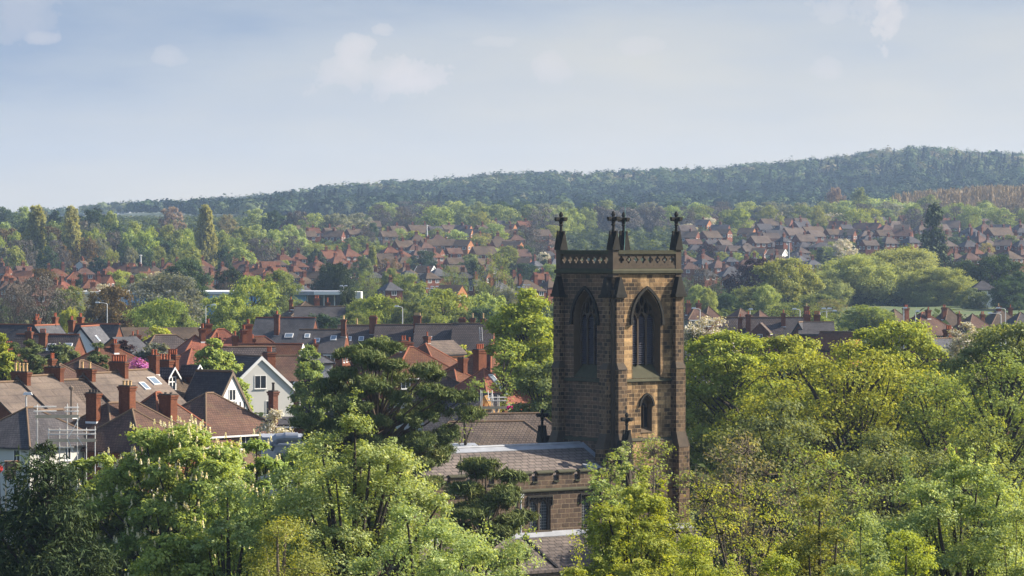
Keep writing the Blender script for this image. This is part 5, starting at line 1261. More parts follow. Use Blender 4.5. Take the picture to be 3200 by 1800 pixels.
def pallet():
    A = P(38, 1440, 262); b = g1(A.x, 262)
    root = empty('brick_pallet', (A.x, A.y, b), radians(8)); tag(root, 'strapped stack of orange and brown bricks below the white house', 'brick pallet')
    zt = A.z - b
    mb = MB(); mb.box(-0.55, 0.28, -0.4, 0.4, zt - 0.62, zt); mb.box(-0.55, 0.28, -0.4, 0.4, zt - 1.30, zt - 0.70); mb.build('brick_stack', M['brick_tan'], root)
    mb = MB(); mb.box(0.29, 0.55, -0.4, 0.4, zt - 0.62, zt); mb.build('orange_stack', M['brick_orange'], root)
    mb = MB()
    for x in (-0.42, 0.12):
        mb.box(x - 0.025, x + 0.025, -0.415, -0.405, zt - 1.3, zt)
    mb.build('strap', M['black'], root)
    mb = MB(); mb.box(-0.6, 0.6, -0.45, 0.45, zt - 0.69, zt - 0.63); mb.box(-0.5, -0.4, -0.4, 0.4, 0, zt - 1.31); mb.box(0.4, 0.5, -0.4, 0.4, 0, zt - 1.31); mb.build('pallet_board', M['plank'], root)
    A = P(-3, 1466, 258); root = empty('cement_mixer', (A.x, A.y, g1(A.x, 258))); tag(root, 'red drum machine cut by the left edge beside the brick stack', 'cement mixer')
    z = A.z - g1(A.x, 258); mb = MB(); mb.lathe([(0.10, -0.24), (0.22, -0.16), (0.26, 0.04), (0.16, 0.27)], n=12); mb.xf(Matrix.Translation((0, 0, z)) @ Matrix.Rotation(0.6, 4, 'Y')); mb.build('drum', M['red'], root)
    mb = MB()
    for s in (-1, 1): mb.tube([(s * 0.4, -0.3, 0), (0, 0, z - 0.2)], 0.04, 5); mb.tube([(s * 0.4, 0.3, 0), (0, 0, z - 0.2)], 0.04, 5)
    mb.build('stand', M['black'], root)
pallet()
def duct():
    A = P(880, 1352, 272); b = g1(A.x, 272); root = empty('roof_duct', (A.x, A.y, b)); tag(root, 'fat grey metal duct elbow on a flat roof between the trees', 'duct')
    z = A.z - b
    path = [(-0.95, 0, z - 1.25), (-0.75, 0, z - 0.75), (-0.3, 0, z - 0.42), (0.3, 0, z - 0.36), (1.2, 0.1, z - 0.36)]
    mb = MB(); mb.tube(path, [0.36, 0.37, 0.38, 0.38, 0.38], 14); mb.build('elbow', M['flue'], root)
    for i in (1, 3):
        p = path[i]; mb = MB(); mb.tube([(p[0] - 0.03, p[1], p[2]), (p[0] + 0.05, p[1], p[2] + (0.03 if i == 1 else 0))], 0.42, 14); mb.build('collar', M['flue'], root)
    mb = MB(); mb.box(-0.5, 0.55, -0.4, 0.5, z - 1.5, z - 0.95); mb.box(-0.6, 0.65, -0.5, 0.6, z - 0.95, z - 0.85); mb.box(-0.35, 0.45, -0.3, 0.4, 0, z - 1.5); mb.build('housing', M['flue'], root)
    A2 = P(845, 1366, 274); root2 = empty('flat_roof_building', (A2.x, A2.y, g1(A2.x, 274)), radians(6)); tag(root2, 'pale flat-roofed building below the grey duct', 'building')
    zz = A2.z - g1(A2.x, 274); mb = MB(); mb.box(-0.5, 3.0, 0, 5, -0.5, zz - 0.2); mb.build('wall', M['greyrender'], root2)
    mb = MB(); mb.box(-0.6, 3.1, -0.1, 5.1, zz - 0.2, zz); mb.build('roof', M['lead'], root2)
duct()
# rough meadow on the right beyond the road
def field():
    V = []; nx, ny = 30, 10
    for j in range(ny + 1):
        for i in range(nx + 1):
            y = 830 + 165 * j / ny; x = (2560 + 760 * i / nx - 1600) / F * y
            V.append((x, y, g1(x, y) + 0.3 + 0.15 * sin(x * 0.3) * sin(y * 0.2)))
    Fs = [(j*(nx+1) + i, j*(nx+1) + i + 1, (j+1)*(nx+1) + i + 1, (j+1)*(nx+1) + i) for j in range(ny) for i in range(nx)]
    mb = MB(); mb.add(V, Fs)
    m, t, b = new_mat('meadow_grass'); tcn = N(t, 'ShaderNodeTexCoord')
    n1 = noise(t, mapping(t, tcn.outputs['Object'], (0.05, 0.12, 0.1)), 1.0, 5, 0.6)
    L(t, ramp(t, n1, [(0.35, (0.050, 0.088, 0.022)), (0.52, (0.085, 0.115, 0.036)), (0.66, (0.14, 0.125, 0.065))]), b.inputs['Base Color']); b.inputs['Roughness'].default_value = 1
    tag(mb.build('field', m, None, True), kind='structure')
field()
# ------------------------------------------------------------------ foliage
LEAF = {}
def lf(k, *a, **kw): LEAF[k] = leaf('leaf_' + k, *a, **kw)
lf('fresh',   (0.138, 0.176, 0.028), (0.368, 0.417, 0.067), (0.577, 0.561, 0.145))      # bright spring green
lf('birch',   (0.144, 0.196, 0.065), (0.364, 0.441, 0.164), (0.629, 0.657, 0.395))      # pale fresh green
lf('yellow',  (0.120, 0.147, 0.031), (0.284, 0.310, 0.075), (0.406, 0.412, 0.153))
lf('chestnut',(0.124, 0.194, 0.052), (0.350, 0.433, 0.113), (0.628, 0.659, 0.206))
lf('mid',     (0.081, 0.115, 0.044), (0.217, 0.258, 0.091), (0.322, 0.347, 0.155))
lf('deep',    (0.020, 0.043, 0.024), (0.058, 0.099, 0.045), (0.093, 0.139, 0.066))
lf('grey',    (0.118, 0.136, 0.105), (0.226, 0.238, 0.198), (0.323, 0.313, 0.289))      # willow / whitebeam
lf('willow',  (0.182, 0.217, 0.085), (0.348, 0.394, 0.163), (0.470, 0.499, 0.234))
lf('poplar',  (0.220, 0.225, 0.070), (0.420, 0.415, 0.140), (0.480, 0.470, 0.190))
lf('olive',   (0.137, 0.181, 0.041), (0.274, 0.337, 0.092), (0.363, 0.434, 0.145))
lf('tan',     (0.165, 0.143, 0.068), (0.275, 0.247, 0.123), (0.343, 0.330, 0.165))
lf('rust',    (0.075, 0.056, 0.024), (0.160, 0.112, 0.048), (0.212, 0.163, 0.068))
lf('twig',    (0.080, 0.069, 0.059), (0.141, 0.122, 0.106), (0.178, 0.161, 0.139), trans=0.1)
lf('pink',    (0.165, 0.120, 0.117), (0.303, 0.226, 0.211), (0.385, 0.300, 0.281))
lf('beech',   (0.022, 0.010, 0.014), (0.055, 0.020, 0.028), (0.080, 0.034, 0.040), trans=0.2)
lf('white',   (0.350, 0.320, 0.260), (0.620, 0.580, 0.500), (0.750, 0.720, 0.650), trans=0.3)
lf('magenta', (0.250, 0.060, 0.220), (0.450, 0.120, 0.400), (0.550, 0.250, 0.500), trans=0.3)
lf('conifer', (0.019, 0.036, 0.015), (0.053, 0.078, 0.028), (0.104, 0.119, 0.039), trans=0.12)
lf('pine',    (0.045, 0.073, 0.023), (0.135, 0.170, 0.051), (0.289, 0.274, 0.094), trans=0.12)
lf('candle',  (0.600, 0.552, 0.375), (0.816, 0.744, 0.562), (0.880, 0.792, 0.650), trans=0.3)


def leaves_mesh(name, C_, Nn, size, aspect, tint, mat, g, rand_len=0.8, axis=None):
    """one mesh of many leaf-sized rhombs. C_ centres, Nn leaf normals, axis: preferred long direction"""
    n = len(C_)
    Nn = Nn / np.maximum(np.linalg.norm(Nn, axis=1, keepdims=True), 1e-6)
    r = g.normal(size=(n, 3)) if axis is None else axis + 0.45 * g.normal(size=(n, 3))
    T = r - (r * Nn).sum(1, keepdims=True) * Nn
    T /= np.maximum(np.linalg.norm(T, axis=1, keepdims=True), 1e-6)
    B = np.cross(Nn, T)
    s = size * (1 - rand_len / 2 + rand_len * g.random((n, 1)))
    V = np.empty((n, 4, 3))
    V[:, 0] = C_ - T * s * 0.5; V[:, 1] = C_ + B * s * 0.5 * aspect - T * s * 0.05; V[:, 2] = C_ + T * s * 0.5; V[:, 3] = C_ - B * s * 0.5 * aspect - T * s * 0.05
    # slight cupping
    V[:, 1] += Nn * s * 0.10; V[:, 3] += Nn * s * 0.10
    me = bpy.data.meshes.new(name)
    me.vertices.add(n * 4); me.vertices.foreach_set('co', V.astype(np.float32).ravel())
    me.loops.add(n * 4); me.loops.foreach_set('vertex_index', np.arange(n * 4, dtype=np.int32))
    me.polygons.add(n); me.polygons.foreach_set('loop_start', np.arange(0, n * 4, 4, dtype=np.int32))
    at = me.attributes.new('tint', 'FLOAT', 'FACE'); at.data.foreach_set('value', np.clip(tint, 0, 1).astype(np.float32))
    me.materials.append(mat)
    me.update()
    return me
SHAPES = {
    'round':  lambda t: np.sqrt(np.clip(1 - (2 * t - 0.9) ** 2 / 1.21, 0.0, 1)),
    'dome':   lambda t: np.clip(1 - t ** 2.6, 0, 1) ** 0.55 * np.clip(0.62 + 1.5 * t, 0, 1),
    'oval':   lambda t: np.clip(np.sin(np.clip(t * 0.93 + 0.07, 0, 1) * pi), 0, 1) ** 0.65,
    'cone':   lambda t: np.clip(1.02 - t, 0.0, 1) ** 0.8,
    'column': lambda t: np.clip(np.sin(np.clip(t * 0.88 + 0.10, 0, 1) * pi), 0, 1) ** 0.5,
    'spread': lambda t: np.clip(1 - (1.25 * t - 0.45) ** 2 * 1.6, 0, 1) ** 0.6,
    'flat':   lambda t: np.clip(1 - t ** 5, 0, 1) ** 0.5 * np.clip(0.80 + 0.6 * t, 0, 1),
    'vase':   lambda t: np.clip(0.35 + 0.9 * t, 0, 1) * np.clip(1.02 - t ** 5, 0, 1) ** 0.5,
}
def crown_points(g, n, H, R, cb, shape, bias=0.55, k=14, wob=0.26):
    """well spread points in the crown envelope, mostly towards its outside"""
    f = SHAPES[shape]; ph = g.random(6) * 2 * pi
    def sample(m):
        t = g.random(m); a = g.random(m) * 2 * pi
        rr = np.maximum(g.random(m) ** 0.5, g.random(m) * 0 + bias * g.random(m) ** 0.3)
        w = 1 + wob * (np.sin(2 * a + ph[0] + 3 * t) + 0.7 * np.sin(3 * a + ph[1] - 4 * t) + 0.6 * np.sin(7 * t + ph[2] + a))
        rad = R * f(t) * rr * w
        return np.stack([rad * np.cos(a), rad * np.sin(a), H * (cb + (1 - cb) * t * 0.97)], 1)
    pts = sample(1)
    for i in range(n - 1):
        c = sample(k); d = np.linalg.norm((c[:, None] - pts[None]) / np.array([1, 1, 1.0]), axis=2).min(1)
        pts = np.concatenate([pts, c[d.argmax()][None]])
    return pts
def grow(H, R, cb=0.25, shape='round', lobes=26, twigs=22, leaves=26, lsize=0.2, aspect=0.62, seed=0, mat='mid', bark='bark', trunk_r=None, lobe_k=0.85, flat=0.75,
         limbs=True, twig_tubes=0, up=0.75, out=0.75, rnd=0.6, droop=0.0, sig=0.30, lean=(0, 0), axis=None, hollow=0.35, blossom=0, limb_n=5, rise=0.55, tintvar=0.58, lobe_pts=None, shoots=0, limb_scale=1.0):
    """tree of height H, crown radius R: returns (trunk MB, crown mesh, blossom mesh or None), base at the origin"""
    g = np.random.default_rng(seed); f = SHAPES[shape]
    L0 = crown_points(g, lobes, H, R, cb, shape) if lobe_pts is None else np.array(lobe_pts, float)
    nl = len(L0)
    vol = 4.0 * R * R * H * (1 - cb) * 0.55
    rl = lobe_k * (vol / nl) ** (1 / 3) * 0.72 if lobe_pts is None else lobe_k
    rl = rl * (0.75 + 0.5 * g.random(nl))
    # keep lobes inside the envelope height
    L0[:, 2] = np.minimum(L0[:, 2], H - rl * flat * 0.9)
    tm = MB(); tr = trunk_r or max(0.12, 0.022 * H)
    top = np.array([lean[0], lean[1], H * (cb + (1 - cb) * (0.55 if shape not in ('cone', 'column') else 0.93))])
    wob = g.normal(size=2) * 0.03 * H
    tp = []
    for q in np.linspace(0, 1, 7):
        tp.append((top[0] * q + wob[0] * sin(q * pi), top[1] * q + wob[1] * sin(q * pi), -0.4 + (top[2] + 0.4) * q))
    tm.tube(tp, [tr * (1.25 - 1.05 * q ** 0.8) + 0.02 for q in np.linspace(0, 1, 7)], 7)
    def on_trunk(z):
        q = min(1, max(0, z / max(top[2], 1e-3))); return np.array([top[0] * q + wob[0] * sin(q * pi), top[1] * q + wob[1] * sin(q * pi), top[2] * q])
    if limbs:
        for i in range(nl):
            e = L0[i]; rad = np.hypot(e[0], e[1])
            z0 = max(H * cb * 0.8, e[2] - rad * rise - 0.08 * H); z0 = min(z0, top[2] * 0.98)
            s = on_trunk(z0); mid = (s + e) / 2 + np.array([0, 0, -0.06 * rad]) + g.normal(size=3) * 0.05 * rad
            pth = []
            for q in np.linspace(0, 1, limb_n):
                pth.append((1-q)**2 * s + 2*q*(1-q) * mid + q*q * e + (g.normal(size=3) * 0.03 * rad if 0 < q < 1 else 0))
            r0 = tr * limb_scale * (0.30 + 0.22 * g.random())
            tm.tube(pth, [r0 * (1 - 0.85 * q) + 0.006 for q in np.linspace(0, 1, limb_n)], 5, cap=False)
    # twig centres on each lobe, mostly on its upper and outer side
    d = g.normal(size=(nl, twigs, 3)); d /= np.linalg.norm(d, axis=2, keepdims=True)
    ax = L0 - np.array([0, 0, H * (cb + (1 - cb) * 0.35)]); ax /= np.maximum(np.linalg.norm(ax, axis=1, keepdims=True), 1e-3)
    d = d + 0.45 * ax[:, None, :] + np.array([0, 0, 0.25 - droop]); d /= np.linalg.norm(d, axis=2, keepdims=True)
    rr = rl[:, None, None] * (hollow + (1 - hollow) * g.random((nl, twigs, 1)) ** 0.5)
    TWc = L0[:, None, :] + d * rr * np.array([1, 1, flat])
    if droop: TWc[..., 2] -= droop * rl[:, None] * g.random((nl, twigs)) * 1.2
    if twig_tubes:
        for i in range(nl):
            for j in range(min(twigs, twig_tubes)):
                a, b_ = L0[i], TWc[i, j]; m_ = (a + b_) / 2 + g.normal(size=3) * 0.08 * rl[i]
                ext = b_ + (b_ - a) * 0.25
                tm.tube([a, m_, ext], [0.028, 0.018, 0.007], 3, cap=False)
    TW = TWc.reshape(-1, 3); D = d.reshape(-1, 3); RL = np.repeat(rl, twigs)
    if shoots:
        i_ = g.choice(len(TW), shoots); extra = []; ed = []
        for i in i_:
            if TW[i, 2] < H * 0.55: continue
            dv = np.array([g.normal() * 0.08, g.normal() * 0.08, 0.0]); nq_ = g.integers(3, 8)
            for q in range(1, nq_): extra.append(TW[i] + np.array([g.normal() * 0.05, g.normal() * 0.05, 0.24 * q]) + dv * q); ed.append(D[i])
        if extra: TW = np.concatenate([TW, extra]); D = np.concatenate([D, ed]); RL = np.concatenate([RL, np.full(len(extra), 0.5)])
    n = len(TW); tt = g.random(n) * tintvar
    Cc_ = TW[:, None, :] + g.normal(size=(n, leaves, 3)) * (RL * sig)[:, None, None] * np.array([1, 1, 0.6])
    Nn = np.broadcast_to((D * out)[:, None, :], Cc_.shape) + np.array([0.42, -0.05, 0.90]) * up + rnd * g.normal(size=Cc_.shape)
    tint = tt[:, None] + (1 - tintvar) * g.random((n, leaves))
    Cc_ = Cc_.reshape(-1, 3); Nn = Nn.reshape(-1, 3)
    axv = None if axis is None else np.broadcast_to(np.array(axis, float), Cc_.shape) + 0.5 * np.repeat(D, leaves, axis=0)
    cm = leaves_mesh('crown', Cc_, Nn, lsize, aspect, tint.ravel(), LEAF[mat], g, axis=axv)
    bm_ = None
    if blossom:
        # upright flower candles standing on the outer twigs
        outer = np.where(np.linalg.norm((TW[:, :2]), axis=1) / R + TW[:, 2] / H * 0.55 + 0.35 * D[:, 2] > 0.82)[0]
        sel = g.choice(outer, min(blossom, len(outer)), replace=False)
        B0 = TW[sel] + D[sel] * 0.30 + np.array([0, 0, 0.16]); k = 18
        h = np.linspace(0, 1, k)[None, :]; an = g.random((len(sel), k)) * 2 * pi
        bl = 0.28; w_ = 0.062 * (1 - 0.75 * h)
        X = np.stack([B0[:, 0:1] + w_ * np.cos(an), B0[:, 1:2] + w_ * np.sin(an), B0[:, 2:3] + bl * h + 0 * an], 2).reshape(-1, 3)
        Nb = np.stack([np.cos(an), np.sin(an), 0.3 + 0 * an], 2).reshape(-1, 3)
        bm_ = leaves_mesh('blossom', X, Nb, 0.085, 0.9, g.random(len(X)), LEAF['candle'], g)
    return tm, cm, bm_
def plant(name, loc, rz, tm, cm, label=None, cat='tree', group=None, bark='bark', blossom=None):
    root = empty(name, loc, rz); tag(root, label, cat, group)
    tm.build('trunk', M[bark], root, smooth=True)
    o = bpy.data.objects.new('crown', cm); COL.objects.link(o); o.parent = root
    if blossom is not None:
        b_ = bpy.data.objects.new('blossom', blossom); COL.objects.link(b_); b_.parent = root
    return root
_seed = [100]
def near_tree(name, px, top, d, width, label, cat='tree', group=None, bark='bark', base=None, lift=0.0, **k):
    A = P(px, top, d); z0 = g1(A.x, d) if base is None else base
    _seed[0] += 1; k.setdefault('seed', _seed[0])
    H_ = A.z - z0; R_ = width / 2 * d / F
    if d < 215 and k.get('mat') in ('fresh', 'birch', 'yellow', 'chestnut', 'mid', 'grey'):
        k['leaves'] = int(k['leaves'] * 1.5); k['lsize'] = k['lsize'] * 0.80; k['twigs'] = int(k['twigs'] * 0.8); k['sig'] = k.get('sig', 0.3) * 0.72; k['lobe_k'] = k.get('lobe_k', 0.85) * 0.9
    tm, cm, bl = grow(H_, R_, bark=bark, **k)
    return plant(name, (A.x, d, z0), 0, tm, cm, label, cat, group, bark, bl)

# ---- foreground and churchyard trees, each grown for its own place
near_tree('conifer_tree', 150, 1385, 165, 860, 'dark shaggy conifer filling the lower left corner', shape='cone', cb=0.0, lobes=210, twigs=32, leaves=24, lsize=0.34, aspect=0.20, mat='conifer', up=0.15, out=0.9, rnd=0.6, droop=0.35, axis=(0, 0, -0.5), flat=0.7, sig=0.34, lobe_k=0.78, hollow=0.5)
near_tree('conifer_tree', 150, 1368, 175, 150, 'thin dark conifer spire rising before the white house', shape='cone', cb=0.35, lobes=40, twigs=16, leaves=16, lsize=0.34, aspect=0.2, mat='conifer', up=0.2, out=0.9, rnd=0.6, droop=0.3, axis=(0, 0, -0.4), flat=0.6, lobe_k=0.8)
near_tree('chestnut_tree', 545, 1325, 200, 640, 'broad chestnut tree covered in upright cream flower candles', shape='flat', cb=0.02, lobes=290, twigs=36, leaves=28, lsize=0.26, aspect=0.5, mat='chestnut', flat=0.7, sig=0.24, blossom=1300, lobe_k=0.92)
near_tree('lime_tree', 1110, 1290, 150, 640, 'tall pale green lime tree in the centre foreground', shape='oval', cb=0.05, lobes=170, twigs=34, leaves=24, lsize=0.15, mat='birch', flat=0.8, sig=0.30, twig_tubes=3, bark='bark', shoots=130, lobe_k=0.80)
near_tree('lime_tree', 925, 1390, 158, 380, 'pale green lime tree beside the flowering chestnut', shape='round', cb=0.03, lobes=120, twigs=34, leaves=24, lsize=0.16, mat='birch', flat=0.8, sig=0.30, twig_tubes=2, shoots=90, lobe_k=0.85)
near_tree('birch_tree', 880, 1585, 118, 640, 'low yellow-green tree with drooping branches at bottom centre', shape='dome', cb=0.05, lobes=150, twigs=34, leaves=24, lsize=0.10, mat='yellow', flat=0.8, sig=0.30, twig_tubes=4, bark='bark_pale', droop=0.2)
near_tree('lime_tree', 1330, 1545, 130, 500, 'fresh green tree below the nave roof at bottom centre', shape='round', cb=0.05, lobes=130, twigs=32, leaves=24, lsize=0.12, mat='birch', flat=0.8, sig=0.30, twig_tubes=4, shoots=60)
near_tree('maple_tree', 1620, 1690, 122, 520, 'low bright green maple just under the aisle roof', shape='dome', cb=0.05, lobes=110, twigs=30, leaves=24, lsize=0.12, mat='birch', flat=0.7, sig=0.28, shoots=40)
near_tree('maple_tree', 2000, 1480, 158, 500, 'bright green maple in front of the church wall', shape='dome', cb=0.03, lobes=170, twigs=34, leaves=26, lsize=0.16, mat='fresh', flat=0.62, sig=0.27, twig_tubes=2, shoots=160, lobe_k=0.85)
near_tree('ash_tree', 2330, 1480, 140, 560, 'open tree with visible dark forked trunk at bottom right', shape='spread', cb=0.30, lobes=75, twigs=26, leaves=13, lsize=0.12, mat='fresh', flat=0.7, sig=0.32, twig_tubes=14, rise=0.9, trunk_r=0.24)
near_tree('maple_tree', 2560, 1545, 128, 430, 'yellow-green maple at lower right', shape='dome', cb=0.04, lobes=130, twigs=32, leaves=26, lsize=0.12, mat='yellow', flat=0.65, sig=0.27, twig_tubes=2, shoots=90)
near_tree('maple_tree', 3000, 1430, 150, 720, 'wide silvery green maple in the lower right corner', shape='dome', cb=0.03, lobes=220, twigs=34, leaves=28, lsize=0.15, mat='birch', flat=0.6, sig=0.27, twig_tubes=2, shoots=140, lobe_k=0.9, seed=31)
near_tree('maple_tree', 2820, 1620, 118, 470, 'fresh green maple along the bottom right edge', shape='dome', cb=0.04, lobes=130, twigs=32, leaves=26, lsize=0.11, mat='fresh', flat=0.65, sig=0.27, twig_tubes=2, shoots=80)
near_tree('chestnut_tree', 800, 1375, 206, 250, 'smaller flowering chestnut between the broad chestnut and the duct', shape='round', cb=0.02, lobes=90, twigs=34, leaves=28, lsize=0.26, aspect=0.5, mat='chestnut', flat=0.7, sig=0.24, blossom=220, lobe_k=0.92)
near_tree('chestnut_tree', 290, 1392, 204, 230, 'smaller flowering chestnut below the scaffold', shape='round', cb=0.02, lobes=90, twigs=34, leaves=28, lsize=0.26, aspect=0.5, mat='chestnut', flat=0.7, sig=0.24, blossom=220, lobe_k=0.92)
near_tree('lime_tree', 720, 1500, 150, 330, 'pale green lime in the dip between chestnut and tall lime', shape='round', cb=0.02, lobes=100, twigs=32, leaves=24, lsize=0.15, mat='birch', flat=0.75, sig=0.28, shoots=60)
FT = dict(shape='dome', cb=0.04, lobes=110, twigs=32, leaves=26, flat=0.65, sig=0.27, twig_tubes=2, shoots=60, trunk_r=0.09)
near_tree('lime_tree', 1500, 1690, 112, 380, 'small pale green treetop right of the bottom centre', mat='birch', lsize=0.10, **FT)
near_tree('maple_tree', 2160, 1640, 122, 400, 'low lime-green maple beneath the maple by the church wall', mat='fresh', lsize=0.11, **FT)
near_tree('maple_tree', 1830, 1720, 114, 330, 'small bright maple at the foot of the church wall maple', mat='fresh', lsize=0.10, **FT)
near_tree('maple_tree', 2700, 1600, 121, 420, 'pale green maple between the yellow-green and silvery maples', mat='birch', lsize=0.11, **FT)
near_tree('maple_tree', 3170, 1570, 122, 420, 'pale maple cut by the right edge near the bottom', mat='birch', lsize=0.11, **FT)
near_tree('maple_tree', 2440, 1690, 112, 360, 'low fresh green tree at the foot of the forked dark trunk', mat='fresh', lsize=0.10, **FT)
near_tree('chestnut_tree', 560, 1640, 150, 420, 'lower flowerless chestnut in front of the flowering one', mat='chestnut', lsize=0.2, **FT)
# pines
def pine(px, top, d, width, label, seed, cb=0.35, lobes=70, shape='round'):
    return near_tree('pine_tree', px, top, d, width, label, shape=shape, cb=cb, lobes=lobes, twigs=34, leaves=46, lsize=0.40, aspect=0.16, mat='pine', bark='bark_pine', flat=0.42, sig=0.16, up=0.5, out=0.5, rnd=0.9, axis=(0, 0, 0.7), hollow=0.3, lobe_k=0.80, trunk_r=0.36, rise=0.25, seed=seed, limb_scale=0.9)
pine(1180, 1058, 246, 430, 'big spreading dark pine with bare fork left of the tower', 5, cb=0.40, lobes=110)
pine(1515, 1418, 212, 300, 'lower dark pine reaching across the nave wall', 6, cb=0.34, lobes=46, shape='oval')
# budding trees in front of the tower foot
BUD = 'half bare budding trees before the tower foot'
for i, (px, top, w, d, lab) in enumerate([(2040, 1352, 260, 205, 'bare budding tree against the tower foot'), (2310, 1350, 300, 200, 'bare budding tree right of the tower foot'), (2560, 1390, 300, 190, 'bare brown budding tree before the dark-limbed sycamore'), (1900, 1410, 130, 200, 'small leafless budding shrub over the battlements')]):
    near_tree('budding_tree', px, top, d, w, lab, group=BUD, shape='vase', cb=0.2, lobes=34, twigs=26, leaves=5, lsize=0.17, mat=('olive', 'tan', 'olive', 'olive')[i], bark=('bark_pale', 'bark_pale', 'bark_olive', 'bark_pale')[i], sig=0.22, twig_tubes=24, rise=1.1, flat=0.9, trunk_r=0.18)
near_tree('sapling', 1965, 1430, 175, 90, 'upright pale green shoots before the tower corner', shape='column', cb=0.5, lobes=14, twigs=16, leaves=18, lsize=0.15, mat='birch', sig=0.25, shoots=20)
near_tree('sapling', 1878, 1500, 172, 90, 'light green shoots over the clerestory corner', shape='column', cb=0.5, lobes=14, twigs=16, leaves=16, lsize=0.15, mat='birch', sig=0.25, shoots=20)
# trees behind the tower on the right
near_tree('sycamore_tree', 2290, 1040, 330, 330, 'bright green sycamore right beside the tower', shape='round', cb=0.15, lobes=75, twigs=28, leaves=22, lsize=0.30, mat='fresh', flat=0.6, sig=0.26, limb_scale=1.1)
near_tree('sycamore_tree', 2640, 1068, 285, 640, 'broad sycamore with many dark spreading limbs', shape='spread', cb=0.22, lobes=120, twigs=26, leaves=13, lsize=0.25, mat='fresh', flat=0.5, sig=0.26, rise=1.15, trunk_r=0.55, twig_tubes=8, limb_n=7, limb_scale=1.15)
near_tree('sycamore_tree', 2790, 1005, 345, 330, 'bright green sycamore crown behind the dark-limbed one', shape='round', cb=0.2, lobes=70, twigs=26, leaves=22, lsize=0.30, mat='fresh', flat=0.6, sig=0.26)
near_tree('sycamore_tree', 2470, 1045, 350, 260, 'light green tree crown below the long dark roof', shape='round', cb=0.2, lobes=50, twigs=26, leaves=20, lsize=0.30, mat='fresh', flat=0.6, sig=0.26)
near_tree('oak_tree', 3130, 1002, 320, 330, 'olive green oak at the right edge', shape='round', cb=0.2, lobes=80, twigs=26, leaves=20, lsize=0.27, mat='mid', flat=0.7, sig=0.28)
near_tree('oak_tree', 3120, 1100, 270, 330, 'yellowish budding oak with leaning dark limbs at right edge', shape='round', cb=0.2, lobes=70, twigs=26, leaves=10, lsize=0.22, mat='olive', flat=0.75, sig=0.30, twig_tubes=8, rise=0.9, trunk_r=0.4)
near_tree('oak_tree', 2930, 1165, 275, 300, 'olive budding tree right of the dark-limbed sycamore', shape='round', cb=0.2, lobes=60, twigs=26, leaves=11, lsize=0.22, mat='olive', flat=0.75, sig=0.30, twig_tubes=8, rise=0.9)
near_tree('sycamore_tree', 2420, 1250, 260, 420, 'green tree between the tower and the dark-limbed sycamore', shape='dome', cb=0.2, lobes=70, twigs=26, leaves=15, lsize=0.24, mat='mid', flat=0.6, sig=0.28, rise=0.9, twig_tubes=5)
near_tree('broadleaf_tree', 2790, 1330, 235, 420, 'dull green tree below the dark-limbed sycamore', shape='dome', cb=0.15, lobes=70, twigs=26, leaves=16, lsize=0.2, mat='mid', flat=0.7, sig=0.28, twig_tubes=5)
near_tree('broadleaf_tree', 3080, 1300, 240, 330, 'dull green tree before the white-banded building', shape='dome', cb=0.15, lobes=60, twigs=26, leaves=9, lsize=0.2, mat='olive', flat=0.7, sig=0.28, twig_tubes=8)
near_tree('blossom_tree', 2205, 992, 420, 140, 'white blossom tree at the tower edge below the brown hips', shape='vase', cb=0.3, lobes=34, twigs=20, leaves=9, lsize=0.26, mat='white', bark='bark_pale', flat=0.8, twig_tubes=8, sig=0.28)
near_tree('blossom_tree', 3015, 1005, 400, 120, 'white blossom tree beside the widest brown roof', shape='oval', cb=0.3, lobes=34, twigs=20, leaves=12, lsize=0.26, mat='white', bark='bark_pale', flat=0.8, twig_tubes=5, sig=0.28)
near_tree('birch_tree', 2890, 1040, 420, 70, 'slim pale birch before the bay windows', shape='column', cb=0.2, lobes=24, twigs=20, leaves=12, lsize=0.28, mat='yellow', sig=0.3)
# trees left of the tower, behind the nave
near_tree('poplar_tree', 1650, 905, 385, 230, 'tall yellow-green tree immediately left of the tower', shape='oval', cb=0.10, lobes=90, twigs=28, leaves=17, lsize=0.32, mat='fresh', flat=0.75, sig=0.28, rise=1.2, twig_tubes=3)
near_tree('thin_tree', 1575, 1050, 352, 70, 'slender dark-trunked tree with few leaves beside the red roofs', shape='vase', cb=0.45, lobes=14, twigs=12, leaves=7, lsize=0.26, mat='olive', twig_tubes=10, rise=1.2, trunk_r=0.22)
near_tree('garden_tree', 1690, 1130, 340, 170, 'dark green tree filling the gap before the tower', shape='dome', cb=0.1, lobes=50, twigs=26, leaves=20, lsize=0.28, mat='mid', flat=0.7)
near_tree('garden_tree', 672, 1062, 385, 150, 'rounded leafy tree between salmon roofs and cream gable', shape='dome', cb=0.12, lobes=60, twigs=28, leaves=22, lsize=0.32, mat='chestnut', flat=0.65, sig=0.26)
near_tree('garden_tree', 735, 1190, 380, 110, 'green shrubby tree at the foot of the cream gable', shape='dome', cb=0.05, lobes=40, twigs=26, leaves=20, lsize=0.30, mat='chestnut', flat=0.7)
near_tree('blossom_bush', 868, 1285, 285, 110, 'cream flowering bush before the grey duct', cat='bush', shape='round', cb=0.2, lobes=34, twigs=22, leaves=16, lsize=0.22, mat='white', twig_tubes=3)
near_tree('garden_tree', 965, 1085, 395, 90, 'dull green tree with white branch left of the big pine', shape='round', cb=0.15, lobes=36, twigs=24, leaves=14, lsize=0.3, mat='olive', twig_tubes=6)
near_tree('blossom_tree', 487, 1068, 445, 110, 'rounded apple tree speckled with white blossom', shape='round', cb=0.15, lobes=40, twigs=24, leaves=18, lsize=0.34, mat='grey')
near_tree('conifer_tree', 170, 1078, 440, 80, 'dark pointed conifer before the ribbed dark roof', shape='cone', cb=0.05, lobes=36, twigs=22, leaves=16, lsize=0.4, aspect=0.4, mat='conifer')
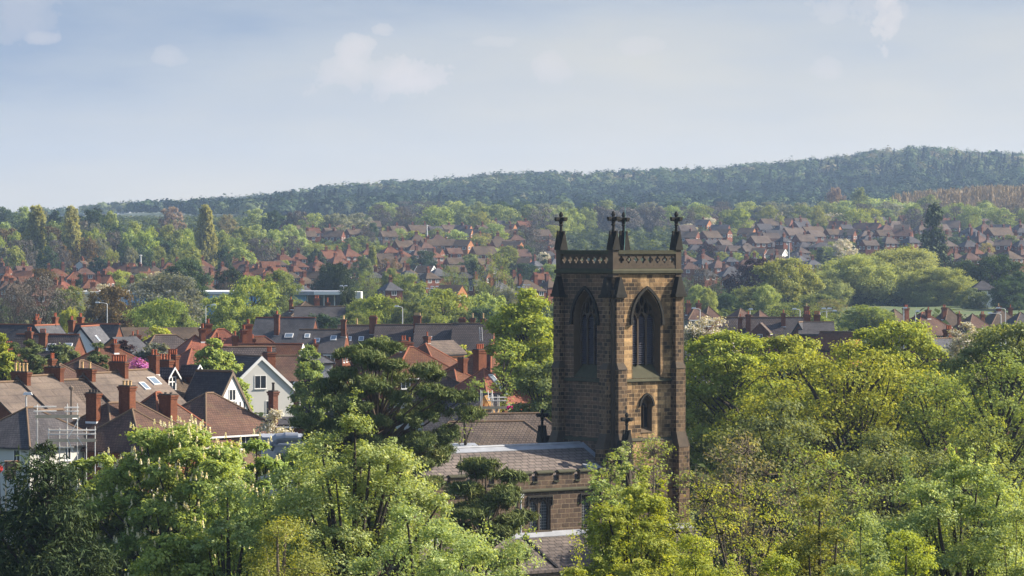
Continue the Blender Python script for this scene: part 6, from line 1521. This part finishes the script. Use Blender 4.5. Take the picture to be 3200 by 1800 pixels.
near_tree('garden_tree', 205, 1082, 442, 80, 'green garden tree right of the pointed conifer', shape='oval', cb=0.1, lobes=36, twigs=22, leaves=18, lsize=0.34, mat='mid')
near_tree('pine_tree', 95, 1060, 402, 90, 'loose dark pine standing over the left terrace roofs', shape='oval', cb=0.25, lobes=34, twigs=22, leaves=22, lsize=0.42, aspect=0.2, mat='pine', bark='bark_pine', flat=0.55, sig=0.2)
near_tree('pine_tree', 42, 1060, 412, 60, 'dark grey-green pine by the left red hip', shape='oval', cb=0.25, lobes=26, twigs=22, leaves=20, lsize=0.42, aspect=0.2, mat='pine', bark='bark_pine', flat=0.55, sig=0.2)
near_tree('pine_tree', 305, 1065, 408, 70, 'dark pine in front of the wide red hip', shape='oval', cb=0.2, lobes=30, twigs=22, leaves=20, lsize=0.42, aspect=0.2, mat='pine', bark='bark_pine', flat=0.55, sig=0.2)
near_tree('garden_tree', 4, 1045, 380, 50, 'bright green tree cut by the left edge', shape='round', cb=0.2, lobes=30, twigs=24, leaves=20, lsize=0.3, mat='fresh')
near_tree('copper_shrub', 385, 1065, 455, 44, 'small copper-leaved tree by the brick outbuilding', shape='vase', cb=0.3, lobes=18, twigs=18, leaves=14, lsize=0.3, mat='beech')
near_tree('magnolia_tree', 435, 1122, 372, 84, 'pink flowering magnolia behind the double chimney', shape='round', cb=0.3, lobes=24, twigs=18, leaves=9, lsize=0.28, mat='magenta', twig_tubes=4)
near_tree('garden_tree', 490, 1025, 520, 150, 'pale green hedge-like tree before the long low building', shape='dome', cb=0.05, lobes=30, twigs=24, leaves=16, lsize=0.42, mat='fresh')
near_tree('garden_tree', 1200, 1055, 470, 110, 'green treetop behind the pine crown', shape='round', cb=0.2, lobes=26, twigs=24, leaves=16, lsize=0.36, mat='mid')
near_tree('garden_tree', 1455, 1082, 500, 60, 'small light green tree in a gap of the red roofs', shape='round', cb=0.2, lobes=20, twigs=22, leaves=14, lsize=0.36, mat='fresh')
near_tree('garden_tree', 1490, 1190, 360, 90, 'small brown budding tree over the new slates', shape='round', cb=0.25, lobes=20, twigs=18, leaves=8, lsize=0.26, mat='olive', twig_tubes=8)
near_tree('thin_tree', 1455, 1240, 300, 70, 'leafless thin tree standing before the hall roof', shape='vase', cb=0.3, lobes=10, twigs=12, leaves=2, lsize=0.2, mat='olive', twig_tubes=10, rise=1.3)

# ---- prototypes for the middle and far distance
PROTO = {}
def proto(k, H_, R_, detail, **kw):
    _seed[0] += 1
    tm, cm, _ = grow(H_, R_, seed=_seed[0], **kw)
    t_ = tm.build('trunk', M['bark'], None, smooth=True); tme = t_.data
    bpy.data.objects.remove(t_)
    PROTO.setdefault((k, detail), []).append((tme, cm, H_, R_))
for i in range(3):
    proto('round', 12, 6, 1, shape='round', cb=0.12, lobes=46, twigs=24, leaves=16, lsize=0.46, flat=0.7)
    proto('round', 12, 6, 2, shape='round', cb=0.08, lobes=34, twigs=16, leaves=11, lsize=0.72, flat=0.75)
for i in range(2):
    proto('dome', 12, 7, 1, shape='dome', cb=0.05, lobes=50, twigs=24, leaves=16, lsize=0.46, flat=0.7)
    proto('dome', 12, 7, 2, shape='dome', cb=0.03, lobes=36, twigs=16, leaves=11, lsize=0.72, flat=0.75)
    proto('oval', 14, 5, 1, shape='oval', cb=0.10, lobes=46, twigs=22, leaves=15, lsize=0.46, flat=0.9)
    proto('oval', 14, 5, 2, shape='oval', cb=0.06, lobes=34, twigs=16, leaves=11, lsize=0.72, flat=0.9)
    proto('cone', 15, 4, 1, shape='cone', cb=0.04, lobes=50, twigs=20, leaves=15, lsize=0.5, aspect=0.45, flat=0.6, droop=0.2)
    proto('cone', 15, 4, 2, shape='cone', cb=0.04, lobes=40, twigs=14, leaves=10, lsize=0.8, aspect=0.5, flat=0.6, droop=0.2)
    proto('column', 22, 3.2, 2, shape='column', cb=0.03, lobes=110, twigs=18, leaves=14, lsize=0.62, flat=1.9, axis=(0, 0, 1.2), aspect=0.4, rise=2.0)
    proto('bare', 12, 6, 1, shape='round', cb=0.15, lobes=44, twigs=22, leaves=7, lsize=0.36, aspect=0.3, flat=0.9, twig_tubes=14, rise=1.1, axis=(0, 0, 0.8))
    proto('bare', 12, 6, 2, shape='round', cb=0.10, lobes=40, twigs=16, leaves=8, lsize=0.62, aspect=0.4, flat=0.9, rise=1.1, axis=(0, 0, 0.8))
proto('weep', 16, 12, 1, shape='dome', cb=0.02, lobes=210, twigs=24, leaves=14, lsize=0.62, aspect=0.35, flat=1.0, axis=(0.2, 0, 0.9), rise=1.2, lobe_k=1.0, sig=0.30, hollow=0.2)
COLW = {'poplar': 'yellowish', 'willow': 'grey-green', 'fresh': 'bright green', 'birch': 'pale green', 'yellow': 'yellow-green', 'chestnut': 'leaf-green', 'mid': 'mid-green', 'deep': 'dark green', 'grey': 'grey-green', 'olive': 'olive', 'tan': 'tan', 'rust': 'rust-brown', 'twig': 'bare grey-brown', 'pink': 'pinkish', 'beech': 'dark purple', 'white': 'white-blossomed', 'conifer': 'blackish green', 'pine': 'dark pine-green'}
KINDW = {'round': 'tree', 'dome': 'spreading tree', 'oval': 'upright tree', 'cone': 'conifer', 'column': 'poplar', 'bare': 'twiggy tree', 'weep': 'willow'}
NAMEK = {'round': 'broadleaf_tree', 'dome': 'spreading_tree', 'oval': 'upright_tree', 'cone': 'conifer_tree', 'column': 'poplar_tree', 'bare': 'twiggy_tree', 'weep': 'willow_tree'}
trng = random.Random(11)
PLACED = []
def far_tree(kind, col, px, top, width, height=None, d=None, label=None, group=None):
    if d is None: d = solve_d(px, top, height or 12.0, 700, 2500)
    det = 1 if d < 1050 and (kind, 1) in PROTO else 2
    if (kind, det) not in PROTO: det = 1 if (kind, 1) in PROTO else 2
    tme, cm, H_, R_ = trng.choice(PROTO[(kind, det)])
    A = P(px, top, d); z0 = g1(A.x, d)
    Hh = max(3.0, A.z - z0); Rr = width / 2 * d / F
    root = empty(NAMEK[kind], (A.x, d, z0), trng.uniform(0, 6.28)); tag(root, label, 'tree', group)
    root.scale = (Rr / R_, Rr / R_, Hh / H_)
    for nm, me in (('trunk', tme), ('crown', cm)):
        o = bpy.data.objects.new(nm, me); COL.objects.link(o); o.parent = root
        if nm == 'crown':
            o.material_slots[0].link = 'OBJECT'; o.material_slots[0].material = LEAF[col]
    PLACED.append((root, kind, col, px, top, d))
    return root
# ---- middle distance band around the store and the road (d 560-950)
for (kind, col, px, top, w, d, lab) in [
    ('bare', 'twig', 130, 862, 230, 700, 'big bare twiggy tree left of the store'), ('bare', 'twig', 40, 905, 130, 690, 'bare grey tree at the left edge above the slate roofs'), ('bare', 'tan', 270, 905, 90, 760, 'thin bare tree before the pale store wall'),
    ('round', 'rust', 130, 842, 90, 1000, 'rust-topped tree rising above the big bare tree'),
    ('oval', 'mid', 215, 897, 90, 720, 'smooth green tree before the pale store wall'), ('round', 'fresh', 215, 965, 70, 640, 'low bright green tree above the white gable'),
    ('round', 'rust', 350, 900, 150, 650, 'dark brown-green tree with the left street lamp'), ('dome', 'chestnut', 510, 936, 190, 640, 'flowering chestnut beyond the long low building'), ('cone', 'pine', 570, 968, 70, 600, 'dark pine before the flowering chestnut'),
    ('dome', 'grey', 520, 858, 220, 760, 'grey-green willow hiding the store wall'), ('round', 'deep', 585, 815, 130, 900, 'dark green oak rising left of the blue wall'), ('round', 'deep', 600, 880, 90, 820, 'dark green tree below the tall oak'),
    ('round', 'chestnut', 790, 865, 170, 700, 'big leafy tree before the blue wall and street lamp'), ('round', 'chestnut', 700, 925, 130, 690, 'leafy green tree left of the big leafy tree'), ('bare', 'olive', 890, 940, 60, 780, 'thin tree before the blue block'),
    ('round', 'conifer', 1045, 832, 110, 960, 'broad blackish conifer clump rising behind the white canopy'),
    ('oval', 'conifer', 1085, 902, 60, 700, 'dark fir before the store end'), ('round', 'deep', 1010, 985, 150, 625, 'dark bushy tree behind the big slate roof'), ('round', 'deep', 850, 972, 70, 650, 'dark shrubby tree below the sign wing'),
    ('round', 'olive', 1130, 935, 110, 690, 'pale olive tree right of the dark fir'), ('round', 'fresh', 1190, 925, 120, 680, 'bright green tree before the lamp above the terrace'), ('round', 'mid', 1110, 980, 110, 640, 'green tree over the left of the long dark row'),
    ('round', 'olive', 1385, 905, 170, 680, 'broad olive tree behind the long dark row'), ('round', 'mid', 1290, 945, 120, 670, 'mid green tree right of the lamp above the terrace'), ('round', 'birch', 1520, 920, 130, 690, 'pale green tree behind the last dark terraced house'), ('round', 'deep', 1500, 965, 120, 640, 'dark green tree above the end of the dark row'), ('round', 'mid', 1445, 975, 110, 640, 'green tree between chimneys of the dark row'), ('dome', 'grey', 1590, 905, 130, 760, 'grey-green bush mass below the slate hips'),
    ('bare', 'twig', 2190, 835, 110, 900, 'grey twiggy tree touching the tower below the slate hip'), ('round', 'birch', 2180, 893, 70, 820, 'smooth pale tree touching the tower'), ('round', 'birch', 2210, 903, 60, 815, 'smooth pale tree second from the tower'),
    ('round', 'beech', 2370, 810, 130, 985, 'dark purple copper beech right of the tower'), ('round', 'yellow', 2455, 808, 160, 930, 'rounded yellow-green oak beside the copper beech'), ('dome', 'mid', 2350, 898, 150, 860, 'green bushy tree below the copper beech'), ('round', 'birch', 2395, 893, 70, 850, 'light green pointed tree below the copper beech'),
    ('dome', 'deep', 2270, 920, 110, 850, 'dark green bush left of the light pointed tree'), ('round', 'mid', 2555, 920, 110, 880, 'green round bush left of the willows'), ('bare', 'olive', 2480, 945, 170, 760, 'dull twiggy tree behind the twin stacks'), ('bare', 'tan', 2600, 935, 90, 840, 'tan twiggy shrub at the left of the meadow'), ('oval', 'olive', 2705, 955, 130, 740, 'yellow-olive tree left of the right-hand road row'),
    ('weep', 'willow', 2680, 800, 300, 1010, 'left half of the great grey-green willow mass'), ('weep', 'willow', 2830, 782, 320, 1020, 'highest willow of the grey-green mass'), ('weep', 'willow', 2935, 840, 210, 1000, 'lower right willow of the grey-green mass'), ('weep', 'willow', 2590, 850, 150, 1000, 'small willow at the left of the grey-green mass'),
    ('dome', 'yellow', 2830, 772, 110, 1050, 'yellow-green tree peeping over the willows'),
    ('cone', 'conifer', 2918, 625, 100, 1180, 'tall ragged dark conifer among houses at right'),
    ('dome', 'deep', 3020, 815, 100, 1020, 'dark green bush right of the willows'), ('dome', 'deep', 3120, 800, 150, 1020, 'broad dark bush at right beside the bungalow'), ('dome', 'deep', 3190, 850, 110, 960, 'dark bush at the right edge above the meadow'), ('dome', 'mid', 3040, 900, 80, 960, 'round bush left of the white bungalow'), ('dome', 'pink', 3080, 848, 70, 1020, 'reddish bush behind the white bungalow'), ('dome', 'deep', 3160, 880, 120, 950, 'dark thicket right of the white bungalow'),
    ('round', 'olive', 2560, 990, 110, 600, 'dull green tree right of the dark red house'), ('round', 'mid', 2170, 1035, 90, 420, 'dark green bush between tower and blossom')]:
    far_tree(kind, col, px, top, w, d=d, label=lab)
# ---- three Lombardy poplars
for (px, top, w, base, lab) in [(110, 652, 72, 850, 'leftmost of three tall yellowish Lombardy poplars'), (225, 654, 66, 842, 'middle one of three tall yellowish Lombardy poplars'), (643, 650, 66, 822, 'tall yellowish Lombardy poplar standing alone right of the other two')]:
    far_tree('column', 'poplar', px, top - 8, w * 0.70, d=1320, label=lab, group='Lombardy poplars')
far_tree('column', 'yellow', 1163, 770, 28, d=1230, label='small slim poplar among the red roofs')
far_tree('oval', 'birch', 695, 722, 48, d=1380, label='fresh green upright tree beside the lone poplar')
# ---- among the houses
LIST = [
 # left rows
 ('oval', 'deep', 308, 803, 56, 10), ('cone', 'deep', 66, 838, 30, 7), ('cone', 'conifer', 250, 855, 50, 9), ('round', 'fresh', 370, 847, 76, 9), ('round', 'mid', 440, 856, 70, 9), ('round', 'white', 490, 852, 46, 8), ('round', 'white', 320, 888, 60, 7), ('round', 'conifer', 718, 842, 86, 11), ('bare', 'twig', 710, 880, 60, 8), ('round', 'yellow', 525, 850, 40, 8),
 # behind the store
 ('round', 'mid', 875, 848, 110, 12), ('round', 'conifer', 985, 782, 50, 11), ('oval', 'conifer', 1022, 822, 60, 12), ('oval', 'conifer', 1060, 822, 60, 13), ('oval', 'mid', 1132, 800, 54, 12), ('bare', 'olive', 1150, 850, 90, 10), ('bare', 'rust', 1215, 810, 76, 9), ('round', 'mid', 1220, 840, 70, 11), ('oval', 'olive', 1280, 855, 80, 10),
 ('round', 'white', 880, 798, 70, 6), ('round', 'fresh', 890, 815, 40, 6), ('bare', 'twig', 820, 745, 80, 13), ('bare', 'twig', 915, 738, 50, 11), ('round', 'birch', 850, 720, 60, 13), ('round', 'birch', 905, 705, 60, 13), ('oval', 'birch', 945, 742, 60, 8), ('round', 'white', 865, 752, 40, 9), ('dome', 'yellow', 985, 762, 70, 6), ('round', 'birch', 800, 705, 50, 12), ('oval', 'birch', 940, 715, 26, 10), ('round', 'mid', 760, 712, 70, 12),
 ('round', 'fresh', 1060, 695, 44, 8), ('round', 'mid', 1010, 700, 34, 7), ('round', 'fresh', 1130, 692, 44, 9), ('round', 'deep', 1165, 698, 44, 10), ('bare', 'twig', 1145, 705, 44, 10), ('round', 'mid', 1100, 742, 44, 7), ('round', 'mid', 1130, 738, 44, 7), ('dome', 'yellow', 1080, 762, 100, 4), ('dome', 'yellow', 1180, 768, 80, 5),
 # left of the tower
 ('round', 'birch', 1250, 715, 40, 8), ('round', 'fresh', 1300, 722, 50, 7), ('round', 'mid', 1365, 715, 66, 9), ('round', 'birch', 1425, 720, 70, 9), ('round', 'yellow', 1490, 740, 80, 8), ('bare', 'tan', 1500, 730, 60, 9), ('round', 'birch', 1540, 700, 70, 10), ('round', 'fresh', 1575, 730, 60, 8), ('bare', 'twig', 1645, 705, 76, 11), ('round', 'fresh', 1725, 705, 60, 9), ('bare', 'twig', 1690, 740, 90, 10), ('round', 'yellow', 1620, 725, 40, 8),
 ('round', 'deep', 1325, 785, 66, 11), ('round', 'mid', 1285, 810, 40, 8), ('round', 'yellow', 1385, 800, 60, 6), ('bare', 'olive', 1410, 832, 84, 12), ('cone', 'conifer', 1480, 810, 50, 11), ('oval', 'mid', 1470, 795, 60, 10), ('bare', 'olive', 1555, 790, 100, 17), ('oval', 'mid', 1590, 770, 70, 12), ('round', 'deep', 1635, 770, 60, 9), ('round', 'deep', 1640, 825, 76, 10), ('cone', 'conifer', 1705, 795, 44, 10), ('round', 'white', 1700, 790, 40, 8), ('round', 'olive', 1720, 828, 90, 10), ('dome', 'birch', 1540, 775, 80, 6), ('round', 'mid', 1500, 880, 50, 7),
 # right of the tower
 ('round', 'white', 2155, 700, 50, 8), ('round', 'white', 2215, 682, 50, 8), ('round', 'birch', 2330, 690, 46, 7), ('round', 'white', 2430, 662, 60, 10), ('round', 'white', 2610, 664, 60, 9), ('round', 'fresh', 2530, 688, 34, 6), ('cone', 'deep', 2486, 694, 14, 5), ('cone', 'deep', 2572, 702, 40, 8), ('round', 'yellow', 2290, 715, 50, 6), ('dome', 'mid', 2385, 715, 70, 5), ('dome', 'birch', 2340, 728, 60, 5), ('round', 'yellow', 2258, 732, 22, 5), ('cone', 'conifer', 2165, 733, 22, 4), ('cone', 'conifer', 2210, 735, 22, 4), ('round', 'birch', 2460, 722, 40, 4),
 ('round', 'beech', 2210, 765, 56, 8), ('round', 'birch', 2295, 790, 46, 6), ('dome', 'fresh', 2360, 785, 30, 5), ('round', 'yellow', 2255, 788, 40, 5), ('cone', 'conifer', 2565, 770, 36, 9), ('round', 'white', 2640, 748, 60, 9), ('bare', 'olive', 2615, 755, 70, 8), ('round', 'deep', 2735, 745, 50, 7), ('round', 'grey', 2755, 742, 30, 7), ('round', 'grey', 2648, 690, 30, 9), ('cone', 'deep', 2642, 715, 24, 8),
 ('bare', 'olive', 3040, 675, 40, 10), ('round', 'deep', 2975, 742, 60, 8), ('round', 'deep', 3020, 745, 44, 7), ('oval', 'grey', 2985, 750, 22, 7), ('bare', 'tan', 3080, 760, 60, 8), ('round', 'mid', 3150, 735, 60, 8), ('round', 'fresh', 3055, 745, 30, 6), ('round', 'mid', 2755, 672, 34, 7), ('round', 'white', 3010, 660, 50, 9), ('round', 'deep', 3100, 810, 70, 9), ('bare', 'tan', 2700, 745, 30, 6),
]
# ---- woods behind the left rows and the belt below the hill
wr = random.Random(5)
pal = ['mid', 'mid', 'olive', 'olive', 'birch', 'deep', 'twig', 'twig', 'chestnut', 'grey', 'rust', 'yellow', 'deep']
for row, hgt, step in [(662, 15, 54), (690, 15, 50), (716, 14, 48), (745, 13, 46), (775, 12, 48)]:
    x = -10 + wr.uniform(0, 30)
    xmax = {662: 360, 690: 560, 716: 720, 745: 840, 775: 760}[row]
    while x < xmax:
        skip = any(abs(x - p) < 26 for p in (110, 225, 643)) and row >= 716
        rise_ = max(0, (x - 150) * 0.085) if row < 700 else (max(0, (x - 300) * 0.04) if row < 740 else 0)
        if row == 662: rise_ = max(0, (x - 60) * 0.03)
        rr = row + rise_ * 0.55 + wr.uniform(-9, 9) - (16 if row == 662 and x < 150 else 0)
        col = wr.choice(pal); kind = 'bare' if col in ('twig', 'tan') else wr.choice(['round', 'round', 'dome', 'oval'])
        if not skip: LIST.append((kind, col, round(x), round(rr), wr.randint(48, 78), hgt + wr.uniform(-1.5, 2)))
        x += step * wr.uniform(0.75, 1.25)
LIST += [('oval', 'conifer', 303, 652, 62, 16), ('round', 'rust', 30, 716, 96, 14), ('round', 'rust', 400, 765, 46, 10), ('round', 'pink', 535, 650, 56, 15), ('round', 'tan', 715, 672, 52, 13), ('oval', 'conifer', 60, 776, 50, 9), ('oval', 'mid', 160, 730, 48, 13), ('round', 'yellow', 258, 735, 40, 11), ('cone', 'conifer', 395, 804, 46, 6)]
for px, top, w in [(800, 655, 60), (860, 660, 60), (930, 662, 70), (990, 668, 70), (1050, 670, 80), (1120, 668, 70)]:
    LIST.append(('round', wr.choice(['grey', 'twig', 'deep', 'birch']), px, top, w, 13))
x = 1180
while x < 3230:
    px = x + wr.uniform(-10, 10)
    if px < 1740 or px > 2130:
        top = 650 + wr.uniform(-8, 8) - (6 if px < 1500 else 0)
        col = wr.choice(['twig', 'twig', 'olive', 'birch', 'fresh', 'mid', 'mid', 'grey', 'yellow'])
        LIST.append(('bare' if col in ('twig',) else wr.choice(['round', 'dome']), col, round(px), round(top), wr.randint(60, 100), 13 + wr.uniform(-2, 2)))
    else:
        LIST.append((wr.choice(['round', 'dome']), wr.choice(['birch', 'olive', 'mid', 'twig']), round(px), round(652 + wr.uniform(-6, 6)), wr.randint(60, 90), 13))
    x += wr.uniform(38, 52)
x = 1200
while x < 3200:
    px = x; col = wr.choice(['twig', 'deep', 'olive', 'mid', 'birch', 'grey'])
    LIST.append(('bare' if col == 'twig' else 'round', col, round(px), round(634 + wr.uniform(-7, 7)), wr.randint(60, 90), 14))
    x += wr.uniform(60, 90)
LIST += [('dome', 'fresh', 2345, 637, 100, 13), ('dome', 'yellow', 1500, 663, 84, 12), ('dome', 'birch', 2740, 622, 220, 15), ('round', 'mid', 2905, 612, 76, 16), ('round', 'mid', 3080, 628, 70, 14), ('round', 'pink', 2612, 590, 56, 16), ('dome', 'olive', 1360, 648, 130, 15), ('round', 'mid', 2690, 590, 50, 16)]
def where(px, top):
    v = 'on the skyline' if top < 675 and px < 420 else ('in the far belt' if top < 676 else ('up the slope' if top < 735 else ('in mid distance' if top < 800 else 'lower down')))
    for lim, w in ((75, 'left of first poplar'), (165, 'by first poplar'), (270, 'by second poplar'), (450, 'right of two poplars'), (720, 'by lone poplar'), (1000, 'above blue store'), (1240, 'above white canopy'), (1500, 'well left of tower'), (1750, 'close left of tower'), (2140, 'behind tower'), (2450, 'close right of tower'), (2800, 'above willows'), (9999, 'at far right')):
        if px < lim: return v + ' ' + w
groups = {}
for it in LIST: groups.setdefault((where(it[2], it[3]), it[1], it[0]), []).append(it)
for (ph, col, kind), its in groups.items():
    its.sort(key=lambda q: q[2])
    for i, (k_, c_, px, top, w, h) in enumerate(its):
        lab = f'{COLW[col]} {KINDW[kind]} {ph}' if len(its) == 1 else f'{ORD[min(i, 13)]} {COLW[col]} {KINDW[kind]} {ph}'
        far_tree(kind, col, px, top, w, h, label=lab, group=None if len(its) == 1 else f'{COLW[col]} {KINDW[kind]}s {ph}')

# ---- hillside forest, the brown plantation and garden greenery: masses nobody could count
def lobed_crowns(centres, radii, heights, nq, g, conical=None, qs=0.42):
    """many small crowns as leaf-clump facets spread over uneven domes; returns centres, normals, sizes"""
    n = len(centres); d = g.normal(size=(n, nq, 3)); d[..., 2] = np.abs(d[..., 2]) * 0.9 + 0.05
    d /= np.linalg.norm(d, axis=2, keepdims=True)
    lump = 1 + 0.22 * np.sin(d[..., 0] * 5 + g.random((n, 1)) * 6) + 0.18 * np.sin(d[..., 1] * 6 + g.random((n, 1)) * 6)
    rad = (0.72 + 0.34 * g.random((n, nq))) * lump
    if conical is not None:
        t = g.random((n, nq)); a = g.random((n, nq)) * 2 * pi; rr = (1 - t) * (0.75 + 0.35 * g.random((n, nq)))
        dc = np.stack([rr * np.cos(a), rr * np.sin(a), 1.9 * t - 0.45], 2); nc = np.stack([np.cos(a), np.sin(a), 0.5 + 0 * a], 2)
        m_ = conical[:, None, None]
        off = np.where(m_, dc, d * rad[..., None]); nr = np.where(m_, nc, d)
    else: off = d * rad[..., None]; nr = d
    Cn = centres[:, None, :] + off * np.stack([radii, radii, heights], 1)[:, None, :]
    sz = np.repeat((radii * qs)[:, None], nq, 1)
    return Cn.reshape(-1, 3), (nr + 0.16 * g.normal(size=nr.shape)).reshape(-1, 3), sz.reshape(-1, 1)
def vnoise(x, y, s, seed):
    g = np.random.default_rng(seed); o = 0
    for k in range(5):
        a, b_, p = g.normal() / s, g.normal() / s, g.random() * 6.28
        o = o + np.sin(a * x + b_ * y + p)
    return o / 5
def woodland():
    g = np.random.default_rng(3)
    pts = []
    y = 2480.0
    while y < 4420:
        sp = 16.5 + (y - 2500) * 0.0008
        xs = np.arange(-0.158 * y - 40, 0.158 * y + 40, sp)
        xs = xs + g.uniform(-4.5, 4.5, len(xs)); yy = y + g.uniform(-6, 6, len(xs))
        pts.append(np.stack([xs, yy], 1)); y += sp * 1.25
    pt = np.concatenate(pts)
    # keep the flat ground in front open
    pt = pt[(pt[:, 1] > 2560)]
    x, y = pt[:, 0], pt[:, 1]; z = gz(x, y)
    n1 = vnoise(x, y, 150, 1); n2 = vnoise(x, y, 60, 2); n3 = vnoise(x, y, 300, 4)
    con = (n1 + 0.5 * g.normal(size=len(x)) * 0.5 > 0.22)
    con &= g.random(len(x)) < 0.75
    r = np.where(con, 5.4, 10.2) * g.uniform(0.6, 1.4, len(x)); h = np.where(con, 9.5, 9.0) * g.uniform(0.7, 1.35, len(x))
    tint = np.where(con, 0.04 + 0.10 * g.random(len(x)), np.clip(0.47 + 0.45 * n2 + 0.50 * n3 + 0.20 * g.normal(size=len(x)), 0.12, 0.93))
    ctr = np.stack([x, y, z + 5.5], 1)
    nq = 260
    toprow = HOR - (z + 5.5 + h * np.where(con, 1.4, 1.0) - CZ) / y * F
    keep = toprow > np.interp(x / y * F + 1600, CX, CY) - 3 + g.uniform(-7, 3, len(x))
    x, y, z, r, h, con, tint, ctr = x[keep], y[keep], z[keep], r[keep], h[keep], con[keep], tint[keep], ctr[keep]
    C_, Nn, sz = lobed_crowns(ctr, r, h, nq, g, con)
    tq = np.repeat(tint, nq) + g.uniform(-0.02, 0.02, len(C_))
    m = leaf('leaf_hill_forest', (0.008, 0.019, 0.013), (0.105, 0.140, 0.055), (0.20, 0.16, 0.11), trans=0.2)
    t = m.node_tree
    for nd in t.nodes:
        if nd.type == 'VALTORGB':
            e = nd.color_ramp.elements
            e[1].position = 0.62; e.new(0.22).color = (0.016, 0.036, 0.017, 1); e.new(0.45).color = (0.040, 0.070, 0.026, 1)
    me = leaves_mesh('woodland', C_, Nn, sz * 0.62, 0.8, tq, m, g)
    o = bpy.data.objects.new('woodland', me); COL.objects.link(o)
    tag(o, 'dense blue-green forest covering the long hill', 'forest', kind='stuff')
    # bare reddish plantation on the right
    xs = []; 
    for yy in np.arange(2150, 2420, 9.0):
        xx = np.arange((2800 - 1600) / F * yy, (3260 - 1600) / F * yy, 7.0); xs.append(np.stack([xx + g.uniform(-2.5, 2.5, len(xx)), np.full(len(xx), yy) + g.uniform(-3, 3, len(xx))], 1))
    pt = np.concatenate(xs); k = (pt[:, 0] / pt[:, 1] * F + 1600) - 2800
    x, y = pt[:, 0], pt[:, 1]
    lim = 2150 + np.clip(k * 1.4, 0, 260); keep = g.random(len(x)) < np.clip(0.25 + k / 120, 0, 1); x, y, lim = x[keep], y[keep], lim[keep]
    topz = CZ + (HOR - (604 - 24 * np.clip((x / y * F + 1600 - 2800) / 300, 0, 1))) / F * y
    z = gz(x, y); hh = np.clip(topz - z, 8, 40) * g.uniform(0.86, 1.02, len(x))
    nq = 80
    a = g.random((len(x), nq)) * 6.28; tq = g.random((len(x), nq)); rr = 2.6 * np.sqrt(g.random((len(x), nq))) * (1.1 - 0.75 * tq)
    C_ = np.stack([x[:, None] + rr * np.cos(a), y[:, None] + rr * np.sin(a), z[:, None] + hh[:, None] * (0.12 + 0.88 * tq)], 2).reshape(-1, 3)
    Nn = np.stack([np.cos(a), np.sin(a), 0.2 + 0 * a], 2).reshape(-1, 3) + 0.4 * g.normal(size=(len(C_), 3))
    me = leaves_mesh('bare_plantation', C_, Nn, 2.6, 0.22, g.random(len(C_)), leaf('leaf_plantation', (0.19, 0.135, 0.088), (0.27, 0.195, 0.125), (0.32, 0.24, 0.155), trans=0.2), g, axis=np.broadcast_to(np.array([0, 0, 2.0]), C_.shape))
    o = bpy.data.objects.new('bare_plantation', me); COL.objects.link(o); tag(o, 'reddish brown leafless plantation below the hill at right', 'plantation', kind='stuff')
woodland()
def greenery():
    g = np.random.default_rng(9)
    foot = []
    for o in bpy.data.objects:
        if o.type == 'EMPTY' and o.parent is None and o.get('category') in ('house', 'store', 'hall', 'building'):
            foot.append((o.location.x, o.location.y))
    foot = np.array(foot)
    pts = []
    for (y0, y1, step) in ((225, 700, 5.0), (700, 1300, 8.0), (1300, 2560, 11.0)):
        y = y0
        while y < y1:
            xs = np.arange(-0.15 * y - 10, 0.15 * y + 10, step); xs = xs + g.uniform(-step / 2, step / 2, len(xs))
            pts.append(np.stack([xs, y + g.uniform(-step / 2, step / 2, len(xs)), np.full(len(xs), step)], 1)); y += step * 1.5
    pt = np.concatenate(pts)
    keep = np.ones(len(pt), bool)
    for (fx, fy) in foot:
        keep &= ~((np.abs(pt[:, 0] - fx) < 5.2) & (np.abs(pt[:, 1] - fy) < 5.6))
    ch = np.array([TC.x, TC.y]); lx = (pt[:, 0] - ch[0]) * U.x + (pt[:, 1] - ch[1]) * U.y; ly = (pt[:, 0] - ch[0]) * Vv.x + (pt[:, 1] - ch[1]) * Vv.y
    keep &= ~((lx > -26) & (lx < 6) & (ly > -11) & (ly < 8))
    pxx = pt[:, 0] / pt[:, 1] * F + 1600
    keep &= ~((pt[:, 1] > 826) & (pt[:, 1] < 1000) & (pxx > 2600)); keep &= ~((pt[:, 1] > 835) & (pt[:, 1] < 885) & (pxx > 225) & (pxx < 1140))
    keep &= vnoise(pt[:, 0], pt[:, 1], 25, 6) > -0.40
    pt = pt[keep]; x, y, st = pt.T
    z = gz(x, y); r = st * g.uniform(0.28, 0.52, len(x)); h = np.minimum(r * g.uniform(0.8, 1.4, len(x)), 3.4)
    nq = 40; C_, Nn, sz = lobed_crowns(np.stack([x, y, z + 0.3], 1), r, h, nq, g, None, 0.30)
    tint = np.clip(0.45 + 0.35 * vnoise(x, y, 14, 8) + 0.22 * g.normal(size=len(x)), 0, 1)
    tq = np.repeat(tint, nq) + g.uniform(-0.08, 0.08, len(C_))
    me = leaves_mesh('garden_greenery', C_, Nn, sz * 1.6, 0.7, tq, leaf('leaf_gardens', (0.022, 0.040, 0.014), (0.075, 0.105, 0.030), (0.15, 0.16, 0.07)), g)
    o = bpy.data.objects.new('garden_greenery', me); COL.objects.link(o); tag(o, 'hedges and shrubs filling the gardens between the houses', 'greenery', kind='stuff')
greenery()
